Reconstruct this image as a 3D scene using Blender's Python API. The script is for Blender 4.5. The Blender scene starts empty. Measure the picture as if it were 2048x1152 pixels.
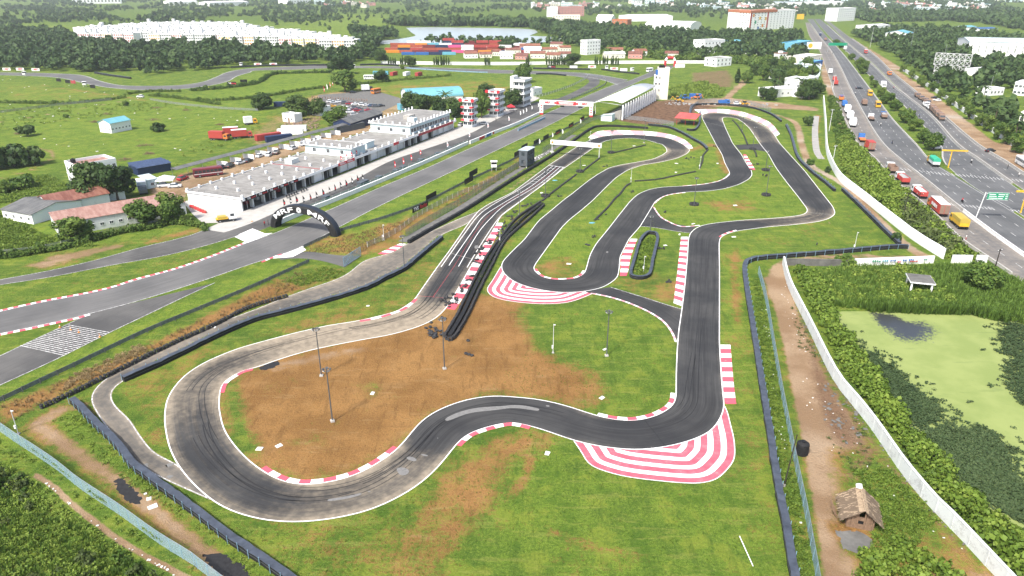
import bpy,bmesh,math,random
import numpy as np
from mathutils import Vector,Matrix
from mathutils.geometry import tessellate_polygon
random.seed(7);RNG=np.random.default_rng(11)
S=bpy.context.scene
C=S.collection
rad=math.radians
# ------------------------------------------------------------------ camera, sky, sun, exposure
F,CAMH,PITCH=1420.0,62.0,rad(23.3)
cam=bpy.data.cameras.new('camera');camo=bpy.data.objects.new('camera',cam);C.objects.link(camo)
cam.sensor_width=36;cam.lens=F/2048*36;cam.clip_start=1;cam.clip_end=20000
camo.location=(0,0,CAMH);camo.rotation_euler=(rad(90)-PITCH,0,0)
S.camera=camo
SUN_EL,SUN_AZ=rad(52),rad(215) # azimuth clockwise from +Y: behind the camera, to the left
wd=bpy.data.worlds.new('World');S.world=wd;wd.use_nodes=True
wn=wd.node_tree.nodes;wl=wd.node_tree.links
sky=wn.new('ShaderNodeTexSky');sky.sky_type='NISHITA';sky.sun_disc=False
sky.sun_elevation=SUN_EL;sky.sun_rotation=SUN_AZ;sky.air_density=1.0;sky.dust_density=4.0;sky.ozone_density=1.0
wl.new(sky.outputs[0],wn['Background'].inputs[0]);wn['Background'].inputs[1].default_value=0.13
sl=bpy.data.lights.new('sun','SUN');sl.energy=3.0;sl.angle=rad(6);sl.color=(1,.965,.9)
so=bpy.data.objects.new('sun',sl);C.objects.link(so)
so.rotation_euler=Vector((-math.sin(SUN_AZ)*math.cos(SUN_EL),-math.cos(SUN_AZ)*math.cos(SUN_EL),-math.sin(SUN_EL))).to_track_quat('-Z','Y').to_euler()
S.view_settings.view_transform='Standard';S.view_settings.look='None'
S.view_settings.exposure=0.95;S.view_settings.gamma=1
S.render.engine='CYCLES'
S.cycles.max_bounces=5;S.cycles.diffuse_bounces=2;S.cycles.glossy_bounces=2;S.cycles.transparent_max_bounces=12
S.cycles.volume_bounces=0

# ------------------------------------------------------------------ photo pixel -> place on the ground
cp,sp=math.cos(PITCH),math.sin(PITCH)
def G(x,y,z=0.0):
    u=(x-1024)/F;v=(576-y)/F
    dy=cp+v*sp;dz=-sp+v*cp
    t=(z-CAMH)/dz
    return(u*t,dy*t,z)
def V2(x,y):g=G(x,y);return Vector((g[0],g[1]))
def HT(x,y,yt): # height of an upright whose foot is at pixel x,y and whose top is in row yt
    g=G(x,y);v=(576-yt)/F
    return CAMH+g[1]/(cp+v*sp)*(-sp+v*cp)
def WP(pts,z=0.0):return[G(p[0],p[1],z)for p in pts]

def WE(pts,d=55.0): # same, but lines that leave the picture run on beyond it
    w=[Vector(q[:2])for q in WP(pts)];out=lambda q:q[0]<0 or q[0]>2048 or q[1]>1152
    a=[tuple(w[0]+(w[0]-w[1]).normalized()*d)]if out(pts[0])else[];b=[tuple(w[-1]+(w[-1]-w[-2]).normalized()*d)]if out(pts[-1])else[]
    return a+[tuple(q)for q in w]+b
# ------------------------------------------------------------------ materials
MATS={}
def nodes_of(m):
    m.use_nodes=True
    return m.node_tree.nodes,m.node_tree.links
def mat(name,col,rough=.8,var=.12,scale=1.5,bump=0.0,metal=0.0,spec=.3,col2=None,objvar=0.0,stretch=None):
    """procedural surface: two noise octaves between col and col2"""
    if name in MATS:return MATS[name]
    m=bpy.data.materials.new(name);N,L=nodes_of(m)
    b=N['Principled BSDF'];b.inputs['Roughness'].default_value=rough;b.inputs['Metallic'].default_value=metal
    b.inputs['Specular IOR Level'].default_value=spec
    g=N.new('ShaderNodeNewGeometry');n=N.new('ShaderNodeTexNoise');n.inputs['Scale'].default_value=scale;n.inputs['Detail'].default_value=6
    n.inputs['Roughness'].default_value=.65
    if stretch:
        mp=N.new('ShaderNodeMapping');mp.inputs['Scale'].default_value=stretch
        L.new(g.outputs['Position'],mp.inputs[0]);L.new(mp.outputs[0],n.inputs['Vector'])
    else:L.new(g.outputs['Position'],n.inputs['Vector'])
    r=N.new('ShaderNodeValToRGB');r.color_ramp.elements[0].position=.3;r.color_ramp.elements[1].position=.7
    c2=col2 or tuple(min(1,c*(1+var))for c in col)
    c1=col if col2 else tuple(c*(1-var)for c in col)
    r.color_ramp.elements[0].color=(*c1,1);r.color_ramp.elements[1].color=(*c2,1)
    L.new(n.outputs['Fac'],r.inputs[0]);out=r.outputs[0]
    if objvar:
        oi=N.new('ShaderNodeObjectInfo');mr=N.new('ShaderNodeMapRange');mr.inputs[3].default_value=1-objvar;mr.inputs[4].default_value=1+objvar
        L.new(oi.outputs['Random'],mr.inputs[0])
        mx=N.new('ShaderNodeMix');mx.data_type='RGBA';mx.blend_type='MULTIPLY';mx.inputs[0].default_value=1
        L.new(out,mx.inputs[6]);L.new(mr.outputs[0],mx.inputs[7]);out=mx.outputs[2]
    L.new(out,b.inputs['Base Color'])
    if bump:
        bp=N.new('ShaderNodeBump');bp.inputs['Strength'].default_value=bump;bp.inputs['Distance'].default_value=.05
        L.new(n.outputs['Fac'],bp.inputs['Height']);L.new(bp.outputs[0],b.inputs['Normal'])
    MATS[name]=m;return m
class NB:
    """small helper to write node maths"""
    def __init__(s,m):s.N,s.L=nodes_of(m);s.b=s.N['Principled BSDF']
    def put(s,sock,v):
        if isinstance(v,bpy.types.NodeSocket):s.L.new(v,sock)
        elif isinstance(v,(tuple,list)):sock.default_value=(*v,1)if len(v)==3 and sock.type=='RGBA' else v
        else:sock.default_value=v
    def noise(s,vec,scale,detail=4,rough=.6):
        n=s.N.new('ShaderNodeTexNoise');n.inputs['Scale'].default_value=scale;n.inputs['Detail'].default_value=detail;n.inputs['Roughness'].default_value=rough
        s.L.new(vec,n.inputs['Vector']);return n.outputs['Fac']
    def math(s,op,a,b=0.0,c=0.0):
        n=s.N.new('ShaderNodeMath');n.operation=op
        s.put(n.inputs[0],a);s.put(n.inputs[1],b);s.put(n.inputs[2],c);return n.outputs[0]
    def step(s,v,a,b,o0=0.0,o1=1.0):
        n=s.N.new('ShaderNodeMapRange');n.interpolation_type='SMOOTHSTEP'
        s.put(n.inputs[0],v);s.put(n.inputs[1],a);s.put(n.inputs[2],b);s.put(n.inputs[3],o0);s.put(n.inputs[4],o1);return n.outputs[0]
    def mix(s,f,a,b,mode='MIX'):
        n=s.N.new('ShaderNodeMix');n.data_type='RGBA';n.blend_type=mode
        s.put(n.inputs[0],f);s.put(n.inputs[6],a);s.put(n.inputs[7],b);return n.outputs[2]
    def attr(s,name):
        n=s.N.new('ShaderNodeAttribute');n.attribute_name=name;return n
    def pos(s):return s.N.new('ShaderNodeNewGeometry').outputs['Position']
    def mapped(s,vec,sc):
        n=s.N.new('ShaderNodeMapping');n.inputs['Scale'].default_value=sc;s.L.new(vec,n.inputs[0]);return n.outputs[0]
    def bump(s,h,strength,dist=.05):
        n=s.N.new('ShaderNodeBump');n.inputs['Strength'].default_value=strength;n.inputs['Distance'].default_value=dist
        s.L.new(h,n.inputs['Height']);s.L.new(n.outputs[0],s.b.inputs['Normal'])

def ground_mat():
    m=bpy.data.materials.new('grass_and_soil');k=NB(m);p=k.pos()
    a=k.attr('zone');sp_=k.N.new('ShaderNodeSeparateColor');k.L.new(a.outputs['Color'],sp_.inputs[0])
    dry,soil,lush,mud=sp_.outputs[0],sp_.outputs[1],sp_.outputs[2],a.outputs['Alpha']
    nb=k.noise(p,.013,3);n1=k.noise(p,.09,5);n2=k.noise(p,.5,5,.65);n3=k.noise(p,2.6,4,.7);n4=k.noise(p,9,2,.7);n5=k.noise(p,.22,4,.6);ns=k.noise(k.mapped(p,(1.5,.22,1)),.55,4,.7);nt=k.noise(k.mapped(p,(.2,1.3,1)),.6,4,.7)
    t=k.math('ADD',k.math('MULTIPLY',n1,.55),k.math('MULTIPLY',n2,.45))
    t=k.math('ADD',t,k.math('MULTIPLY',k.math('SUBTRACT',lush,.5),.55))
    g=k.mix(k.step(t,.34,.66),(.045,.095,.011),(.140,.215,.022))
    g=k.mix(k.step(nb,.42,.62),g,k.mix(.4,g,(.070,.130,.016)))
    g=k.mix(k.math('MULTIPLY',k.step(n3,.49,.62),.62),g,(.038,.070,.011))
    g=k.mix(k.math('MULTIPLY',k.step(n3,.48,.36),.5),g,(.195,.25,.045))
    g=k.mix(k.math('MULTIPLY',k.step(n4,.50,.62),.55),g,(.030,.055,.010))
    g=k.mix(k.math('MULTIPLY',k.step(n4,.48,.38),.4),g,(.22,.285,.065))
    g=k.mix(k.step(n5,.52,.62,0,.5),g,(.20,.235,.033));g=k.mix(k.step(n5,.46,.36,0,.5),g,(.045,.10,.012));g=k.mix(k.step(ns,.52,.62,0,.35),g,(.045,.085,.013));g=k.mix(k.step(nt,.54,.62,0,.3),g,(.24,.25,.06))
    d=k.mix(k.step(n1,.38,.62),(.20,.098,.028),(.30,.158,.052))
    d=k.mix(k.math('MULTIPLY',k.step(n2,.5,.64),.4),d,(.155,.080,.026))
    d=k.mix(k.math('MULTIPLY',k.step(n3,.5,.62),.5),d,(.115,.058,.020))
    d=k.mix(k.math('MULTIPLY',k.step(n4,.49,.39),.45),d,(.33,.225,.105))
    d=k.mix(k.math('MULTIPLY',k.step(n4,.52,.63),.4),d,(.10,.055,.02))
    d=k.mix(k.step(nt,.57,.66,0,.3),d,(.34,.23,.11));d=k.mix(k.step(ns,.55,.64,0,.4),d,(.11,.058,.02));d=k.mix(k.step(n5,.54,.66,0,.3),d,(.30,.18,.075))
    df=k.math('ADD',dry,k.math('ADD',k.math('MULTIPLY',k.math('SUBTRACT',n2,.5),1.1),k.math('ADD',k.math('MULTIPLY',k.math('SUBTRACT',n1,.5),1.1),k.math('MULTIPLY',k.math('SUBTRACT',n3,.5),1.0))))
    col=k.mix(k.step(df,.25,.75),g,d)
    s_=k.mix(k.step(n1,.4,.62),(.23,.145,.08),(.34,.24,.15))
    s_=k.mix(k.math('MULTIPLY',k.step(n3,.5,.62),.5),s_,(.22,.15,.09));s_=k.mix(k.step(nb,.56,.66,0,.6),s_,(.47,.43,.37))
    s_=k.mix(k.math('MULTIPLY',k.step(n4,.52,.7),.3),s_,(.5,.45,.36))
    sf=k.math('ADD',soil,k.math('ADD',k.math('MULTIPLY',k.math('SUBTRACT',n2,.5),.6),k.math('MULTIPLY',k.math('SUBTRACT',n3,.5),.3)))
    col=k.mix(k.step(sf,.34,.66),col,s_)
    mu=k.mix(k.step(n2,.35,.65),(.085,.048,.028),(.19,.115,.07))
    mf=k.math('ADD',mud,k.math('ADD',k.math('MULTIPLY',k.math('SUBTRACT',n2,.5),.7),k.math('MULTIPLY',k.math('SUBTRACT',n3,.5),.5)))
    col=k.mix(k.step(mf,.34,.70),col,mu)
    k.L.new(col,k.b.inputs['Base Color']);k.b.inputs['Roughness'].default_value=.95;k.b.inputs['Specular IOR Level'].default_value=.1
    k.bump(k.math('ADD',n3,k.math('MULTIPLY',n4,.6)),.9,.25)
    return m
def asphalt_mat(name,base,light,dustc=(.36,.30,.22),streak=1.0):
    """asphalt with streaks along the run (uv: u metres across from the middle, v metres along), dust where the attribute says"""
    m=bpy.data.materials.new(name);k=NB(m);p=k.pos()
    uv=k.N.new('ShaderNodeUVMap').outputs[0]
    s1=k.noise(k.mapped(uv,(1.3,.035,1)),1,5,.7);s2=k.noise(k.mapped(uv,(4.5,.06,1)),1,3,.6)
    n1=k.noise(p,.07,5);n2=k.noise(p,.8,4);n3=k.noise(p,12,2)
    col=k.mix(k.step(n1,.35,.68),base,light)
    col=k.mix(k.math('MULTIPLY',k.step(s1,.45,.68),.6*streak),col,tuple(c*.55 for c in base))
    col=k.mix(k.math('MULTIPLY',k.step(s2,.50,.72),.34*streak),col,tuple(c*1.5 for c in light))
    col=k.mix(k.math('MULTIPLY',k.step(n3,.55,.75),.25),col,tuple(c*1.5 for c in light))
    rub=k.attr('rubber').outputs['Fac']
    col=k.mix(k.math('MULTIPLY',rub,k.step(s1,.2,.6,.25,.75)),col,(.022,.022,.024))
    du=k.math('ADD',k.attr('dust').outputs['Fac'],k.math('ADD',k.math('MULTIPLY',k.math('SUBTRACT',n2,.5),.3),k.math('MULTIPLY',k.math('SUBTRACT',n1,.5),.3)))
    du=k.math('ADD',du,k.math('MULTIPLY',k.math('SUBTRACT',s1,.5),.5))
    dc=k.mix(k.step(n2,.3,.7),tuple(c*.72 for c in dustc),dustc)
    col=k.mix(k.step(du,.3,.95,0,.85),col,dc)
    k.L.new(col,k.b.inputs['Base Color']);k.b.inputs['Roughness'].default_value=.88;k.b.inputs['Specular IOR Level'].default_value=.18
    k.bump(n3,.25,.02)
    return m
def paint_mat(name,col,worn=(.25,.23,.2),amount=.25,scale=1.2):
    m=bpy.data.materials.new(name);k=NB(m);p=k.pos()
    n1=k.noise(p,scale,6,.7);n2=k.noise(p,6,3,.7)
    t=k.math('ADD',k.math('MULTIPLY',n1,.65),k.math('MULTIPLY',n2,.35))
    col=k.mix(k.step(t,.66-amount*.5,.74-amount*.4,0,.8),col,worn)
    k.L.new(col,k.b.inputs['Base Color']);k.b.inputs['Roughness'].default_value=.7;k.b.inputs['Specular IOR Level'].default_value=.2
    MATS[name]=m;return m
def stripe_mat(pitch):
    m=bpy.data.materials.new('striped_paint');k=NB(m);p=k.pos();d=k.attr('edge').outputs['Fac'];n1=k.noise(p,.8,5,.7);n2=k.noise(p,5,3,.7)
    f=k.math('FRACT',k.math('DIVIDE',k.math('SUBTRACT',d,.14),pitch*2));r=k.math('MULTIPLY',k.step(f,.54,.56,1,0),k.step(d,.13,.16))
    col=k.mix(r,(.78,.77,.76),k.mix(k.step(n1,.3,.7),(.56,.075,.11),(.60,.12,.155)))
    col=k.mix(k.step(k.math('ADD',k.math('MULTIPLY',n1,.6),k.math('MULTIPLY',n2,.4)),.52,.72,0,.5),col,(.45,.36,.33));k.L.new(col,k.b.inputs['Base Color']);k.b.inputs['Roughness'].default_value=.75;return m
def leaf_mat(name,c1,c2,c3):
    m=bpy.data.materials.new(name);k=NB(m)
    v=k.attr('leaf').outputs['Fac'];oi=k.N.new('ShaderNodeObjectInfo').outputs['Random']
    n=k.noise(k.pos(),.35,3)
    t=k.math('ADD',k.math('MULTIPLY',v,.6),k.math('ADD',k.math('MULTIPLY',oi,.22),k.math('MULTIPLY',n,.25)))
    r=k.N.new('ShaderNodeValToRGB');e=r.color_ramp.elements;e[0].position=.18;e[1].position=.86
    e[0].color=(*c1,1);e[1].color=(*c3,1);q=e.new(.5);q.color=(*c2,1)
    k.L.new(t,r.inputs[0]);k.L.new(r.outputs[0],k.b.inputs['Base Color'])
    k.b.inputs['Roughness'].default_value=.6;k.b.inputs['Specular IOR Level'].default_value=.2
    tr=k.N.new('ShaderNodeBsdfTranslucent');k.L.new(r.outputs[0],tr.inputs[0])
    mx=k.N.new('ShaderNodeMixShader');mx.inputs[0].default_value=.22
    k.L.new(k.b.outputs[0],mx.inputs[1]);k.L.new(tr.outputs[0],mx.inputs[2]);k.L.new(mx.outputs[0],k.N['Material Output'].inputs[0])
    MATS[name]=m;return m
def M(name):return MATS[name]
RED,WHITE=(.52,.045,.07),(.80,.80,.78)
paint_mat('white_paint',WHITE,(.3,.29,.27),.22);paint_mat('red_paint',(.60,.095,.13),(.55,.33,.3),.16)
paint_mat('faded_pink',(.64,.33,.36),(.6,.55,.53),.2)
paint_mat('line_paint',(.70,.70,.68),(.16,.155,.15),.46,1.6);paint_mat('red_line',(.42,.05,.06),(.08,.07,.07),.4,2)
paint_mat('white_wall',(.80,.81,.80),(.52,.53,.51),.18,.4);paint_mat('grey_white_wall',(.60,.63,.62),(.40,.41,.40),.3,.5)
mat('concrete',(.30,.29,.27),.9,.22,.5,.2);mat('pale_concrete',(.40,.385,.355),.9,.16,.4,.15);mat('dark_concrete',(.13,.127,.118),.9,.3,.6,.2)
mat('black_rubber',(.014,.014,.015),.75,.4,2);mat('belt_top',(.055,.065,.085),.5,.35,.8);mat('black',(.012,.012,.013),.6,.2)
mat('steel',(.42,.44,.46),.45,.15,2,0,.7);mat('steel_blue',(.20,.33,.42),.5,.2,2);mat('guard_steel',(.13,.15,.165),.5,.35,1.5,0,.3)
mat('pole_grey',(.09,.095,.10),.5,.2);mat('pole_white',(.62,.63,.63),.5,.12);mat('glass',(.035,.045,.055),.12,.35,.7,0,0,.7)
mat('red_sheet',(.50,.035,.045),.5,.15);mat('white_sheet',(.78,.79,.79),.45,.06,.8);mat('blue_sheet',(.13,.37,.48),.5,.1,.6)
mat('orange',(.62,.23,.03),.5,.15);mat('yellow',(.62,.38,.03),.5,.15);mat('blue',(.03,.12,.36),.5,.2);mat('navy',(.02,.035,.09),.5,.2)
mat('pale_blue_wall',(.56,.68,.71),.8,.1,.5);mat('cream_wall',(.74,.70,.60),.85,.1,.5);mat('pink_wall',(.52,.25,.22),.85,.15,.5)
mat('rust',(.20,.062,.035),.85,.35,1.2,col2=(.32,.15,.09));mat('asbestos',(.12,.12,.115),.9,.3,1);mat('terracotta',(.40,.145,.07),.85,.3,1.5)
mat('wood',(.20,.13,.085),.85,.3,3,.3);mat('bark',(.10,.075,.055),.9,.3,4,.4);mat('green_sign',(.01,.25,.13),.4,.05)
mat('grey_metal',(.085,.10,.115),.5,.2);mat('tyre_black',(.026,.026,.028),.55,.5,3,.2,0,.5)

# ------------------------------------------------------------------ mesh helpers
class MB:
    def __init__(s):s.v=[];s.f=[];s.m=[]
    def add(s,vs,fs,mi=0):
        o=len(s.v);s.v+=[tuple(v)for v in vs];s.f+=[tuple(i+o for i in f)for f in fs];s.m+=[mi]*len(fs);return s
    def box(s,x0,x1,y0,y1,z0,z1,mi=0,T=None):
        vs=[(x,y,z)for z in(z0,z1)for y in(y0,y1)for x in(x0,x1)]
        if T:vs=[T@Vector(v)for v in vs]
        return s.add(vs,[(0,2,3,1),(4,5,7,6),(0,1,5,4),(1,3,7,5),(3,2,6,7),(2,0,4,6)],mi)
    def tube(s,p,q,r,r2=None,n=6,mi=0,cap=True):
        p,q=Vector(p),Vector(q);r2=r if r2 is None else r2;d=(q-p).normalized()
        a=d.orthogonal().normalized();b=d.cross(a)
        vs=[p+(a*math.cos(t)+b*math.sin(t))*r for t in[2*math.pi*i/n for i in range(n)]]+[q+(a*math.cos(t)+b*math.sin(t))*r2 for t in[2*math.pi*i/n for i in range(n)]]
        fs=[(i,(i+1)%n,n+(i+1)%n,n+i)for i in range(n)]
        if cap:fs+=[tuple(range(n))[::-1],tuple(range(n,2*n))]
        return s.add(vs,fs,mi)
    def prism(s,pts,z0,z1,mi=0): # upright prism over a ground outline
        n=len(pts)
        return s.add([(p[0],p[1],z0)for p in pts]+[(p[0],p[1],z1)for p in pts],
            [(i,(i+1)%n,n+(i+1)%n,n+i)for i in range(n)]+[tuple(range(n))[::-1],tuple(range(n,2*n))],mi)
    def extr(s,prof,x0,x1,mi=0): # profile (y,z) drawn out along x
        n=len(prof)
        return s.add([(x0,y,z)for y,z in prof]+[(x1,y,z)for y,z in prof],
            [(i,(i+1)%n,n+(i+1)%n,n+i)for i in range(n)]+[tuple(range(n))[::-1],tuple(range(n,2*n))],mi)
    def torus(s,c,R,r,n=10,k=5,T=None,mi=0):
        vs=[]
        for i in range(n):
            a=2*math.pi*i/n
            for j in range(k):
                b=2*math.pi*j/k;q=Vector(((R+r*math.cos(b))*math.cos(a),(R+r*math.cos(b))*math.sin(a),r*1.25*math.sin(b)))
                if T:q=T@q
                vs.append(q+Vector(c))
        return s.add(vs,[(i*k+j,((i+1)%n)*k+j,((i+1)%n)*k+(j+1)%k,i*k+(j+1)%k)for i in range(n)for j in range(k)],mi)
    def mesh(s,name,mats,smooth=False):
        me=bpy.data.meshes.new(name);me.from_pydata(s.v,[],s.f)
        for m in(mats if isinstance(mats,(list,tuple))else[mats]):me.materials.append(M(m)if isinstance(m,str)else m)
        if len(me.materials)>1:me.polygons.foreach_set('material_index',s.m)
        if smooth:me.polygons.foreach_set('use_smooth',[True]*len(s.f))
        me.update();return me
    def obj(s,name,mats,parent=None,smooth=False,loc=None,rz=0):
        return ob(name,s.mesh(name,mats,smooth),parent,loc,rz)
def ob(name,me,parent=None,loc=None,rz=0):
    o=bpy.data.objects.new(name,me);C.objects.link(o);o.parent=parent
    if loc:o.location=loc
    if rz:o.rotation_euler=(0,0,rz)
    return o
def tag(o,label,cat,group=None):
    o['label']=label;o['category']=cat
    if group:o['group']=group
    return o
def thing(name,label,cat,loc=(0,0,0),rz=0,group=None):
    return tag(ob(name,None,None,loc,rz),label,cat,group)
def struct(o,kind='structure'):o['kind']=kind;return o
def dup(root,loc,rz=0,label=None,sc=None,group=None):
    r=root.copy();C.objects.link(r);r.location=loc;r.rotation_euler=(0,0,rz)
    if sc:r.scale=sc if isinstance(sc,tuple)else(sc,sc,sc)
    if label:r['label']=label
    if group:r['group']=group
    for ch in list(root.children):
        c=ch.copy();C.objects.link(c);c.parent=r
        for g in ch.children:d=g.copy();C.objects.link(d);d.parent=c
    return r
def resample(pts,n):
    P=np.array([[p[0],p[1]]for p in pts],float);d=np.r_[0,np.cumsum(np.hypot(*np.diff(P,axis=0).T))]
    t=np.linspace(0,d[-1],n);return np.stack([np.interp(t,d,P[:,0]),np.interp(t,d,P[:,1])],1)
def plen(pts):P=np.array(pts)[:,:2];return float(np.hypot(*np.diff(P,axis=0).T).sum())
def crom(pts,step=1.5,closed=False): # smooth curve through world points
    P=[np.array(p[:2],float)for p in pts];out=[];n=len(P)
    for i in range(n-1):
        p0,p1,p2,p3=P[max(i-1,0)],P[i],P[i+1],P[min(i+2,n-1)]
        m=max(1,int(np.hypot(*(p2-p1))/step))
        for j in range(m):
            t=j/m;out.append(.5*((2*p1)+(p2-p0)*t+(2*p0-5*p1+4*p2-p3)*t*t+(3*p1-p0-3*p2+p3)*t**3))
    out.append(P[-1]);return np.array(out)
def smoothline(P,it=4,closed=False):
    for _ in range(it):
        Q=P.copy()
        if closed:Q=.5*P+.25*(np.roll(P,1,0)+np.roll(P,-1,0))
        else:Q[1:-1]=.5*P[1:-1]+.25*(P[:-2]+P[2:])
        P=Q
    return P
def normals(P,closed=False):
    if closed:T=np.roll(P,-1,0)-np.roll(P,1,0)
    else:T=np.gradient(P,axis=0)
    T/=np.maximum(np.hypot(T[:,0],T[:,1]),1e-9)[:,None]
    return np.stack([-T[:,1],T[:,0]],1) # left of the direction of travel
def sheet(name,pts,m,z,parent=None): # flat area inside an outline (world xy)
    P3=[Vector((p[0],p[1],0))for p in pts];tr=tessellate_polygon([P3])
    b=MB();b.add([(p[0],p[1],z)for p in pts],[t if(P3[t[1]]-P3[t[0]]).cross(P3[t[2]]-P3[t[0]]).z>0 else t[::-1]for t in tr])
    return b.obj(name,m,parent)
def strip(b,L,R,z,mi=0):
    n=len(L);vs=[(p[0],p[1],z)for p in L]+[(p[0],p[1],z)for p in R]
    return b.add(vs,[(n+i,n+i+1,i+1,i)for i in range(n-1)],mi)
def ribbon(name,A,B,m,z,dust=None,nx=8,closed=False,edge=1.0,dustedge=.0):
    """road between two edge lines (equal counts): uv in metres, rubber and dust attributes"""
    n=len(A);mid=(A+B)/2;d=np.r_[0,np.cumsum(np.hypot(*np.diff(mid,axis=0).T))];w=np.hypot(*(A-B).T)
    rows=n+1 if closed else n
    vs,uv,rub,du=[],[],[],[]
    if dust is None:dust=np.zeros(n)
    for i in range(rows):
        q=i%n
        for j in range(nx+1):
            t=j/nx;p=A[q]*(1-t)+B[q]*t;vs.append((p[0],p[1],z))
            uv.append(((t-.5)*w[q],d[q]if i<n else d[-1]+1.2));c=abs(t-.5)*2
            rub.append(edge*max(0,1-c**2*1.1));du.append(dust[q]+dustedge*max(0,c-.55)/.45)
    fs=[(i*(nx+1)+j,i*(nx+1)+j+1,(i+1)*(nx+1)+j+1,(i+1)*(nx+1)+j)for i in range(rows-1)for j in range(nx)]
    a,b,c=(np.array(vs[k_])for k_ in(fs[0][0],fs[0][1],fs[0][2]))
    if np.cross(b-a,c-a)[2]<0:fs=[f[::-1]for f in fs]
    me=bpy.data.meshes.new(name);me.from_pydata(vs,[],fs);me.materials.append(m)
    ul=me.uv_layers.new();li=np.empty(len(me.loops),int);me.loops.foreach_get('vertex_index',li)
    ul.data.foreach_set('uv',np.array(uv)[li].ravel())
    for nm,arr in(('rubber',rub),('dust',du)):me.attributes.new(nm,'FLOAT','POINT').data.foreach_set('value',np.array(arr,dtype=np.float32))
    return struct(ob(name,me))
def line_strip(b,P,w,z,side=0.0,closed=False,mi=0):
    N=normals(P,closed);L=P+N*(side+w/2);R=P+N*(side-w/2)
    if closed:L=np.r_[L,L[:1]];R=np.r_[R,R[:1]]
    strip(b,L,R,z,mi)
def dashes(b,P,w,z,on,off,mi=0):
    d=np.r_[0,np.cumsum(np.hypot(*np.diff(P,axis=0).T))];t=0
    while t+on<d[-1]:
        q=np.stack([np.interp([t,t+on],d,P[:,0]),np.interp([t,t+on],d,P[:,1])],1)
        N=normals(q);strip(b,q+N*w/2,q-N*w/2,z,mi);t+=on+off

def inpoly(P,poly):
    x,y=P[:,0],P[:,1];c=np.zeros(len(P),bool);n=len(poly)
    for i in range(n):
        x1,y1=poly[i][:2];x2,y2=poly[i-1][:2]
        if y1==y2:continue
        c^=((y1>y)!=(y2>y))&(x<(x2-x1)*(y-y1)/(y2-y1)+x1)
    return c
def polyweight(P,poly,soft):
    """1 inside, falling off over `soft` metres either side of the outline"""
    poly=np.array([p[:2]for p in poly]);w=np.zeros(len(P))
    lo,hi=poly.min(0)-soft*2,poly.max(0)+soft*2
    sel=np.where((P[:,0]>lo[0])&(P[:,0]<hi[0])&(P[:,1]>lo[1])&(P[:,1]<hi[1]))[0]
    if not len(sel):return w
    Q=P[sel];dmin=np.full(len(Q),1e9)
    for i in range(len(poly)):
        a,b=poly[i-1],poly[i];ab=b-a;t=np.clip(((Q-a)@ab)/max(ab@ab,1e-9),0,1)
        dmin=np.minimum(dmin,np.hypot(*(Q-a-t[:,None]*ab).T))
    s=np.where(inpoly(Q,poly),dmin,-dmin);w[sel]=np.clip(s/soft*.5+.5,0,1);return w
def linedist(P,line):
    L=np.array([p[:2]for p in line]);dmin=np.full(len(P),1e9)
    for i in range(1,len(L)):
        a,b=L[i-1],L[i];ab=b-a;t=np.clip(((P-a)@ab)/max(ab@ab,1e-9),0,1)
        dmin=np.minimum(dmin,np.hypot(*(P-a-t[:,None]*ab).T))
    return dmin
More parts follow.
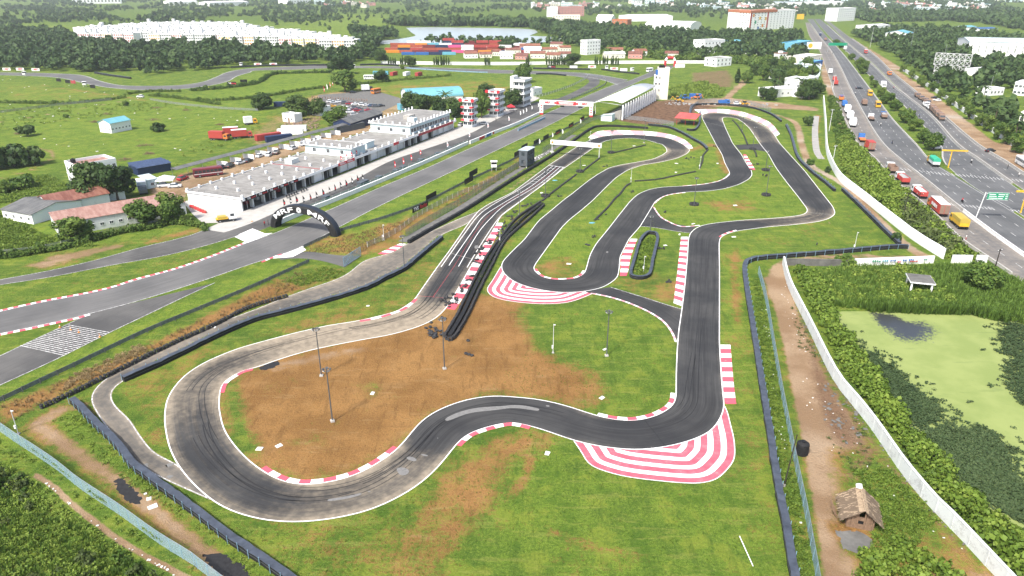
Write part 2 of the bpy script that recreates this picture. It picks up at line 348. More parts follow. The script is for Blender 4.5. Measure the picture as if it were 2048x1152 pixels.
# ------------------------------------------------------------------ ground sheet with its zones of growth and bare soil
def build_ground():
    r=np.r_[0.5,15*np.exp(np.arange(0,428)*.015)]
    th=np.r_[np.linspace(-50,50,350),np.linspace(50,310,40)[1:-1]];th=np.radians(th)
    X=np.outer(r,np.sin(th));Y=np.outer(r,np.cos(th));nr,nt=X.shape
    P=np.stack([X.ravel(),Y.ravel()],1);n=len(P)
    Z=np.zeros((n,4),np.float32);Z[:,0]=.14;Z[:,2]=.5
    ch={'dry':0,'soil':1,'lush':2,'mud':3}
    def area(px,soft,**kw):
        w=polyweight(P,WP(px),soft)
        for k_,v in kw.items():Z[:,ch[k_]]=Z[:,ch[k_]]*(1-w)+v*w
    def lane(px,hw,soft,**kw):
        L=crom(WP(px),4);lo,hi=L.min(0)-hw-soft,L.max(0)+hw+soft
        sel=np.where((P[:,0]>lo[0])&(P[:,0]<hi[0])&(P[:,1]>lo[1])&(P[:,1]<hi[1]))[0]
        w=np.zeros(n);w[sel]=np.clip((hw+soft/2-linedist(P[sel],L))/soft,0,1)
        for k_,v in kw.items():Z[:,ch[k_]]=Z[:,ch[k_]]*(1-w)+v*w
    # far country first, then nearer things
    area([(-900,8),(2900,8),(2900,44),(-900,44)],60,lush=.35,dry=.1)
    area([(-100,45),(260,55),(520,50),(720,60),(700,72),(400,60),(-100,60)],30,lush=.75,dry=.25)
    area([(600,30),(760,28),(800,45),(690,66),(560,60)],20,lush=.85,dry=.2)
    area([(0,158),(110,176),(260,195),(190,207),(0,208)],6,dry=.3,lush=.7)
    area([(500,148),(650,140),(650,172),(560,186),(440,196),(400,190)],5,lush=.8,dry=.02)
    area([(700,176),(860,163),(1010,160),(1130,152),(1140,165),(1060,186),(960,200),(800,196)],6,dry=.42,lush=.85)
    area([(1000,165),(1130,155),(1150,165),(1080,195),(1050,190)],5,dry=.1,lush=.85)
    area([(640,186),(720,182),(830,200),(820,216),(760,250),(700,240),(600,200)],3,soil=.55,dry=.5)
    area([(0,205),(400,190),(540,220),(480,260),(330,330),(120,330),(0,360)],8,lush=.72,dry=.14)
    area([(335,372),(352,350),(560,290),(720,248),(790,232),(800,245),(640,292),(520,335),(385,382),(372,402),(300,392),(300,372)],1.5,soil=.62,dry=.6,mud=.12)
    area([(540,232),(660,222),(640,260),(560,280),(520,300),(480,280)],4,soil=.45,dry=.4)
    area([(0,420),(120,420),(380,470),(100,490),(0,500)],4,lush=.75,dry=.02)
    lane([(-40,250),(60,235),(130,222),(220,207),(290,195)],1.6,2.5,soil=.65)
    lane([(90,172),(180,184),(260,196),(290,200)],1.8,3,soil=.5,dry=.5)
    lane([(0,358),(60,340),(105,315),(95,300),(60,295)],1.5,2,soil=.55,dry=.5)
    area([(38,536),(110,508),(200,492),(262,482),(250,494),(170,516),(90,538)],1.5,soil=.62,dry=.6)
    area([(290,480),(400,455),(400,462),(300,490)],1.5,dry=.65)
    area([(1378,145),(1460,138),(1475,160),(1470,175),(1410,178),(1378,165)],4,mud=.55,soil=.5)
    area([(1235,242),(1265,205),(1335,200),(1400,208),(1440,214),(1400,220),(1360,246),(1290,250)],2,mud=.85,soil=.6)
    area([(1330,200),(1450,195),(1560,205),(1640,215),(1640,224),(1560,218),(1440,214),(1380,212)],2.5,soil=.7)
    lane([(1445,206),(1465,185),(1485,168),(1498,148)],2.6,3,soil=.75)
    lane([(1545,228),(1590,245),(1604,290),(1620,328),(1665,356),(1692,372),(1738,420),(1788,470),(1830,503),(1856,514),(1800,516),(1700,512),(1600,520),(1556,534),(1550,560)],1.8,2,soil=.72)
    lane([(1640,230),(1632,260),(1630,300)],1.2,1,soil=.3,dry=.8)
    area([(1646,100),(1662,155),(1690,240),(1718,288),(1700,288),(1672,240),(1640,150)],2,soil=.75)
    area([(1690,70),(1731,97),(1826,180),(1951,288),(2048,350),(2120,400),(2120,350),(2031,290),(1906,205),(1803,135),(1720,85)],2,soil=.75,dry=.4)
    lane([(1800,140),(1862,180),(1935,235),(2000,285)],1.8,1.5,soil=.0,dry=.2,lush=.8)
    area([(1655,300),(1716,288),(1853,413),(1971,513),(1880,512),(1776,437),(1680,360)],1.5,lush=.2,dry=.05)
    # inside the kart circuit
    area([(1030,480),(1400,230),(1660,300),(1660,440),(1340,470),(1180,560)],6,lush=.82,dry=.13)
    area([(1070,530),(1140,505),(1172,530),(1165,552),(1110,558)],2,dry=.52)
    area([(1230,560),(1290,545),(1370,560),(1362,610),(1250,585)],2,dry=.48)
    area([(1395,400),(1490,390),(1530,420),(1440,425)],3,dry=.42)
    lane([(1383,300),(1430,290),(1446,320),(1454,345)],2.2,2.5,dry=.6)
    area([(890,590),(960,470),(1075,405),(1090,410),(1000,520),(970,600)],2,dry=.32,lush=.6)
    area([(436,790),(465,752),(560,718),(720,682),(860,646),(905,600),(975,590),(1040,610),(1075,690),(1120,716),(1190,742),(1215,790),(1150,812),(1050,792),(960,792),(840,842),(740,934),(617,966),(500,918),(445,850)],3.5,dry=.95,lush=.5)
    area([(560,722),(700,688),(870,650),(880,690),(760,745),(640,760)],3,dry=1.0,soil=.25)
    area([(1070,628),(1180,602),(1300,640),(1348,690),(1348,790),(1262,836),(1215,800),(1195,740),(1130,712),(1085,680)],6,dry=.12,lush=.6)
    area([(1170,745),(1200,742),(1205,800),(1180,800)],1.5,dry=.6)
    area([(442,770),(475,765),(492,830),(520,900),(490,905),(450,850)],1.5,dry=.22)
    area([(700,770),(760,765),(790,800),(740,815)],2,dry=.6,mud=.25)
    area([(560,884),(640,872),(660,900),(560,905)],2,dry=.6)
    area([(520,735),(600,712),(720,690),(740,700),(620,728),(540,750)],1.2,soil=.55)
    area([(250,772),(450,680),(740,582),(880,490),(960,425),(900,500),(844,576),(794,625),(652,653),(512,688),(410,725),(340,790),(330,870),(345,920),(300,890),(235,800)],2.5,dry=.42,lush=.55)
    area([(560,1060),(700,1040),(800,1005),(900,930),(1000,1000),(930,1160),(620,1160)],4,dry=.42,lush=.5)
    area([(905,930),(960,880),(1060,862),(1105,880),(1050,950),(1000,1010),(940,1090),(900,1160),(820,1160),(840,1060),(880,990)],3,dry=.60)
    area([(1110,900),(1200,940),(1400,975),(1500,960),(1560,1160),(900,1160),(1000,1020),(1040,930)],4,dry=.12,lush=.62)
    lane([(1095,1060),(1160,1085),(1230,1105),(1290,1115)],.5,1.2,dry=.62)
    lane([(1030,985),(1050,960),(1060,920)],.6,1.2,dry=.7)
    area([(1448,480),(1490,520),(1510,700),(1560,1000),(1590,1160),(1540,1160),(1480,840),(1450,690)],2,dry=.32,lush=.7)
    lane([(1470,500),(1470,560),(1475,650)],.7,1.5,dry=.62)
    area([(1450,470),(1680,440),(1790,488),(1500,512)],3,dry=.24,lush=.65)
    lane([(1040,392),(1010,420),(1000,440)],.9,1,soil=.62)
    lane([(1070,372),(1110,346),(1060,395)],.4,1,soil=.5)
    lane([(1010,385),(1060,350),(1140,300)],1.2,1.2,soil=.52)
    lane([(1658,446),(1674,432),(1674,420)],.5,1,soil=.6)
    # between race track and kart track
    area([(600,505),(680,474),(760,448),(830,432),(900,395),(1010,335),(1060,300),(1050,330),(900,420),(820,470),(790,500),(720,512)],2,dry=.62,lush=.7)
    area([(800,470),(870,430),(960,385),(1040,325),(1020,350),(900,425),(830,475)],1.5,dry=.3,lush=.5)
    area([(620,485),(690,462),(790,445),(770,470),(700,505),(640,505)],2,dry=.55,lush=.95)
    area([(0,812),(300,690),(605,532),(690,540),(622,574),(440,640),(100,800),(0,850)],1.2,dry=.8,mud=.2)
    area([(545,560),(620,525),(690,535),(660,560),(600,572)],1.5,dry=.35)
    area([(-60,590),(230,540),(400,500),(490,486),(230,572),(-60,640)],2,dry=.22,lush=.55)
    area([(640,465),(774,412),(1024,292),(1174,218),(1180,232),(1060,292),(940,358),(760,436)],1.2,lush=.75,dry=0)
    area([(230,668),(420,580),(520,532),(600,518),(500,570),(290,660),(0,795),(0,775)],1,lush=.7,dry=.02)
    # left foot of the picture
    area([(40,855),(110,810),(180,800),(210,870),(280,940),(340,985),(420,1060),(560,1160),(760,1290),(600,1290),(420,1160),(320,1065),(200,968),(80,885)],1.5,soil=.62,dry=.7)
    area([(100,845),(150,815),(200,880),(290,960),(400,1050),(540,1150),(500,1150),(300,985),(170,895)],1.2,soil=.1,dry=.05,lush=.6)
    lane([(72,950),(110,975),(140,1005),(185,1040),(240,1082),(300,1117),(380,1160),(560,1280)],.45,.6,soil=.85)
    lane([(350,1000),(450,1050),(530,1110)],.8,1.5,dry=.2)
    # lane to the right of the circuit
    area([(1526,556),(1572,545),(1604,640),(1655,758),(1722,862),(1784,962),(1905,1084),(2000,1160),(2280,1420),(1720,1480),(1642,1160),(1602,900),(1562,700)],1.2,soil=.80,dry=.7)
    area([(1600,660),(1625,690),(1690,762),(1745,862),(1760,930),(1712,940),(1650,870),(1622,800)],1.8,mud=.6)
    lane([(1596,600),(1622,680),(1668,770),(1718,850),(1790,945),(1850,1015),(1930,1100)],.9,1.2,mud=.5)
    area([(1650,900),(1740,890),(1850,1010),(1985,1160),(1720,1160),(1680,1090),(1670,960)],2,soil=.25,dry=.42,lush=.6)
    area([(1660,880),(1720,890),(1740,960),(1690,990)],1.5,mud=.45)
    area([(1640,1040),(1720,1050),(1750,1090),(1700,1100)],1,mud=.2,soil=.3,dry=.8)
    area([(1530,600),(1545,600),(1600,880),(1640,1150),(1590,1150),(1560,900)],.8,soil=.2,dry=.25)
    fs=[(i*nt+j,i*nt+(j+1)%nt,(i+1)*nt+(j+1)%nt,(i+1)*nt+j)for i in range(nr-1)for j in range(nt)]
    fs=[f[::-1]for f in fs];fs.append(tuple(range(nt))[::-1])
    pond=WP(POND);h=np.zeros(n);h-=.45*polyweight(P,pond,2.0);h-=1.2*polyweight(P,WP(LAKE),12.0)
    me=bpy.data.meshes.new('ground');me.from_pydata(np.c_[P,h].tolist(),[],fs)
    me.materials.append(ground_mat());me.polygons.foreach_set('use_smooth',[True]*len(fs))
    me.color_attributes.new('zone','FLOAT_COLOR','POINT').data.foreach_set('color',Z.ravel())
    g=struct(ob('ground',me))
    if me.polygons[200].normal.z<0:me.flip_normals()
    return g
POND=[(1655,626),(1711,619),(1811,622),(1941,626),(2011,640),(2060,655),(2140,700),(2190,1010),(2080,1060),(1990,1020),(1900,960),(1830,900),(1785,830),(1735,760),(1690,690)]
LAKE=[(812,55),(860,54),(930,55),(1000,56),(1060,58),(1075,64),(1060,71),(1090,72),(1125,77),(1110,82),(1050,86),(1000,88),(900,86),(815,87),(765,87),(762,81),(800,77),(830,71),(822,64)]
build_ground()
# ------------------------------------------------------------------ water
def water_mat(name,kind):
    m=bpy.data.materials.new(name);k=NB(m);p=k.pos()
    if kind=='lake':
        k.b.inputs['Base Color'].default_value=(.42,.47,.48,1);k.b.inputs['Roughness'].default_value=.25;k.b.inputs['Specular IOR Level'].default_value=.6  # pale base colour paints in the reflected sky
        k.bump(k.noise(k.mapped(p,(.5,.9,1)),.6,3),.12,.3)
    else:
        open_=k.attr('open').outputs['Fac'];n2=k.noise(p,1.6,6,.85);n1=k.noise(p,.15,4);n3=k.noise(k.mapped(p,(.12,.6,1)),1,4)
        alg=k.mix(k.step(n1,.35,.65),(.185,.235,.062),(.23,.275,.082))
        alg=k.mix(k.math('MULTIPLY',k.step(n3,.60,.7),.35),alg,(.10,.15,.04))
        w=k.step(k.math('ADD',open_,k.math('MULTIPLY',k.math('SUBTRACT',n2,.5),2.2)),.5,.58)
        k.L.new(k.mix(w,alg,(.04,.042,.044)),k.b.inputs['Base Color'])
        k.L.new(k.step(w,0,1,.85,.3),k.b.inputs['Roughness'])
    return m
struct(sheet('lake',crom(WP(LAKE+LAKE[:1]),8)[:-1],water_mat('lake_water','lake'),-.25))
def pond():
    P=crom(WP(POND+POND[:1]),1.5);lo,hi=P.min(0),P.max(0);gx=np.arange(lo[0],hi[0],.6);gy=np.arange(lo[1],hi[1],.6)
    XX,YY=np.meshgrid(gx,gy);Q=np.stack([XX.ravel(),YY.ravel()],1);n=len(gx)
    o=.8*polyweight(Q,WP([(1775,650),(1800,643),(1850,648),(1862,658),(1835,672),(1800,672)]),4)+.35*polyweight(Q,WP([(1740,635),(1850,640),(1880,680),(1850,700),(1800,690)]),5)
    o+=.9*polyweight(Q,WP([(1740,624),(1780,628),(1800,645),(1770,645)]),2)
    me=bpy.data.meshes.new('pond');ins=inpoly(Q,P)
    fs=[(j*n+i,j*n+i+1,(j+1)*n+i+1,(j+1)*n+i)for j in range(len(gy)-1)for i in range(n-1)if ins[j*n+i]or ins[j*n+i+1]or ins[(j+1)*n+i]or ins[(j+1)*n+i+1]]
    me.from_pydata(np.c_[Q,np.full(len(Q),-.12)].tolist(),[],fs);me.materials.append(water_mat('pond_algae','pond'))
    me.attributes.new('open','FLOAT','POINT').data.foreach_set('value',np.clip(o,0,1.2).astype(np.float32))
    struct(ob('pond',me))
pond()
# ------------------------------------------------------------------ kart track: outer and inner edge, section by section (photo pixels), with dust
KART=[
 ([(1154,293),(1099,329),(1024,385),(977,408),(957,421)],[(1186,297),(1131,335),(1046,400),(1001,433)],.34),
 ([(957,421),(936,447),(899,500),(873,535),(844,576),(827,601)],[(1001,433),(995,447),(942,534),(920,573),(902,603),(892,618)],.34),
 ([(827,601),(794,623),(719,641),(652,651),(587,666),(512,686)],[(892,618),(874,636),(849,650),(812,662),(774,672),(724,680),(662,692),(612,703),(562,718)],.85),
 ([(512,686),(470,698),(410,723),(370,748),(345,776),(331,801),(327,838),(330,864)],[(562,718),(512,736),(487,741),(465,753),(447,766),(441,783),(439,813)],.55),
 ([(330,864),(337,896),(350,924),(365,946),(390,974),(425,1004),(462,1024),(510,1038),(537,1043),(587,1046)],[(439,813),(445,846),(452,864),(462,879),(475,896),(497,919),(519,936),(539,949),(562,960),(589,967)],.34),
 ([(587,1046),(637,1043),(687,1035),(737,1023),(782,1004),(827,979),(862,951),(887,924),(912,891)],[(589,967),(617,968),(647,965),(677,959),(707,950),(737,936),(772,914),(792,899),(807,883)],.55),
 ([(912,891),(927,876),(947,864),(985,852),(1024,845),(1061,853),(1094,863)],[(807,883),(822,864),(839,843),(867,823),(902,808),(937,797),(987,790),(1024,793),(1074,797),(1124,808)],.02),
 ([(1094,863),(1149,883),(1199,894),(1249,900),(1286,901)],[(1124,808),(1164,821),(1194,831),(1224,838),(1261,841)],.2),
 ([(1286,901),(1324,896),(1361,889),(1399,876),(1424,864),(1434,851),(1446,831),(1451,813)],[(1261,841),(1286,838),(1311,831),(1329,822),(1344,811),(1350,798),(1351,788)],0),
 ([(1451,813),(1448,796),(1444,751),(1440,688),(1440,626),(1440,576),(1440,538),(1439,488)],[(1351,788),(1351,751),(1353,701),(1356,663),(1363,616),(1368,576),(1370,558),(1374,513),(1376,478)],.1),
 ([(1439,488),(1441,475),(1454,468),(1474,462),(1536,454)],[(1376,478),(1379,467),(1389,457),(1404,450),(1436,445),(1486,440)],.05),
 ([(1536,454),(1586,450),(1636,444),(1658,438),(1670,430),(1671,424),(1666,413)],[(1486,440),(1536,437),(1561,435),(1598,431),(1611,427),(1615,420),(1608,410)],.48),
 ([(1666,413),(1636,375),(1611,343),(1561,288)],[(1608,410),(1593,390),(1573,365),(1551,335),(1536,308),(1519,287)],.0),
 ([(1561,288),(1548,268),(1536,256),(1511,243),(1474,231),(1440,226),(1412,226),(1403,230),(1404,236)],[(1519,287),(1499,257),(1486,245),(1474,237),(1456,234),(1446,235),(1445,240),(1448,247)],.42),
 ([(1404,236),(1431,288),(1444,310),(1449,326),(1458,343),(1459,349)],[(1448,247),(1451,255),(1466,287),(1484,310),(1494,328),(1503,340),(1505,350)],.0),
 ([(1459,349),(1451,356),(1436,363),(1404,369),(1366,372)],[(1505,350),(1499,358),(1479,369),(1449,378),(1411,383),(1374,384)],.0),
 ([(1366,372),(1324,374),(1296,379),(1274,389),(1259,403)],[(1374,384),(1344,388),(1324,394),(1311,403),(1301,420)],.05),
 ([(1259,403),(1239,428),(1214,460),(1191,488),(1179,510),(1174,528),(1170,543)],[(1301,420),(1281,453),(1259,478),(1241,513),(1239,540),(1236,556)],.08),
 ([(1170,543),(1164,550),(1149,557),(1111,559)],[(1236,556),(1209,575),(1184,581),(1156,585),(1124,586)],.1),
 ([(1111,559),(1086,554),(1071,543),(1068,535),(1074,525)],[(1124,586),(1089,582),(1049,573),(1024,562),(1007,548),(1001,535),(1004,523)],.05),
 ([(1074,525),(1099,490),(1124,455),(1139,440),(1164,420),(1184,403),(1214,373),(1234,354),(1256,340)],[(1004,523),(1024,502),(1049,478),(1066,455),(1078,440),(1099,423),(1124,402),(1149,383),(1174,363),(1194,349),(1219,335)],.06),
 ([(1256,340),(1286,330),(1319,325),(1354,317),(1374,308),(1381,300),(1376,296)],[(1219,335),(1244,329),(1274,324),(1306,318),(1324,310),(1334,303),(1331,295)],.52),
 ([(1376,296),(1366,288),(1341,277),(1311,272),(1261,269),(1214,271),(1184,278),(1154,293)],[(1331,295),(1323,288),(1316,287),(1294,280),(1264,276),(1239,277),(1214,281),(1200,287),(1186,297)],.18)]
ASPH_KART=asphalt_mat('kart_asphalt',(.033,.034,.036),(.070,.069,.067))
ASPH_RACE=asphalt_mat('race_asphalt',(.11,.109,.108),(.155,.152,.148),streak=.35)
ASPH_OLD=asphalt_mat('worn_asphalt',(.072,.071,.07),(.13,.126,.12),streak=.5)
ASPH_HWY=asphalt_mat('highway_asphalt',(.095,.098,.10),(.14,.142,.143),dustc=(.33,.28,.23),streak=.5)
def kart_track():
    A,B,D=[],[],[]
    for a,b,d in KART:
        wa,wb=WP(a),WP(b);n=max(4,int(max(plen(wa),plen(wb))/1.1))
        A.append(resample(wa,n)[:-1]);B.append(resample(wb,n)[:-1]);D+=[d]*(n-1)
    A=smoothline(np.concatenate(A),4,True);B=smoothline(np.concatenate(B),4,True);D=np.array(D)
    for _ in range(14):D=.5*D+.25*(np.roll(D,1)+np.roll(D,-1))
    o=ribbon('kart_track',A,B,ASPH_KART,.020,D,8,True,.55,.34)
    b=MB();side=1 if((B[0]-A[0])@normals(A,True)[0])>0 else-1
    line_strip(b,A,.17,.030,.12*side,True);line_strip(b,B,.17,.030,-.12*side,True)
    # starting grid and lane lines on the straight
    K1=40
    def lane(px,w,mi=0):line_strip(b,crom(WP(px),2),w,.031,mi=mi)
    lane([(1099,331),(1131,335)],.35)
    lane([(1113,333),(1063,372),(1004,408),(968,432),(944,464),(905,520),(884,551)if 0 else(898,531)],.17)
    lane([(1120,334),(1076,370),(1012,409),(981,437),(955,468),(917,533)],.17)
    lane([(1106,332),(1050,372),(985,410),(956,432),(930,466),(882,534)],.17)
    lane([(1127,335),(1088,368),(1030,410),(1000,434),(970,476),(934,535)],.17)
    lane([(1116,334),(1069,371),(1008,409),(975,434),(948,468),(908,533),(866,594)],.09,1)
    lane([(836,592),(866,594),(896,597)],.12,1)
    for i in range(9): # grid boxes
        t=i/9;p=Vector((1106,332))*(1-t)+Vector((1050,372))*t;q=Vector((1113,333))*(1-t)+Vector((1063,372))*t
        lane([tuple(p),tuple(q)],.12)
        p=Vector((1120,334))*(1-t)+Vector((1076,370))*t;q=Vector((1127,335))*(1-t)+Vector((1088,368))*t
        lane([tuple(p),tuple(q)],.12)
    b.obj('kart_line_markings',['white_paint','red_line'],o)
    sk=MB();n=len(A)
    for i in range(44): # tyre marks
        k0,ln=random.randrange(n),random.randint(14,46);idx=(k0+np.arange(ln))%n;t=np.linspace(random.uniform(.2,.8),random.uniform(.25,.75),ln)[:,None]
        for o_ in(0,.1):line_strip(sk,A[idx]*(1-t-o_)+B[idx]*(t+o_),random.uniform(.09,.16),.0285)
    sk.obj('tyre_marks','black_rubber',o);sm=MB()
    for q in((0,1),(300,1),(430,0),(520,1),(620,0),(760,1),(120,0)):
        q0=q[0]%n;line_strip(sm,np.array([A[q0]*(1-t)+B[q0]*t for t in np.linspace(.02,.98,6)])+RNG.normal(0,.05,(6,2)),.14,.0292,mi=q[1])
    sm.obj('paving_seams',['concrete','black_rubber'],o)
    # pale repair patches
    pb=MB()
    for px in([(888,838),(912,826),(950,816),(1000,812),(1040,810),(1080,818),(1078,822),(1030,816),(990,820),(940,826),(905,838),(890,843)],
               [(652,999),(700,991),(725,985),(726,988),(700,996),(655,1003)],[(731,984),(744,981),(745,985),(733,988)],
               [(788,937),(803,933),(820,941),(818,947),(802,953),(794,949),(797,944)],[(810,914),(818,912),(836,919),(836,924),(828,924),(812,918)],
               [(838,907),(858,911),(856,914),(840,911)],[(870,876),(878,873),(881,877),(874,880)],[(1088,811),(1098,809),(1105,813),(1097,816)],
               [(1298,892),(1306,893),(1309,897),(1301,898)],[(1211,503),(1216,502),(1217,506),(1213,507)],[(960,808),(967,807),(966,809)],[(950,491),(957,491),(955,498),(949,497)]):
        P=smoothline(crom(WP(px+px[:1]),.4)[:-1],2,True)+RNG.normal(0,.04,(1,2));P3=[Vector((*p,0))for p in P]
        pb.add([(p[0],p[1],.033)for p in P],[t if(P3[t[1]]-P3[t[0]]).cross(P3[t[2]]-P3[t[0]]).z>0 else t[::-1]for t in tessellate_polygon([P3])])
    mat('patch_cement',(.17,.168,.162),.9,.2,2);pb.obj('cement_patches','patch_cement',o)
    return o,A,B
kart_o,KA,KB=kart_track()
def road(name,a,b,m,z,dust=0.0,rub=.3,dustedge=.1,lines=None,smooth=3,nx=6,step=2.5):
    wa,wb=crom(WE(a,120),step),crom(WE(b,120),step);n=max(6,int(max(plen(wa),plen(wb))/step))
    A,B=smoothline(resample(wa,n),smooth),smoothline(resample(wb,n),smooth)
    o=ribbon(name,A,B,m,z,np.full(n,dust),nx,False,rub,dustedge)
    if lines:
        mb=MB();s=1 if((B[n//2]-A[n//2])@normals(A)[n//2])>0 else-1
        if lines[0]:line_strip(mb,A,lines[0],z+.008,.15*s)
        if lines[1]:line_strip(mb,B,lines[1],z+.008,-.15*s)
        mb.obj('edge_lines','line_paint',o)
    return o,A,B
road('kart_link_road',[(1306,413),(1319,433),(1339,445),(1356,452),(1371,455),(1392,453)],[(1279,453),(1292,453),(1306,454),(1336,460),(1374,467),(1380,466)],ASPH_KART,.012,.05,.2,.05,(0,.15))
road('kart_link_road',[(1222,574),(1274,590),(1316,603),(1344,613),(1364,618)],[(1160,583),(1214,593),(1284,617),(1331,646),(1360,690)],ASPH_KART,.012,.25,.2,.2,(.15,0))
road('kart_link_road',[(1470,290),(1500,288),(1524,287)],[(1478,300),(1505,298),(1534,304)],ASPH_KART,.012,.3,.1,.1)
# race track and its roads
RT_L=[(-140,660),(0,623),(90,603),(175,587),(230,574),(275,559),(350,539),(425,513),(495,485),(557,463),(662,418),(762,374),(862,332),(954,290),(1024,260),(1086,230),(1150,202),(1226,170),(1262,160),(1310,140),(1325,131)]
RT_R=[(-140,700),(0,668),(100,647),(178,628),(260,607),(340,583),(420,557),(512,525),(562,510),(612,490),(687,450),(774,405),(922,335),(1024,286),(1099,250),(1174,212),(1236,182),(1262,170),(1290,158),(1335,142),(1350,131)]
rt,RTA,RTB=road('race_track',RT_L,RT_R,ASPH_RACE,.020,.0,.25,.06,(.16,.16),2)
road('escape_road',[(182,626),(117,656),(40,692),(0,711),(-140,770)],[(430,566),(350,603),(295,630),(220,665),(120,716),(0,771),(-140,835)],ASPH_OLD,.012,.05,.2,.05,(.14,.14))
road('pit_exit_road',[(-140,585),(0,559),(100,541),(200,518),(275,496),(375,473),(410,459)],[(-140,598),(0,570),(100,555),(225,530),(325,513),(425,488),(480,470)],ASPH_OLD,.014,.15,.1,.05,(.14,.14))
road('pit_lane',[(405,478),(497,449),(563,420),(680,375),(776,324),(854,297),(940,267),(990,240),(1060,208),(1116,197)],[(470,475),(520,462),(560,444),(680,398),(776,358),(940,287),(1036,248),(1083,224),(1141,197)],ASPH_OLD,.010,.25,.2,.1)
road('pit_entry_road',[(1116,197),(1134,190),(1164,175),(1179,162),(1164,155),(1134,150)],[(1141,197),(1174,182),(1196,170),(1199,160),(1190,152),(1174,149)],ASPH_OLD,.010,.1,.2,.1)
road('race_track',[(-140,142),(0,145),(75,146),(160,150),(200,162),(237,170),(275,172),(350,171),(400,165),(430,155),(450,146),(475,140),(512,136),(612,132),(662,131),(720,132),(800,133),(862,135),(975,139),(1066,142),(1129,144),(1186,148),(1256,160)],
     [(-140,147),(0,150),(112,155),(175,168),(225,176),(287,180),(362,178),(425,170),(457,162),(475,152),(500,145),(512,141),(594,139),(662,136),(712,136),(800,137),(887,142),(975,146),(1066,148),(1134,151),(1196,158),(1236,170)],ASPH_RACE,.016,.1,.2,.05,(.5,.5),1)
struct(sheet('pit_apron',WP([(390,468),(440,445),(485,421),(680,350),(854,280),(914,255),(990,222),(1062,190),(1080,196),(990,241),(940,268),(854,298),(776,326),(680,377),(563,421),(497,450),(450,472),(400,480)]),'pale_concrete',.006))
struct(sheet('side_yard',WP([(366,404),(384,398),(484,424),(445,446),(405,446),(385,428)]),'pale_concrete',.005))
sheet('white_runoff',WP([(468,473),(505,457),(530,467),(545,466),(495,486)]),'white_paint',.013,rt);sheet('white_runoff',WP([(545,517),(560,508),(588,491),(603,489),(612,500),(585,514)]),'white_paint',.013,rt)
road('gate_road',[(560,517),(604,498),(640,506),(690,514),(722,512)],[(560,520),(587,514),(620,517),(660,525),(690,535)],ASPH_OLD,.008,.1,.2,0)
road('kart_pit_road',[(420,1000),(330,960),(270,928),(250,904),(225,871),(197,833),(180,801),(182,786),(197,768),(225,748),(275,723),(375,676),(437,646),(512,618),(574,593),(624,575),(669,560),(697,546),(730,520),(774,508),(819,485),(862,463),(912,440),(958,422)],
     [(420,996),(358,930),(312,908),(287,879),(275,863),(260,838),(232,813),(221,791),(225,776),(250,759),(310,733),(387,695),(440,669),(512,638),(574,620),(662,598),(737,574),(762,560),(807,538),(837,513),(860,490),(887,468),(934,448),(952,428)],ASPH_OLD,.010,.52,.35,.3,(.15,.15),2,6,1.5)
struct(sheet('paddock_asphalt',WP([(636,190),(690,186),(745,180),(800,196),(806,204),(770,220),(745,234),(700,238),(660,222),(640,204)]),'dark_concrete',.006))
hb=MB() # hatched no-go area on the escape road
for i in range(17):
    t=i/16;a=V2(137-96*t,650+41*t);b_=V2(219-90*t,665+46*t);q=np.array([a,b_]);N=normals(q);strip(hb,q+N*.09,q-N*.09,.024)
hb.obj('hatched_markings','line_paint',bpy.data.objects['escape_road'])
# highway
HW={}
HW['service_road_west']=([(1611,45),(1618,70),(1638,100),(1646,120),(1658,155),(1671,195),(1681,220),(1696,250),(1716,288),(1753,320),(1786,360),(1853,413),(1923,480),(1971,513),(2048,566),(2200,680)],
    [(1618,45),(1640,75),(1660,100),(1680,135),(1699,175),(1729,232),(1764,287),(1806,325),(1850,360),(1925,423),(1985,468),(2048,512),(2200,620)],.55)
HW['highway_west']=([(1614,38),(1622,48),(1642,76),(1662,101),(1682,135),(1701,175),(1731,232),(1766,287),(1808,325),(1852,360),(1928,422),(1988,467),(2048,509),(2200,616)],
    [(1626,38),(1636,52),(1658,78),(1686,108),(1726,160),(1756,200),(1786,240),(1831,288),(1858,320),(1893,343),(1960,385),(2026,424),(2200,540)],.04)
HW['highway_east']=([(1629,38),(1640,52),(1664,78),(1696,105),(1736,148),(1786,190),(1831,234),(1880,288),(1886,318),(1905,342),(1962,384),(2030,422),(2200,536)],
    [(1640,38),(1656,52),(1686,80),(1711,102),(1741,127),(1786,172),(1811,192),(1861,232),(1911,288),(1950,316),(1986,342),(2048,386),(2200,490)],.02)
HW['service_road_east']=([(1645,38),(1662,52),(1690,80),(1715,102),(1746,127),(1790,170),(1816,192),(1866,232),(1915,286),(1955,314),(1992,342),(2050,382),(2200,484)],
    [(1652,38),(1670,52),(1696,72),(1731,97),(1756,117),(1786,147),(1826,180),(1886,232),(1951,288),(2011,325),(2048,350),(2200,446)],.4)
HWE={}
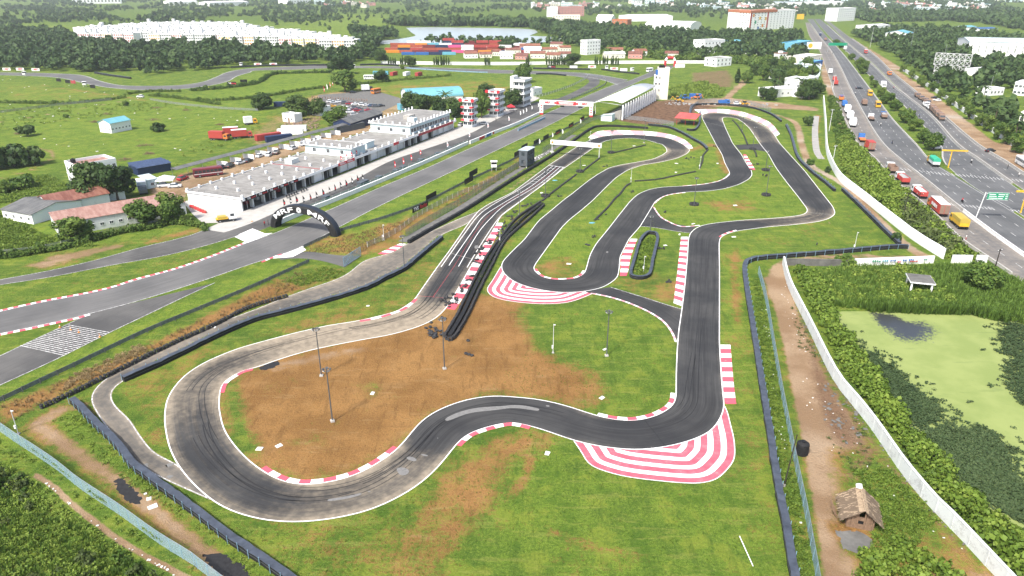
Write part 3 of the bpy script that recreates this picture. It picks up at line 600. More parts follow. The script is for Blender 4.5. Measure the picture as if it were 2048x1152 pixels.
for nm,(a,b,d)in HW.items():
    o,A,B=road(nm,a,b,ASPH_HWY,.010+.004*(nm[0]=='h'),d,.15,.18,(.15,.15),2,6,4)
    HWE[nm]=(A,B);mb=MB()
    for t in((.34,.67)if nm[0]=='h' else(.5,)):dashes(mb,smoothline(A*(1-t)+B*t,2),.16,.023,3,5.2)
    mb.obj('lane_dashes','line_paint',o)
    if nm[0]=='h': # rumble bars painted across
        zb=MB()
        for(x0,y0,x1,y1,n)in([(1800,338,1898,349,13),(1902,349,2046,362,19)]if nm=='highway_east' else[(1803,341,1900,350,1),(1900,408,1990,418,12),(2020,420,2044,424,3)]):
            for i in range(n):
                t=(i+.5)/n;x=x0+(x1-x0)*t;y=y0+(y1-y0)*t;q=np.array([V2(x-3.6,y-2.6),V2(x+3.6,y+2.6)]);N=normals(q);strip(zb,q+N*.13,q-N*.13,.026)
        zb.obj('rumble_bars','line_paint',o)
struct(sheet('highway_junction',WP([(1860,322),(1893,341),(1960,383),(2030,421),(2026,426),(1955,388),(1880,345)]),ASPH_HWY,.009))
# ------------------------------------------------------------------ kerbs and painted run-offs
def kerb(px,w,n=None,side=1,px2=None,first=0,blk=1.1,z=.055,rm='red_paint',wm='white_paint'):
    P=smoothline(crom(WP(px),.5),3)
    if px2:Q=resample(smoothline(crom(WP(px2),.5),3),200);P=resample(P,200)
    else:P=resample(P,200);Q=P+normals(P)*w*side
    L=max(plen(P),plen(Q));n=n or max(2,int(L/blk));root=struct(ob('kerb',None,None,(0,0,0)))
    for i in range(n):
        k0,k1=int(i*199/n),int((i+1)*199/n);idx=list(range(k0,k1+1,max(1,(k1-k0)//3)))
        if idx[-1]!=k1:idx.append(k1)
        b=MB();m_=len(idx);vs=[]
        for(zz,e)in((0,0),(z,.06)):
            vs+=[(*(P[j]+(Q[j]-P[j])*e*.3),zz+(.012 if zz else 0))for j in idx]+[(*(Q[j]+(P[j]-Q[j])*e*.3),zz)for j in idx[::-1]]
        t=2*m_;fs=[tuple(range(t,2*t))]+[(a,(a+1)%t,t+(a+1)%t,t+a)for a in range(t)]
        if side<0 or px2:pass
        b.add(vs,fs);o=b.obj('red_kerb_block' if(i+first)%2==0 else 'white_kerb_block',rm if(i+first)%2==0 else wm,root)
    return root
kerb([(829,598),(812,613),(794,622),(755,634),(719,641)],.75,7,1)
kerb([(994,446),(942,534),(920,573),(902,603),(893,617)],1.9,22,1,[(1007,446),(961,534),(941,573),(920,605),(910,620)],1)
kerb([(440,786),(447,766),(465,753),(487,741),(505,737)],.7,3,-1,None,0)
kerb([(522,938),(539,949),(562,960),(589,967),(617,968),(647,965),(677,959),(707,950),(737,936),(772,914),(795,896)],.85,13,1)
kerb([(913,890),(927,876),(947,864),(985,852),(1024,845),(1062,853)],.8,9,-1)
kerb([(1194,831),(1224,838),(1261,841),(1286,838),(1311,831),(1329,822),(1344,811),(1350,798),(1351,787)],.8,11,1,None,1)
kerb([(1440,690),(1444,751),(1448,796),(1451,808)],2,12,1,[(1461,690),(1466,751),(1471,796),(1473,808)],1)
kerb([(1376,474),(1374,513),(1370,558),(1363,612)],1.7,21,1,[(1362,474),(1358,513),(1353,558),(1347,606)],1)
kerb([(1261,478),(1243,513),(1241,540),(1239,552)],1.7,12,1,[(1275,478),(1262,513),(1257,540),(1253,552)],1)
kerb([(1182,586),(1214,592),(1249,602),(1284,616),(1311,630),(1331,645),(1346,665),(1354,684)],.4,24,-1,rm='faded_pink')
kerb([(1069,538),(1075,547),(1086,554),(1111,559),(1149,557),(1164,550),(1170,542)],.6,10,1)
kerb([(1486,309),(1500,340)],1.3,9,-1,[(1492,309),(1511,340)])
kerb([(1306,414),(1319,433),(1339,445),(1356,452),(1371,454),(1400,451)],.4,18,1,rm='faded_pink')
kerb([(1308,407),(1324,394),(1344,388),(1370,385)],.35,16,-1,rm='faded_pink')
kerb([(1366,372),(1404,369),(1436,363),(1451,356),(1459,348)],.35,16,1,rm='faded_pink')
kerb([(1441,474),(1454,467),(1474,461)],.5,6,1)
kerb([(1184,278),(1214,271),(1261,269),(1311,272),(1341,277),(1366,288),(1376,297)],1,13,1,[(1176,275),(1200,262),(1261,261),(1320,265),(1360,275),(1380,288),(1386,297)],1,rm='faded_pink')
kerb([(1403,229),(1429,225),(1474,230),(1511,242),(1536,255),(1552,273)],1,13,1,[(1388,219),(1440,218),(1476,222),(1508,231),(1540,245),(1560,268)],1,rm='faded_pink')
kerb([(770,509),(790,502),(812,488)],2,6,1,[(755,508),(778,497),(800,487)],0)
kerb([(-60,638),(0,623),(90,603),(175,587),(230,574),(275,559),(350,539),(425,513),(495,485)],.8,64,1)
kerb([(-60,682),(0,668),(50,658),(100,647),(150,636),(178,628)],.8,20,-1)
kerb([(522,524),(545,514),(562,508)],.6,5,-1)
def runoff(px,px2,pitch,name):
    E=smoothline(crom(WP(px),.5),3);P=np.r_[E,crom(WP(px2),1)];lo,hi=P.min(0)-.3,P.max(0)+.3;gx,gy=np.arange(lo[0],hi[0],.22),np.arange(lo[1],hi[1],.22)
    XX,YY=np.meshgrid(gx,gy);Q=np.stack([XX.ravel(),YY.ravel()],1);n=len(gx);ins=inpoly(Q,P);d=linedist(Q,E);near=~ins&(d<.34) # pull the rim onto the outline
    for i in np.where(near)[0]:j=np.argmin(np.hypot(*(E-Q[i]).T));Q[i]=E[j];d[i]=0
    ok=ins|near;q=lambda i,j:j*n+i
    fs=[(q(i,j),q(i+1,j),q(i+1,j+1),q(i,j+1))for j in range(len(gy)-1)for i in range(n-1)if ok[q(i,j)]and ok[q(i+1,j)]and ok[q(i+1,j+1)]and ok[q(i,j+1)]]
    me=bpy.data.meshes.new(name);me.from_pydata(np.c_[Q,np.full(len(Q),.013)].tolist(),[],fs);me.materials.append(stripe_mat(pitch));me.attributes.new('edge','FLOAT','POINT').data.foreach_set('value',d.astype(np.float32));struct(ob(name,me))
runoff([(1147,882),(1162,904),(1180,930),(1224,947),(1274,957),(1361,966),(1406,966),(1436,957),(1461,932),(1470,914),(1469,880),(1462,850),(1455,822),(1450,812)],[(1420,840),(1370,872),(1300,882),(1220,878),(1170,872)],.93,'striped_runoff')
runoff([(1001,533),(985,560),(974,578),(982,591),(1003,599),(1040,605),(1090,608),(1140,604),(1184,588)],[(1150,575),(1060,565),(1020,540)],.88,'striped_runoff')
# ------------------------------------------------------------------ fences, barriers, walls
def mesh_fence_mat(name,col,alpha):
    m=bpy.data.materials.new(name);k=NB(m);k.b.inputs['Base Color'].default_value=(*col,1);k.b.inputs['Roughness'].default_value=.5
    tc=k.N.new('ShaderNodeUVMap').outputs[0]
    def wv(rot):
        mp=k.N.new('ShaderNodeMapping');mp.inputs['Rotation'].default_value=(0,0,rot);k.L.new(tc,mp.inputs[0])
        w=k.N.new('ShaderNodeTexWave');w.inputs['Scale'].default_value=5;k.L.new(mp.outputs[0],w.inputs['Vector']);return w.outputs['Fac']
    w=k.math('MAXIMUM',wv(.785),wv(-.785));a=k.math('MULTIPLY',k.step(w,.58,.92),alpha)
    t=k.N.new('ShaderNodeBsdfTransparent');mx=k.N.new('ShaderNodeMixShader')
    k.L.new(a,mx.inputs[0]);k.L.new(t.outputs[0],mx.inputs[1]);k.L.new(k.b.outputs[0],mx.inputs[2]);k.L.new(mx.outputs[0],k.N['Material Output'].inputs[0])
    MATS[name]=m;return m
mesh_fence_mat('blue_wire_mesh',(.30,.44,.52),1.0);mesh_fence_mat('grey_wire_mesh',(.22,.24,.25),.9);mesh_fence_mat('green_wire_mesh',(.16,.30,.22),.9)
def swept(b,P,w,z0,z1,mi=0,closed=False,zfun=None,side=0.0):
    """wall of width w along a ground line"""
    N=normals(P,closed);L=P+N*(side+w/2);R=P+N*(side-w/2);n=len(P)
    z0=np.zeros(n)+z0;z1=np.zeros(n)+z1
    vs=[(*L[i],z0[i])for i in range(n)]+[(*R[i],z0[i])for i in range(n)]+[(*R[i],z1[i])for i in range(n)]+[(*L[i],z1[i])for i in range(n)]
    fs=[]
    for i in range(n if closed else n-1):
        j=(i+1)%n
        for a,c in((0,1),(1,2),(2,3),(3,0)):fs.append((a*n+i,c*n+i,c*n+j,a*n+j))
    if not closed:fs+=[(0,3*n,2*n,n),(n-1,2*n-1,3*n-1,4*n-1)]
    return b.add(vs,fs,mi)
POST={}
def post(parent,p,h,r=.05,m='steel_blue',name='post',z=0.0,square=False):
    key=(h,r,m,square)
    if key not in POST:
        b=MB()
        if square:b.box(-r,r,-r,r,0,h);b.box(-r*.8,r*.8,-r*.8,r*.8,h,h+.03)
        else:b.tube((0,0,0),(0,0,h),r,n=6)
        POST[key]=b.mesh(name,m)
    return ob(name,POST[key],parent,(p[0],p[1],z))
def along(P,step,off=0.0):
    d=np.r_[0,np.cumsum(np.hypot(*np.diff(P,axis=0).T))];t=np.arange(off,d[-1],step);return np.stack([np.interp(t,d,P[:,0]),np.interp(t,d,P[:,1])],1)
def belt_barrier(label,px,h=.95,w=.75,posts=3.0,side=1,closed=False,m='black_rubber',pm='steel_blue',top=True):
    P=smoothline(crom(WP(px+px[:1])if closed else WE(px),1.0),2)
    if closed:P=P[:-1]
    P=P+RNG.normal(0,.03,P.shape);o=thing('belt_barrier',label,'barrier',(*P[0],0));I=-P[0]
    Q=P+I;b=MB();zz=h+RNG.normal(0,.045,len(Q));swept(b,Q,w,0,zz,0,closed);b.obj('belt_wall',m,o)
    if top:b=MB();swept(b,Q,w+.16,zz+.006,zz+.05,0,closed);b.obj('top_strip','belt_top',o)
    b=MB();swept(b,Q,w+.05,h*.52,h*.56,0,closed);b.obj('belt_seam','grey_metal',o)
    if posts:
        N=normals(P,closed)
        for q in along(Q+N*side*(w/2+.14),posts):post(o,q,h+.35,.045,pm)
    return o
TY=None
def tyre_mesh():
    b=MB();b.torus((0,0,.1),.22,.095,12,6);return b.mesh('tyre','tyre_black',True)
TY=tyre_mesh()
def tyre_wall(label,px,n=3,rows=1,gap=.6,closed=False,belt=False,w=0.0,jitter=.05,cat='tyre wall'):
    """stacked tyres side by side; single tyres are only a few pixels across"""
    P=smoothline(crom(WP(px+(px[:1]if closed else[])),.6),2);o=thing('tyre_wall',label,cat,(*P[0],0));b=MB();N=normals(P)
    for r in range(rows):
        Q=P+N*(r-(rows-1)/2)*.62
        for q in along(Q,gap):
            for i in range(n):
                j=RNG.normal(0,jitter,2);b.torus((q[0]-P[0][0]+j[0],q[1]-P[0][1]+j[1],.11+.2*i),.215,.092,9,4)
    struct(b.obj('tyre','tyre_black',o,True),'stuff');return o
belt_barrier('black belt barrier with grey top between kart track and blue fence by the pond',[(1815,497),(1786,497),(1661,508),(1536,518),(1504,522),(1490,532),(1488,545),(1494,590),(1513,710),(1526,795),(1538,870),(1553,970),(1568,1045),(1588,1170)],1.0,.8,2.6,1)
belt_barrier('straight black belt barrier beside the sandy track and long white boundary wall',[(1684,381),(1720,415),(1760,455),(1799,492)],.95,.7,3,1)
belt_barrier('curved black belt barrier outside the upper right bend of the kart track',[(1572,252),(1582,274),(1594,314),(1619,342),(1649,366),(1669,383)],.9,.7,3,1)
belt_barrier('rusty black belt barrier with weeds on top between kart pit road and brown verge',[(248,763),(310,736),(387,698),(440,672),(512,642),(574,626),(662,602),(737,578),(762,564),(807,542),(837,517),(884,478)],.95,.8,2.2,1,m='black_rubber')
belt_barrier('black belt barrier with smooth grey top and blue posts below the dusty pit road bend',[(146,806),(165,822),(190,850),(225,882),(250,910),(265,934),(300,960),(340,990),(400,1034),(470,1088),(530,1128),(590,1170)],1.0,.8,2.0,-1)
belt_barrier('long black belt barrier along the kart start straight below the grey fence',[(817,487),(862,461),(937,418),(1024,362),(1099,316),(1140,288),(1180,260),(1200,254),(1240,254),(1296,258)],.9,.8,0,1,top=False)
belt_barrier('black belt barrier wrapping the upper hairpin with pink and white kerb',[(1297,251),(1336,256),(1361,266),(1386,280),(1404,290),(1414,300)],.9,.8,3,1)
belt_barrier('black belt barrier behind the white kerb near the construction site',[(1380,230),(1384,214),(1400,210),(1440,210),(1500,216),(1540,229),(1562,244)],.9,.7,3,1)
belt_barrier('short grey hooked belt barrier beside the red roofed shelter',[(1400,226),(1398,250),(1388,262),(1374,261)],.9,.6,0,1)
ISL=[(1296,468),(1309,468),(1315,480),(1306,520),(1296,556),(1262,556),(1270,518),(1281,483)]
belt_barrier('closed grey topped belt barrier ring around a planted island',ISL,.85,.55,0,1,True)
tyre_wall('long wall of stacked black tyres beside the kart pit road and dry brush',[(85,817),(150,787),(250,737),(350,688),(430,652),(500,617),(577,594)],4,1,.66)
TWL=[(1081,406),(1033,439),(1000,480),(972,518),(942,576),(915,632),(889,676)];TWR=[(1088,412),(1059,439),(1012,482),(983,535),(962,576),(936,632),(910,676)]
tyre_wall('left tyre row of the double wall next to the start straight kerb',TWL,4,1,.66)
tyre_wall('right tyre row of the double wall facing the hairpin infield',TWR+[(906,681),(900,684),(893,683),(889,678)],4,1,.66)
MID=[((a[0]+b[0])/2,(a[1]+b[1])/2)for a,b in zip(TWL,TWR)]
def core():
    P=smoothline(crom(WP(MID),1),2);b=MB();swept(b,P-P[0],.75,.05,.72);o=thing('belt_cover','dark conveyor belt laid between the two tyre rows of the double wall','belt',(*P[0],0));b.obj('belt_sheet','black_rubber',o)
core()
for lb,px in(('tyre chain winding through the grass below the kart gantry leg',[(1291,291),(1262,298),(1229,306)]),('tyre chain from the gantry leg to a floodlight mast',[(1199,317),(1182,330),(1167,342)]),('tyre chain between two floodlight masts beside the start grid',[(1152,350),(1125,370),(1097,392),(1084,403)]),
               ('crooked tyre chain ending at a blue sack in the infield',[(1190,441),(1203,428),(1216,415),(1230,398),(1241,388),(1250,375),(1260,368)]),('tyre chain across the infield between two white camera poles',[(1271,363),(1300,361),(1324,358),(1360,350),(1391,344)]),
               ('tyre chain climbing from camera pole to the hairpin barrier',[(1399,337),(1405,322),(1406,312),(1416,300)]),('tyre chain in the narrow grass tongue between the upper bends',[(1465,241),(1474,250),(1482,262),(1488,272),(1495,290)]),('short tyre chain below the second narrow link road',[(1506,298),(1511,306),(1513,314)])):
    tyre_wall(lb,px,2,1,.6,cat='tyre chain')
# loose tyres: each one a thing
def tyre(x,y,z=0.0,flat=True,label='loose black tyre lying beside the start straight kerb',sc=1.2,group='loose tyres along the kerb',jit=0.0):
    g=G(x,y);o=ob('tyre',TY,None,(g[0]+random.uniform(-jit,jit),g[1]+random.uniform(-jit,jit),z+.02));tag(o,label,'tyre',group);o.scale=(sc,)*3
    if flat:o.rotation_euler=(random.uniform(-.25,.25),random.uniform(-.25,.25),0)
    else:o.rotation_euler=(math.pi/2,0,random.uniform(0,6));o.location.z=.32*sc
for(x,y,n)in((1048,412,4),(1058,409,3),(1031,425,5),(1019,433,4),(1022,440,2),(1012,446,2),(1011,452,3),(1003,460,4),(1000,466,2),(993,473,3),(987,481,2),(973,484,4),(979,488,5),(968,495,4),(962,500,5),(955,507,5),(962,513,3),(950,522,5),(956,527,3),(942,552,4),(937,560,4),(926,573,6),(920,582,5),(909,590,3),(898,596,5),(888,604,4),(905,607,4),(915,601,3),(895,612,2)):
    for i in range(n):tyre(x,y,.2*(i//3),random.random()<.75,jit=.75)
for i in range(26):tyre(random.gauss(868,9),random.gauss(669,6),.2*(i%2),True,'loose black tyre in the heap at the end of the double tyre wall',group='heap of loose tyres')
for(x,y,n)in((884,636,2),(862,646,1),(936,682,1),(932,708,3),(852,657,1)):
    for i in range(n):tyre(x+i*6,y+i*2,0,True,'single tyre lying apart on the bare brown infield',group='tyres on the bare infield')
for(x,y,n)in((1184,475,2),(1173,490,3),(1265,385,2),(1320,498,3),(1335,565,3),(1328,425,2),(1207,333,3),(1115,393,3),(1371,318,3),(1384,316,2),(1509,330,3),(1500,340,2),(1526,352,3),(1426,294,4),(1198,440,1),(1212,429,1),(1637,492,1)):
    for i in range(n):tyre(x+i*3.5,y+random.uniform(-1,1),0,random.random()<.6,'single tyre left in the grass between the kart track loops',group='tyres in the infield grass',jit=.3)

def mesh_fence(label,px,h,mm,pm,step=2.6,r=.04,rail=True,cat='fence',z=0.0,pname='post'):
    P=along(crom(WE(px),.5),step);o=thing('wire_fence',label,cat,(*P[0],0));Q=P-P[0]
    for i,q in enumerate(Q):post(o,q,h,r,pm,pname)
    for i in range(len(Q)-1):
        a,c=Q[i],Q[i+1];d=plen([a,c]);me=bpy.data.meshes.new('wire_panel')
        me.from_pydata([(*a,.03),(*c,.03),(*c,h-.04),(*a,h-.04)],[],[(0,1,2,3)]);me.materials.append(M(mm));u=me.uv_layers.new();u.data.foreach_set('uv',[0,0,d,0,d,h,0,h]);ob('wire_panel',me,o)
    if rail:
        b=MB()
        for i in range(len(Q)-1):b.tube((*Q[i],h),(*Q[i+1],h),.028,n=5)
        b.obj('top_rail',pm if pm!='steel_blue' else 'steel',o)
    return o
mesh_fence('tall blue wire mesh fence overgrown with creepers beside the weedy lot',[(-130,885),(-70,858),(-20,854),(37,889),(112,939),(162,979),(240,1031),(320,1089),(387,1131),(440,1172)],2.1,'blue_wire_mesh','steel_blue',2.2)
mesh_fence('blue wire mesh fence between belt barrier and rutted dirt lane',[(1516,548),(1530,600),(1545,690),(1560,780),(1576,864),(1593,952),(1611,1039),(1634,1170)],2.0,'blue_wire_mesh','steel_blue',2.4)
mesh_fence('grey wire fence with dark posts above the start straight footpath',[(812,474),(850,450),(930,403),(1020,345),(1060,322)],2.0,'grey_wire_mesh','pole_grey',2.2)
mesh_fence('grey wire fence with dark posts right of the timing cabin',[(1085,306),(1110,290),(1170,250),(1200,238),(1240,238),(1300,244),(1350,252)],2.0,'grey_wire_mesh','pole_grey',2.4)
mesh_fence('concrete post wire fence between guard rail and weedy strip',[(735,495),(790,468),(840,432),(900,400),(980,365),(1046,325)],1.6,'grey_wire_mesh','pole_white',3.0,.05,False)
mesh_fence('green mesh fence on top of the pit wall',[(560,447),(624,420),(680,397),(776,357),(860,321),(940,286)],1.9,'green_wire_mesh','pole_white',4.0,.035,False)
mesh_fence('wire catch fence behind the belt barrier at the upper bends',[(1382,222),(1400,206),(1440,205),(1500,210),(1545,224)],2,'grey_wire_mesh','pole_grey',3)
mesh_fence('old wooden post fence around the grassy paddock below the race track curve',[(300,200),(340,207),(400,214),(460,219),(520,222)],1.3,'grey_wire_mesh','wood',3.5,.07,False)
mesh_fence('crooked wooden post fence at the left edge of the weedy field',[(0,226),(40,221),(80,216),(120,211),(180,205),(230,200)],1.4,'grey_wire_mesh','wood',3.5,.07,False)
mesh_fence('whitish post fence on the inside of the pit entry bend',[(1072,196),(1100,188),(1140,174),(1168,160),(1176,152)],1.5,'grey_wire_mesh','pole_white',4,.08,False)
mesh_fence('concrete post fence half hidden by hedge before the tiled long building',[(0,512),(73,505),(150,488),(245,463),(300,455),(345,445),(372,440)],1.7,'grey_wire_mesh','concrete',3.4,.06,False)
def rail_fence(label,px,step=3.0,h=.95,m='guard_steel'):
    P=crom(WE(px),1.5);P=smoothline(P,2);o=thing('guard_rail',label,'guard rail',(*P[0],0));Q=P-P[0]
    for z in(.28,.55,.82):
        b=MB();swept(b,Q,.07,z-.11,z+.11);b.obj('rail',m,o)
    N=normals(P)
    for q in along(Q+N*-.13,step):post(o,q,h+.12,.06,'pole_grey',square=True)
rail_fence('grey triple guard rail between the escape road grass and dry brush',[(-60,832),(5,803),(82,766),(150,734),(292,666),(380,629),(500,579),(562,551),(619,525)])
rail_fence('grey triple guard rail right of the black tyre arch along the straight',[(607,497),(652,476),(682,463),(762,440),(812,423),(854,406),(937,363),(1024,322),(1069,293),(1120,265),(1180,236)])
rail_fence('guard rail on the inside of the far pit entry bend',[(1140,200),(1175,186),(1206,172),(1212,162),(1200,155),(1170,150)],4,.9,'steel')
rail_fence('pale blue guard rail along the far end of the race track',[(812,137),(870,141),(940,145),(975,146)],5,1.0,'steel_blue')
def wall(name,label,px,h,m,w=.25,cope=True,step=3.0,pil=0.0,cat='wall',rough=.03):
    P=crom(WE(px),step);o=thing(name,label,cat,(*P[0],0));Q=P-P[0];b=MB();z=h+RNG.normal(0,rough,len(Q));swept(b,Q,w,0,z);b.obj('wall_face',m,o)
    if cope:b=MB();swept(b,Q,w+.08,z+.003,z+.10);b.obj('coping',m if cope is True else cope,o)
    if pil:
        for q in along(Q,pil):post(o,q,h+.02,w*.62,m,'pilaster',square=True)
    return o
wall('boundary_wall','long pale grey concrete wall between the dirt lane and the green pond',[(1566,530),(1578,576),(1618,658),(1666,756),(1711,816),(1743,856),(1796,934),(1843,994),(1926,1081),(2010,1172)],2.15,'grey_white_wall',.3,True,2.5,3.0)
wall('boundary_wall','bright white boundary wall between sandy track and highway bushes',[(1646,200),(1650,250),(1652,298),(1660,327),(1680,362),(1726,400),(1776,441),(1826,480),(1886,518)],2.6,'white_wall',.3,True,3)
wall('boundary_wall','dark stained wall running from the concrete wall corner to the mural wall',[(1568,530),(1600,531),(1650,532),(1700,532)],1.6,'dark_concrete',.3)
wall('mural_wall','white wall painted with blue green and red lettering above tall grass',[(1706,532),(1760,530),(1820,528),(1866,526)],1.7,'white_wall',.3)
wall('mural_wall','low white wall with faint lettering near the highway service road',[(1902,526),(1942,526)],1.9,'white_wall',.3)
wall('mural_wall','short white wall end beside the service road kerb and electric pole',[(1950,526),(1972,527)],1.9,'white_wall',.3)
wall('boundary_wall','long white wall behind the race track in front of the container yard',[(762,128),(832,129),(930,130),(1024,130),(1161,128),(1324,127),(1440,127)],2.4,'white_wall',.4,False,12)
wall('boundary_wall','white compound wall broken by trees along the east service road',[(1803,140),(1861,178),(1906,210),(1948,240),(2031,297),(2110,352)],2.2,'white_wall',.3,True,5)
wall('pit_wall','white pit wall between pit lane and race track grass strip',[(556,450),(624,421),(680,399),(776,359),(860,323),(936,289)],1.35,'white_wall',.45,False)
wall('pit_wall','pale pit wall with red and blue advertising panels towards the gantry',[(940,288),(990,267),(1036,249),(1083,227)],1.35,'white_wall',.45,False)
wall('pit_wall','blue grey wall of the far pit entry curve',[(1036,262),(1060,251),(1090,237)],.9,'steel_blue',.3,False)
for nm,lb,e,k_,s_ in(('concrete_barrier','low concrete barrier between west service road and highway','highway_west',0,-.35),('median_kerb','kerb on the west side of the planted highway median','highway_west',1,.2),('median_kerb','kerb on the east side of the planted highway median','highway_east',0,-.2),('concrete_barrier','concrete barrier between highway and east service road','highway_east',1,.35),('concrete_barrier','low parapet on the outer side of the east service road','service_road_east',1,.3),('concrete_barrier','low cracked parapet between bushes and the west service road','service_road_west',0,-.3)):
    P=HWE[e][k_];d=np.array([CAMH*0+p[1]for p in P]);G_={'highway_west0':(175,1200),'highway_west1':(255,900),'highway_east0':(255,900),'highway_east1':(232,1200),'service_road_east1':(170,900),'service_road_west0':(150,480)}[e+str(k_)]
    P=P[(d>G_[0])&(d<G_[1])];s=1 if((HWE[e][1-k_][5]-HWE[e][k_][5])@normals(HWE[e][k_])[5])>0 else-1;P=P-normals(P)*s*abs(s_)
    o=thing(nm,lb,'kerb' if 'kerb' in nm else 'barrier',(*P[0],0));hh=.25 if 'kerb' in nm else.75
    b=MB();swept(b,P-P[0],.35,0,hh);b.obj('concrete_run','pale_concrete',o)
    if hh>.5:b=MB();swept(b,P-P[0],.65,0,.22);b.obj('footing','concrete',o)
def railing():
    P=along(crom(WP([(1926,424),(1985,469),(2048,514),(2140,580)]),1),.55);o=thing('railing','white baluster railing between the west service road and highway','railing',(*P[0],0));Q=P-P[0]
    for z0,z1,nm in((0,.22,'plinth'),(.95,1.05,'handrail')):b=MB();swept(b,Q,.25,z0,z1);b.obj(nm,'white_paint',o)
    for q in Q:post(o,q,.95,.10,'white_paint','baluster',square=True)
railing()
b=MB();P=crom(WP([(806,484),(850,458),(930,411),(1020,352),(1100,302),(1150,270)]),2);N=normals(P);strip(b,P+N*1.5,P-N*.9,.012);struct(b.obj('footpath','dark_concrete'))
b=MB();P=crom(WP([(1633,232),(1630,262),(1633,300),(1643,318)]),2);N=normals(P);strip(b,P+N*1.3,P-N*1.3,.02);struct(b.obj('drain_path','concrete'))
# swing gate of blue tube
g0,g1=G(688,534),G(722,512);w=plen([g0,g1]);o=thing('mesh_gate','pale blue tubular mesh gate standing across the kart access road','gate',g0,math.atan2(g1[1]-g0[1],g1[0]-g0[0]))
b=MB()
for p,q in(((0,0,.1),(0,0,2.4)),((w,0,.1),(w,0,2.4)),((0,0,2.4),(w,0,2.4)),((0,0,.15),(w,0,.15)),((w/2,0,.15),(w/2,0,2.4)),((0,0,.15),(w/2,0,2.4)),((w,0,.15),(w/2,0,2.4))):b.tube(p,q,.05)
b.obj('gate_frame','steel_blue',o);me=bpy.data.meshes.new('wire_panel');me.from_pydata([(0,.02,.15),(w,.02,.15),(w,.02,2.4),(0,.02,2.4)],[],[(0,1,2,3)]);me.materials.append(M('blue_wire_mesh'));me.uv_layers.new().data.foreach_set('uv',[0,0,w,0,w,2.3,0,2.3]);ob('wire_panel',me,o)
# ------------------------------------------------------------------ masts and poles
def flood(x,y,yt,label,ring=0,m='pole_grey',lamps=5):
    g=G(x,y);h=HT(x,y,yt);o=thing('floodlight_mast',label,'floodlight',g,random.uniform(0,3),'floodlight masts of the kart track')
    b=MB();b.tube((0,0,.3),(0,0,h),.11,.08,8);b.obj('pole',m,o)
    b=MB();b.box(-.3,.3,-.3,.3,0,.28);b.box(-.2,.2,-.2,.2,.28,.34);b.obj('base','pale_concrete',o)
    b=MB();R_=.55
    for i in range(lamps):a=2*math.pi*i/lamps;b.tube((0,0,h-.15),(R_*math.cos(a),R_*math.sin(a),h-.3),.03)
    b.torus((0,0,h-.3),R_,.025,10,4);b.obj('lamp_ring',m,o)
    for i in range(lamps):
        a=2*math.pi*i/lamps;T=Matrix.Translation((R_*math.cos(a),R_*math.sin(a),h-.38))@Matrix.Rotation(a,4,'Z')@Matrix.Rotation(.7,4,'Y')
        c=MB();c.box(-.06,.06,-.2,.2,-.16,.16,0,T);c.box(.06,.085,-.17,.17,-.13,.13,1,T);c.obj('lamp_head',['pole_grey','white_sheet'],o)
    if ring:
        lb='ring of stacked tyres around the foot of a floodlight mast';t=thing('tyre_ring',lb,'tyre stack',g,0,'tyre rings at the masts');c=MB()
        for i in range(12):
            a=2*math.pi*i/12
            for k_ in range(3):c.torus((1.15*math.cos(a),1.15*math.sin(a),.12+.21*k_),.23,.1,9,4)
        struct(c.obj('tyre','tyre_black',t,True),'stuff')
for i,(x,y,yt,lb,rg)in enumerate(((643,752,655,'tall dark floodlight mast on the bare soil by the gravel edge of the dusty bend',0),(665,843,735,'tall dark floodlight mast with white foot in the middle of the bare brown infield',0),(889,738,635,'tall dark floodlight mast on brown soil near the end of the double tyre wall',0),(1213,712,620,'tall dark floodlight mast in the green infield corner beside the camera pole',0),
    (1039,430,380,'slim floodlight mast among loose tyres right of the start grid',0),(1091,393,340,'floodlight mast in a tyre ring beside the painted start grid',1),(1160,344,295,'floodlight mast in a tyre ring below the white kart gantry',1),(1222,306,260,'floodlight mast in a tyre ring inside the upper hairpin',1),(1388,410,354,'floodlight mast in a tyre ring on the wide pale green infield',1),(1300,468,430,'floodlight mast at the pointed end of the planted island',0),
    (1532,391,330,'floodlight mast in a tyre ring beside the long right hand straight',1),(1531,341,300,'floodlight mast in a tyre ring under the narrow link road',1),(1505,299,252,'floodlight mast beside the narrow link road between the upper bends',1),(1484,262,226,'floodlight mast in the thin grass tongue of the upper bends',0),(1288,286,238,'floodlight mast inside the top of the hairpin with the pink kerb',0),(809,540,470,'slim lamp mast beside the weed topped barrier opposite the pink kerb',0))):
    flood(x,y,yt,lb,rg)
def campole(x,y,yt,label,sx=0):
    g=G(x,y);h=HT(x,y,yt);o=thing('camera_pole',label,'pole',g,0,'white camera poles');b=MB();b.tube((0,0,.1),(sx,0,h),.06,.045,7);b.obj('pole','pole_white',o)
    b=MB();b.box(-.22,.22,-.2,.2,0,.15);b.obj('base','concrete',o);b=MB();b.box(-.25,.02,-.16,.1,1.0,1.55);b.obj('cabinet','white_sheet',o);b=MB();b.box(-.05,.3,-.08,.08,h-.25,h-.1);b.tube((.3,0,h-.18),(.36,0,h-.18),.07);b.obj('camera','pole_white',o)
for x,y,yt,lb in((1106,706,648,'thin white camera pole on the border of soil and grass in the infield'),(768,481,449,'white camera pole with box on the dry verge near the mesh gate'),(1708,501,464,'white camera pole behind the belt barrier near the mural wall'),(1000,487,456,'white camera pole standing between the two tyre rows'),(1262,364,335,'white camera pole at the joint of two tyre chains in the infield'),(1399,338,313,'white camera pole at the end of the long tyre chain'),(1287,545,512,'white camera pole inside the planted island'),(37,868,820,'grey pole beside the blue fence and dirt lane'),(1180,286,262,'small white pole near the pink kerb of the hairpin')):campole(x,y,yt,lb)
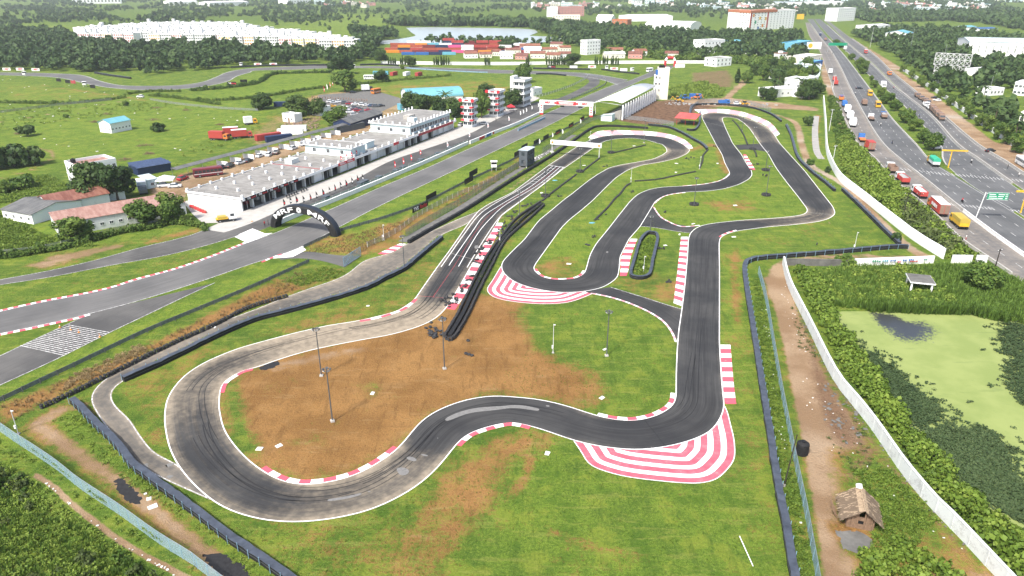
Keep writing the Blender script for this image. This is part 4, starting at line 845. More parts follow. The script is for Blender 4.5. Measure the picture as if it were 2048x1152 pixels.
def epole(x,y,yt,label,m='wood',arm=True,grp='electric poles',nm='electric_pole'):
    g=G(x,y);h=HT(x,y,yt);o=thing(nm,label,'pole',g,random.uniform(-.4,.6),grp);b=MB();b.tube((0,0,0),(0,0,h),.14,.09,7);b.obj('shaft',m,o)
    if arm:
        b=MB();b.box(-.9,.9,-.06,.06,h-.5,h-.38);b.obj('cross_arm',m,o)
        for xx in(-.8,0,.8):b=MB();b.tube((xx,0,h-.38),(xx,0,h-.15),.05);b.obj('insulator','white_sheet',o)
mat('dark_wood',(.03,.024,.02),.8,.2)
for a in((1735,365,330,'dark electric pole among bushes beside the white boundary wall'),(1806,436,385,'dark electric pole in the bushes level with the parked tanker'),(1831,428,385,'thin dark electric pole in the bushes near the red container truck'),(1990,536,498,'leaning dark electric pole with cross arm by the service road')):epole(*a,'dark_wood')
for a in((1667,316,290,'pale concrete pole in the bushes right of the white wall'),(1658,262,218,'concrete pole behind the white wall beside parked lorries'),(1665,180,150,'concrete pole outside the roadside shops'),(1818,110,57,'tall grey lamp mast among trees east of the highway'),(1880,150,90,'tall grey lamp mast rising behind the empty billboard frame'),(1972,210,152,'tall pale lamp mast near the bus yard'),(1740,95,55,'thin grey mast among the far trees beside the highway')):epole(*a,'pole_white' if 'lamp' not in a[3]else 'steel','lamp' not in a[3])
g=G(1568,972);o=thing('leaning_pole','long dark pole leaning over the belt barrier near the water tank','pole',g);b=MB();b.tube((0,0,0),(.9,.9,7.6),.09,.06,7);b.obj('shaft','dark_wood',o);b=MB();b.tube((0,0,0),(0,0,.3),.2);b.obj('base','concrete',o)
# ------------------------------------------------------------------ buildings
def sheet_roof_mat(name,c1,c2,rib=1.1):
    m=bpy.data.materials.new(name);k=NB(m);tc=k.N.new('ShaderNodeTexCoord').outputs['Object']
    w=k.N.new('ShaderNodeTexWave');w.bands_direction='X';w.inputs['Scale'].default_value=rib;w.inputs['Distortion'].default_value=.3;k.L.new(tc,w.inputs['Vector'])
    n=k.noise(k.mapped(tc,(1.2,.25,.25)),1,5,.7);n2=k.noise(tc,.25,3)
    col=k.mix(k.step(k.math('ADD',k.math('MULTIPLY',n,.7),k.math('MULTIPLY',n2,.3)),.38,.62),c1,c2)
    col=k.mix(k.step(w.outputs['Fac'],.8,.95,0,.25),col,tuple(c*.5 for c in c1));k.L.new(col,k.b.inputs['Base Color']);k.b.inputs['Roughness'].default_value=.6;k.bump(w.outputs['Fac'],.4,.05);MATS[name]=m
sheet_roof_mat('rust_roof',(.15,.05,.032),(.26,.12,.085),1.4);sheet_roof_mat('asbestos_roof',(.085,.085,.083),(.16,.158,.15),1.8);sheet_roof_mat('tile_roof',(.27,.13,.10),(.40,.25,.20),2.2)
sheet_roof_mat('cyan_roof',(.12,.34,.42),(.16,.40,.47),1.0);sheet_roof_mat('white_roof',(.70,.71,.71),(.80,.81,.81),.8);sheet_roof_mat('red_roof',(.50,.07,.06),(.60,.11,.09),1.2);sheet_roof_mat('terra_roof',(.19,.066,.036),(.31,.13,.075),2.0)
sheet_roof_mat('flat_roof',(.17,.158,.14),(.31,.295,.27),.0);sheet_roof_mat('grey_blue_roof',(.40,.47,.50),(.50,.57,.60),1.0);sheet_roof_mat('stain_wall',(.68,.70,.69),(.80,.81,.80),0);sheet_roof_mat('corr_red',(.33,.035,.035),(.42,.06,.05),2.2);sheet_roof_mat('corr_blue',(.03,.09,.22),(.05,.13,.30),2.2)
WINM={}
def win_mesh(w,h,fm='white_sheet',gm='glass'):
    k=(round(w,2),round(h,2),fm,gm)
    if k not in WINM:
        b=MB();t=.08;b.box(-w/2,w/2,-.02,.05,0,h,1)
        b.box(-w/2-t,-w/2,-.07,.05,-t,h+t);b.box(w/2,w/2+t,-.07,.05,-t,h+t);b.box(-w/2,w/2,-.07,.05,h,h+t);b.box(-w/2,w/2,-.09,.05,-t,0);b.box(-.025,.025,-.05,-.02,0,h)
        WINM[k]=b.mesh('window',[fm,gm])
    return WINM[k]
def put_win(o,x,y,z,w,h,rz=0,name='window',fm='white_sheet',gm='glass'):return ob(name,win_mesh(w,h,fm,gm),o,(x,y,z),rz)
def frame(p0,p1):
    a,b=G(*p0),G(*p1);return a,math.atan2(b[1]-a[1],b[0]-a[0]),plen([a,b])
def roof_part(o,w,d,h,kind,rm,rise=1.6,over=.35,par=.8,wm='white_wall',x0=0,y0=0,pw=.2):
    b=MB();x1,y1=x0+w,y0+d
    if kind=='flat':
        b.box(x0+pw,x1-pw,y0+pw,y1-pw,h-.3,h+.02);r=b.obj('roof',rm,o)
        b=MB();t=h+par
        for a in((x0-.06,x1+.06,y0-.06,y0+pw),(x0-.06,x1+.06,y1-pw,y1+.06),(x0-.06,x0+pw,y0+pw,y1-pw),(x1-pw,x1+.06,y0+pw,y1-pw)):b.box(*a,h-.35,t)
        b.obj('parapet',wm,r);return r
    if kind=='gable':
        a,c,m_=y0-over,y1+over,(y0+y1)/2;e=h-over*rise/(d/2);b.extr([(a,e),(m_,h+rise),(c,e),(c,e+.12),(m_,h+rise+.13),(a,e+.12)],x0-over,x1+over)
        q=MB();q.add([(x0,y0,h-.02),(x0,y1,h-.02),(x0,m_,h+rise-.05),(x1,y0,h-.02),(x1,y1,h-.02),(x1,m_,h+rise-.05)],[(0,2,1),(3,4,5)]);q.obj('gable_end',wm,o)
    if kind=='gable_y':
        a,c,m_=x0-over,x1+over,(x0+x1)/2;e=h-over*rise/(w/2)
        pr=[(a,e),(m_,h+rise),(c,e),(c,e+.12),(m_,h+rise+.13),(a,e+.12)];n=6
        b.add([(p[0],y0-over,p[1])for p in pr]+[(p[0],y1+over,p[1])for p in pr],[(i,n+i,n+(i+1)%n,(i+1)%n)for i in range(n)]+[tuple(range(n)),tuple(range(n,2*n))[::-1]])
        q=MB();q.add([(x0,y0,h-.02),(x1,y0,h-.02),(m_,y0,h+rise-.05),(x0,y1,h-.02),(x1,y1,h-.02),(m_,y1,h+rise-.05)],[(0,1,2),(3,5,4)]);q.obj('gable_end',wm,o)
    if kind=='shed':b.extr([(y0-over,h),(y1+over,h+rise),(y1+over,h+rise+.1),(y0-over,h+.1)],x0-over,x1+over)
    if kind=='barrel':
        n=14;pr=[((y0+y1)/2-math.cos(math.pi*i/n)*(d/2+over),h+math.sin(math.pi*i/n)*rise)for i in range(n+1)];pr2=[((p[0]-(y0+y1)/2)*.985+(y0+y1)/2,p[1]-.1)for p in pr[::-1]];b.extr(pr+pr2,x0-over,x1+over)
        q=MB();m_=n+1;q.add([(x0,p[0],p[1]-.06)for p in pr]+[(x1,p[0],p[1]-.06)for p in pr],[tuple(range(m_))[::-1],tuple(range(m_,2*m_))]);q.obj('end_wall',wm,o)
    return b.obj('roof',rm,o)
EXC=[]
def bldg(name,label,cat,p0,p1,d,h,wm='stain_wall',rows=0,cols=0,sc=0,sides='',ww=1.2,wh=1.2,roof='flat',rm='flat_roof',rise=1.6,par=.7,band=None,group=None,over=.35,w=None,door=False,gm='glass',extra=None):
    a,rz,w0=frame(p0,p1);w=w or w0;o=thing(name,label,cat,a,rz,group)
    EXC.append((a[0]+w/2*math.cos(rz)-d/2*math.sin(rz),a[1]+w/2*math.sin(rz)+d/2*math.cos(rz),rz,w/2+3,d/2+3))
    b=MB();b.box(0,w,0,d,0,h-(.0 if roof!='flat' else.02));b.obj('wall',wm,o);roof_part(o,w,d,h,roof,rm,rise,over,par,wm)
    fh=h/max(rows,1)
    for r in range(rows):
        z=r*fh+fh*.34;hh=min(wh,fh*.55)
        for c in range(cols):put_win(o,(c+.5)*w/cols,0,z,min(ww,w/cols*.7),hh,0,gm=gm)
        for s in sides:
            for c in range(sc):
                y=(c+.5)*d/sc;put_win(o,0 if s=='l' else w,y,z,min(ww,d/sc*.7),hh,-math.pi/2 if s=='l' else math.pi/2,gm=gm)
        if band and r:bb=MB();bb.box(-.12,w+.12,-.12,d+.12,r*fh-.15,r*fh+.1);bb.obj('floor_band',band,o)
    if door:b=MB();b.box(w*.45,w*.45+1.1,-.05,.05,0,2.1);b.obj('door','wood',o)
    if extra:extra(o,w,d,h)
    return o
def tank_on(o,x,y,z,r=.6,h=1.1,m='black'):
    b=MB();b.tube((x,y,z),(x,y,z+h*.85),r,n=12);b.tube((x,y,z+h*.85),(x,y,z+h),r,r*.45,12);b.tube((x,y,z+h),(x,y,z+h+.1),r*.35,n=10)
    for i in range(3):b.torus((x,y,z+h*(.2+.27*i)),r,.025,12,4)
    b.obj('roof_tank',m,o)
# text as mesh -------------------------------------------------------------
def text_mesh(s,size,bold=.03,shear=0.0,extrude=.02,align='CENTER'):
    cu=bpy.data.curves.new('t','FONT');cu.body=s;cu.size=size;cu.offset=bold*size;cu.shear=shear;cu.extrude=extrude;cu.align_x=align;cu.align_y='CENTER';cu.resolution_u=3
    o=bpy.data.objects.new('t',cu);C.objects.link(o);dg=bpy.context.evaluated_depsgraph_get();dg.update();me=bpy.data.meshes.new_from_object(o.evaluated_get(dg));bpy.data.objects.remove(o);bpy.data.curves.remove(cu);return me
def text(s,size,m,parent,loc,rot,**kw):
    me=text_mesh(s,size,**kw);me.materials.clear();me.materials.append(M(m));me.name='lettering';o=ob('lettering',me,parent,loc);o.rotation_euler=rot;return o
HP=math.pi/2
# ---- pit building
def pit():
    a,rz,L=frame((485,423),(914,255));D=20.5;H=4.0;L=139
    o=thing('pit_building','long white pit garage building with flat concrete roof and rooftop rooms','garage',a,rz)
    b=MB();b.box(0,.3,0,D,0,H-.3);b.box(L-.3,L,0,D,0,H-.3);b.box(.3,L-.3,D-.3,D,0,H-.3);b.obj('wall','stain_wall',o);b=MB();b.box(.3,L-.3,7.5,7.8,0,H-.32);b.obj('bay_back_wall','grey_metal',o);b=MB();b.box(.3,L-.3,0,7.5,.005,.03);b.obj('bay_floor','dark_concrete',o)  # bay back wall and floor coloured dark to stand in for shade
    b=MB();b.box(-.3,L+.3,-1.0,D+.1,H-.3,H);r=b.obj('roof','flat_roof',o)
    b=MB();b.box(-.35,L+.35,-1.15,-1.0,H-.75,H+.12);b.box(-.35,L+.35,D+.1,D+.3,H-.3,H+.25);b.box(-.35,-.2,-1,D+.1,H-.3,H+.25);b.obj('fascia','white_wall',r)
    n=28;bay=L/n
    for i in range(n+1):
        b=MB();x=min(max(i*bay,.3),L-.6);b.box(x-.25,x+.25,.02,1.2,0,H-.32);b.obj('pillar','grey_white_wall',o)
    for i in range(n):
        if i in(7,10,11,14,15,17,18,22,24,25,26,27):
            b=MB();b.box(i*bay+.27,(i+1)*bay-.27,.45,.55,0,H-.8)
            for k_ in range(7):b.box(i*bay+.27,(i+1)*bay-.27,.41,.45,.2+k_*.42,.24+k_*.42)
            b.obj('roller_door','white_sheet' if i%3 else 'grey_white_wall',o)
        elif i%2==0:b=MB();b.tube((i*bay+bay/2,.2,0),(i*bay+bay/2,.2,H-.7),.09);b.obj('bay_post','steel',o)
    for i in range(30): # white stub columns along both roof edges
        for y in(-.7,D-.3):
            b=MB();hh=random.uniform(.7,1.1);b.box(-.3,.3,-.3,.3,0,hh);c=b.obj('roof_stub','white_wall',r,False,(min(i*L/29,L-.2),y,H+.006))
    for x,y in[(x,y)for x in(6,13,20,27,34,41,48)for y in(6,13)]:b=MB();b.box(-.3,.3,-.3,.3,0,.9);b.obj('roof_stub','white_wall',r,False,(x+random.uniform(-1,1),y+random.uniform(-1,1),H+.006))
    rl=MB()
    for(p,q)in(((0,-.9),(0,D-.1)),((0,D-.1),(56,D-.1))):
        nseg=int(plen([p,q])/2.2)
        for i in range(nseg+1):t=i/nseg;rl.tube((p[0]+(q[0]-p[0])*t,p[1]+(q[1]-p[1])*t,H),(p[0]+(q[0]-p[0])*t,p[1]+(q[1]-p[1])*t,H+.95),.03,n=4)
        for z in(.5,.95):rl.tube((*p,H+z),(*q,H+z),.025,n=4)
    rl.obj('roof_railing','pole_grey',r);b=MB();b.box(38,38.5,0,D,H+.004,H+.03);b.obj('red_roof_stripe','red_line',r)
    # upper rooms
    for nm,x0,x1,y0,y1,h in(('upper_storey',57,66,0,D-.5,3.1),('upper_storey',101,137,1.0,D-.5,3.6)):
        b=MB();b.box(x0,x1,y0,y1,H,H+h);u=b.obj(nm,'pale_blue_wall',o);b=MB();b.box(x0-.7,x1+.7,y0-.7,y1+.7,H+h,H+h+.25);b.obj('roof_slab','white_wall',u);b=MB();b.box(x0-.2,x1+.2,y0-.2,y1+.2,H+h+.25,H+h+.28);b.obj('roof_deck','flat_roof',u)
        for y in(4,10,16):put_win(u,x0,y,H+.9,1.3,1.3,-HP)
        if x1>120:
            for i in range(15):put_win(u,x0+1.6+i*2.35,y0,H+.8,2.0,1.5,0)
        for i in range(int((x1-x0)/3)+1):
            for y in(y0-.3,y1+.3):b=MB();b.box(-.28,.28,-.28,.28,0,random.uniform(.8,1.3));b.obj('roof_stub','white_wall',u,False,(x0+i*3,y,H+h+.255))
        for i in range(6):b=MB();b.box(-.28,.28,-.28,.28,0,random.uniform(.8,1.2));b.obj('roof_stub','white_wall',u,False,(x0-.3,y0+1+i*3.4,H+h+.255))
    b=MB();b.box(71,76,2.5,6,H,H+2.4);u=b.obj('stair_head','pale_blue_wall',o);b=MB();b.box(70.7,76.3,2.2,6.3,H+2.4,H+2.55);b.obj('roof_slab','white_wall',u)
    for x0,x1,y0,y1,c_ in((40,44,13,16,'grey_white_wall'),(108,111,3,6,'pale_blue_wall'),(113,118,8,11,'pale_concrete')):b=MB();zz=H+3.88 if x0>100 else H;b.box(x0,x1,y0,y1,zz,zz+1.6);b.obj('roof_unit',c_,r)
    # fascia banners
    def banner(x0,x1,m,name='fascia_banner'):b=MB();b.box(x0,x1,-1.22,-1.16,H-1.0,H+.1);return b.obj(name,m,o)
    for i in range(5):
        f=banner(.6+i*4.95,5.3+i*4.95,'black');text('TVS',.82,'white_sheet',f,(2.1+i*4.95,-1.24,H-.45),(HP,0,0),bold=.04);text('Racing',.72,'red_sheet',f,(4.0+i*4.95,-1.24,H-.45),(HP,0,0),bold=.02,shear=.3)
    f=banner(47,57,'red_sheet')
    for k_ in range(2):b=MB();b.box(48,51.6-k_,-1.25,-1.23,H-.7+k_*.38,H-.52+k_*.38);b.box(52.4,56-k_,-1.25,-1.23,H-.7+k_*.38,H-.52+k_*.38);b.obj('white_print','white_sheet',f)
    banner(84,88,'red_sheet');banner(104,136,'red_line','red_fascia_trim')
    # things standing in the open bays
    for i in range(n):
        if i in(1,2,4,8,12,13,16,20):b=MB();b.box(i*bay+1,i*bay+2.2,4,5,0,1.1);b.box(i*bay+1.3,i*bay+2,4.2,4.8,1.1,1.6);b.obj('work_bench',random.choice(['red_sheet','grey_metal','white_sheet']),o)
    return a,rz,L,D,H
PIT=pit()
def pitpt(x,y,z=0):a,rz=PIT[0],PIT[1];return(a[0]+x*math.cos(rz)-y*math.sin(rz),a[1]+x*math.sin(rz)+y*math.cos(rz),z)
# ---- control towers
def tower(name,label,pc,w,d,h,floors,red,rz,wm='white_wall',stair=False):
    a=G(*pc);o=thing(name,label,'tower',a,rz);fh=h/floors;b=MB();b.box(-w,0,0,d,0,h);b.obj('wall',wm,o)
    for f in range(floors):
        z=f*fh
        if f:
            b=MB();b.box(-w-.7,.7,-.7,d+.3,z-.12,z+.12);s=b.obj('floor_slab',wm,o)
            b=MB();b.box(-w-.7,.7,-.7,-.6,z+.12,z+.95);b.box(-w-.7,-w-.6,-.6,d,z+.12,z+.95);b.box(.6,.7,-.6,d,z+.12,z+.95);b.obj('balcony_parapet',wm if not(red and f%2)else wm,s)
        nw=max(2,int(w/2));nd=max(2,int(d/2))
        for i in range(nw):put_win(o,-w+(i+.5)*w/nw,0,z+fh*.38,w/nw*.8,fh*.46)
        for i in range(nd):put_win(o,0,(i+.5)*d/nd,z+fh*.38,d/nd*.8,fh*.46,HP);put_win(o,-w,(i+.5)*d/nd,z+fh*.38,d/nd*.8,fh*.46,-HP)
        if red and f:
            for x in((-w-.8,-w+.9),(-.9,.8)):b=MB();b.extr([(-.75,z+.55),(-1.15,z+.2),(-1.1,z+.2),(-.72,z+.6)],*x);b.box(x[0],x[1],-.78,-.715,z+.2,z+.95);b.obj('red_awning','red_sheet',o)
            b=MB();b.box(.71,.76,-.5,1.2,z+.2,z+.95);b.obj('red_awning','red_sheet',o)
    b=MB();b.box(-w-.8,.8,-.8,d+.4,h,h+.2);r=b.obj('roof',wm,o);b=MB();b.box(-w-.8,.8,-.8,-.65,h+.2,h+1.1);b.box(-w-.8,.8,d+.25,d+.4,h+.2,h+1.1);b.box(-w-.8,-w-.65,-.65,d+.25,h+.2,h+1.1);b.box(.65,.8,-.65,d+.25,h+.2,h+1.1);b.obj('roof_parapet',wm,r);b=MB();b.box(-w-.6,.6,-.6,d+.2,h+.2,h+.23);b.obj('roof_deck','flat_roof',r)
    if red:
        for x in(-w-.8,.8):
            b=MB();b.tube((x,-.85,h+.75),(x,-1.05,h+.75),.85,n=14);b.obj('red_roundel','red_sheet',r)
        b=MB();b.box(-w+1.2,-1.2,-.86,-.81,h+.35,h+1.0);b.obj('red_roof_band','red_line',r)
    if stair:b=MB();b.box(-w-2.6,-w-.75,.5,d*.7,0,h+2.4);b.obj('stair_tower',wm,o)
    return o
tower('control_tower','white control tower with red awnings next to the pit garages',(944,255),4.4,5.2,11.6,4,True,rad(-22))
tower('control_tower','white control tower with red roof band between two big trees',(995,234),4.6,8,11.6,4,True,rad(-22))
tower('race_tower','taller plain white race office tower with dark windows and stair block',(1047,214),5.4,10.5,13.2,4,False,rad(-22),'white_wall',True)
def wtower():
    a=G(1312,199);o=thing('water_tower_block','slim cream tower block with black tanks on its roof beside the grandstand','tower',a,rad(-6));b=MB();b.box(0,6.4,0,6,0,17);b.obj('wall','cream_wall',o);b=MB();b.box(-1.6,0,.5,5.5,0,13.4);b.obj('stair_wall','white_wall',o);roof_part(o,6.4,6,17,'flat','flat_roof',0,0,.5,'cream_wall')
    for x in(1.3,3.0):tank_on(o,x,2,17.02,.9,1.9)
    for z in(4.6,8.2,11.6):put_win(o,-.7,.5,z,1.0,1.2);put_win(o,1.2,0,z,.9,1.1);put_win(o,-1.6,2.5,z,1.2,1.2,-HP)
    for k_ in range(6):b=MB();b.box(.0,6.45,-.05,6.05,2.6+k_*2.4,2.75+k_*2.4);b.obj('floor_band','cream_wall',o)
    b=MB();b.box(-1.3,.4,.35,.45,13.6,16.4);b.obj('sign_panel','blue',o)
wtower()
# ---- grandstand with vaulted white roof
def stand():
    a,rz,L=frame((1245,240),(1311,202));o=thing('grandstand','white grandstand with vaulted fabric roof beside the race track','grandstand',a,rz);D=11;H=7.4
    n=14;pr=[]
    for i in range(n+1):t=i/n;y=.4+t*(D+3.6);z=H+2.3*math.sin(math.pi*(.12+t*.75))-1.0*t;pr.append((y,z))
    b=MB();b.extr(pr+[(p[0],p[1]-.12)for p in pr[::-1]],-1.2,L+1.2);b.obj('vault_roof','white_sheet',o,True)
    for i in range(15):x=i*L/14;b=MB();b.box(x-.35,x+.35,-.2,.45,0,H-.2);b.obj('column','white_wall',o)
    b=MB();b.box(.2,L-.2,.3,.5,.2,H-1.4);w=b.obj('back_wall','white_wall',o)
    for i in range(14):
        if i%3!=1:put_win(o,(i+.5)*L/14,.3,2.2,1.0,2.4)
        b=MB();b.box((i+.5)*L/14-.6,(i+.5)*L/14+.6,.22,.34,H-1.35,H-.5);b.obj('vent_gap_shade','black',o)  # black blocks stand in for shade in the gaps under the roof
    for i in range(9):b=MB();b.box(.5,L-.5,1.2+i*1.05,2.2+i*1.05,0,4.4-i*.45);b.obj('seating_step','concrete',o)
    for x in(0,L):
        b=MB();b.tube((x,D+3,2.0),(x,D+3.4,H+.3),.12);b.tube((x,.2,H-.4),(x,D+3,H+.6),.12);b.obj('roof_truss','pole_white',o)
    b=MB();b.extr([(3.5,0),(9,0),(9,2.4),(3.5,3.2)],-6.5,-1.4);b.obj('entrance_annex','pale_blue_wall',o);b=MB();b.extr([(3.3,3.25),(9.2,2.4),(9.2,2.5),(3.3,3.38)],-6.8,-1.3);b.obj('annex_roof','grey_blue_roof',o)
stand()
def shelter():
    a,rz,w=frame((1352,249),(1388,252));o=thing('red_roof_shelter','open shelter with bright red sheet roof beside the upper kart bend','shelter',a,rz);d=8;h=3.0
    for x in(.2,w/2,w-.2):
        for y in(.2,d-.2):post(o,(x,y),h+.02*y*5,.09,'red_sheet','post')
    b=MB();b.extr([(-.8,h+.1),(d+.8,h+1.3),(d+.8,h+1.4),(-.8,h+.22)],-.8,w+.8);b.obj('roof','red_roof',o);b=MB();b.box(.5,w-.5,d-1.5,d-1.2,0,1.1);b.obj('counter','grey_metal',o)
shelter()
def cabin():
    a,rz,w=frame((1054,336),(1078,322));o=thing('timing_cabin','grey two storey container cabin with dark windows beside the kart start line','cabin',a,rz);d=3.2;w=7.2
    for i,z in enumerate((.5,3.35)):
        b=MB();b.box(0,w,0,d,z,z+2.8)
        for x in np.arange(.15,w,.3):b.box(x,x+.12,-.04,0,z+.1,z+2.7)
        c=b.obj('container_box','grey_metal',o)
        for x in(1.5,3.6,5.7):put_win(c,x,-.045,z+1.0,1.5,1.3,0,fm='grey_metal')
        put_win(c,0,1.6,z+1.0,1.2,1.3,-HP,fm='grey_metal')
    b=MB();b.box(-.2,w+.2,-.3,d+.3,6.2,6.3);b.obj('roof','grey_blue_roof',o)
    for x in(.3,w-.3):
        for y in(.3,d-.3):b=MB();b.box(x-.2,x+.2,y-.2,y+.2,0,.5);b.obj('foundation_block','pale_concrete',o)
    b=MB();b.box(-.05,0,.5,1.4,.6,2.6);b.obj('door','pole_grey',o)
cabin()
# ---- buildings left of the pits
def chimneyish(o,w,d,h):tank_on(o,w*.25,d*.3,h+.03,.8,1.5)
bldg('workshop','long low building with faded pink tiled roof and pale wall beside hedge','building',(120,474),(374,428),11.5,3.6,'grey_white_wall',1,14,3,'l',.9,.7,'shed','tile_roof',.35,over=.2)
bldg('rusty_shed','long shed with rusty red corrugated roof behind the pink tiled building','shed',(104,432),(222,408),10.5,3.4,'grey_white_wall',0,0,0,'',roof='gable',rm='rust_roof',rise=1.7)
bldg('asbestos_shed','white walled shed with sagging grey asbestos roof in tall weeds','shed',(8,438),(68,449),15,2.9,'white_wall',1,4,3,'l',.8,.8,'gable','asbestos_roof',1.4)
bldg('asbestos_shed','low grey asbestos lean-to between rusty shed and big tree','shed',(205,404),(252,398),10,2.6,'grey_white_wall',roof='shed',rm='asbestos_roof',rise=.8)
bldg('villa','two storey white house with pink roof terrace behind a big tree','house',(161,373),(240,358),9,6.4,'white_wall',2,7,3,'lr',1.0,1.3,'flat','tile_roof',par=.9,band='white_wall',extra=lambda o,w,d,h:tank_on(o,2.0,7.2,h+.03,.8,1.5))
mat('solar_glass',(.05,.07,.13),.2,.3,1.5,0,0,.6)
def solar():
    a,rz,w=frame((277,353),(346,341));o=thing('solar_carport','navy carport with three rows of solar panels on its roof','carport',a,rz);d=9
    b=MB();b.box(.2,w-.2,.4,d-.2,0,2.6);b.obj('wall','navy',o)
    for i in range(3):
        for j in range(5):
            b=MB();b.extr([(i*3,2.75),(i*3+2.7,3.35),(i*3+2.7,3.42),(i*3,2.82)],j*w/5+.04,(j+1)*w/5-.04);b.obj('solar_panel','solar_glass',o)
solar()
bldg('tool_shed','small pale blue shed with lean-to roof beside the white tent','shed',(297,378),(316,374),5,2.9,'pale_blue_wall',1,1,0,'',.9,.8,'shed','grey_blue_roof',.7)
def tent(x,y,label,w=5.2,m='white_sheet',nm='canopy_tent'):
    g=G(x,y);o=thing(nm,label,'tent',g,rad(15));h=2.3
    for sx in(-1,1):
        for sy in(-1,1):post(o,(sx*w/2,sy*w/2),h,.05,'pole_white','leg')
    b=MB();q=w/2+.15;b.add([(-q,-q,h-.25),(q,-q,h-.25),(q,q,h-.25),(-q,q,h-.25),(-q,-q,h),(q,-q,h),(q,q,h),(-q,q,h),(0,0,h+1.3)],[(0,1,5,4),(1,2,6,5),(2,3,7,6),(3,0,4,7),(4,5,8),(5,6,8),(6,7,8),(7,4,8)]);b.obj('canopy',m,o)
tent(333,371,'white peaked canopy tent over a parked car behind the tiled building');tent(1022,222,'small red canopy tent at the foot of the race towers',3.6,'red_sheet');tent(1004,228,'low maroon awning tent between trees and race towers',3.0,'corr_red')
def carport():
    a,rz,w=frame((350,356),(722,253));o=thing('carport','long grey lean-to carport with white partitions behind the pit garages','carport',a,rz);h=2.9
    b=MB();b.extr([(-1.4,h),(1.4,h+.35),(1.4,h+.45),(-1.4,h+.1)],0,w);b.obj('roof','asbestos_roof',o)
    for i in range(int(w/6.5)):
        post(o,(i*6.5+.3,1.2),h+.2,.07,'steel')
        if 2<i<14:b=MB();b.box(i*6.5+.2,i*6.5+.3,-4.4,1.0,0,1.9);b.obj('partition','white_sheet',o)
carport()
bldg('dark_workshop','dark gabled workshop with grey roof behind the rooftop rooms','workshop',(702,262),(766,240),9,3.4,'navy',roof='gable',rm='asbestos_roof',rise=1.8)
bldg('store_room','small store with grey flat roof and light blue tarpaulin beside workshop','shed',(683,266),(730,256),5,2.6,'grey_metal',roof='flat',rm='asbestos_roof',par=.1)
bldg('blue_roof_house','lone white house with pale blue gable roof in the weedy field','house',(224,267),(264,259),7.5,4.4,'white_wall',1,6,3,'l',.7,.6,'gable','cyan_roof',1.5)
bldg('hangar','barrel roofed hangar with turquoise sheet roof behind palms','hangar',(816,206),(926,200),17,2.6,'white_wall',roof='barrel',rm='cyan_roof',rise=4.0)
bldg('cabin','sky blue site cabin beside the turquoise hangar','cabin',(801,221),(822,219),4,3.0,'blue_sheet',1,2,0,'',.8,.8,'flat','blue_sheet',par=.05)
bldg('store_house','small white flat roofed store among bushes and scrap','house',(566,243),(590,246),5,3.4,'white_wall',1,2,1,'l',.8,.9,door=True)
bldg('store_house','white low shed behind the leafy trees near the car park','house',(640,232),(662,228),6,3.6,'white_wall',1,2,1,'l',.8,.9)
bldg('ticket_booth','small white box building beside the race office tower','booth',(1066,192),(1084,188),5,3.4,'white_wall',1,2,1,'l',.8,.8)
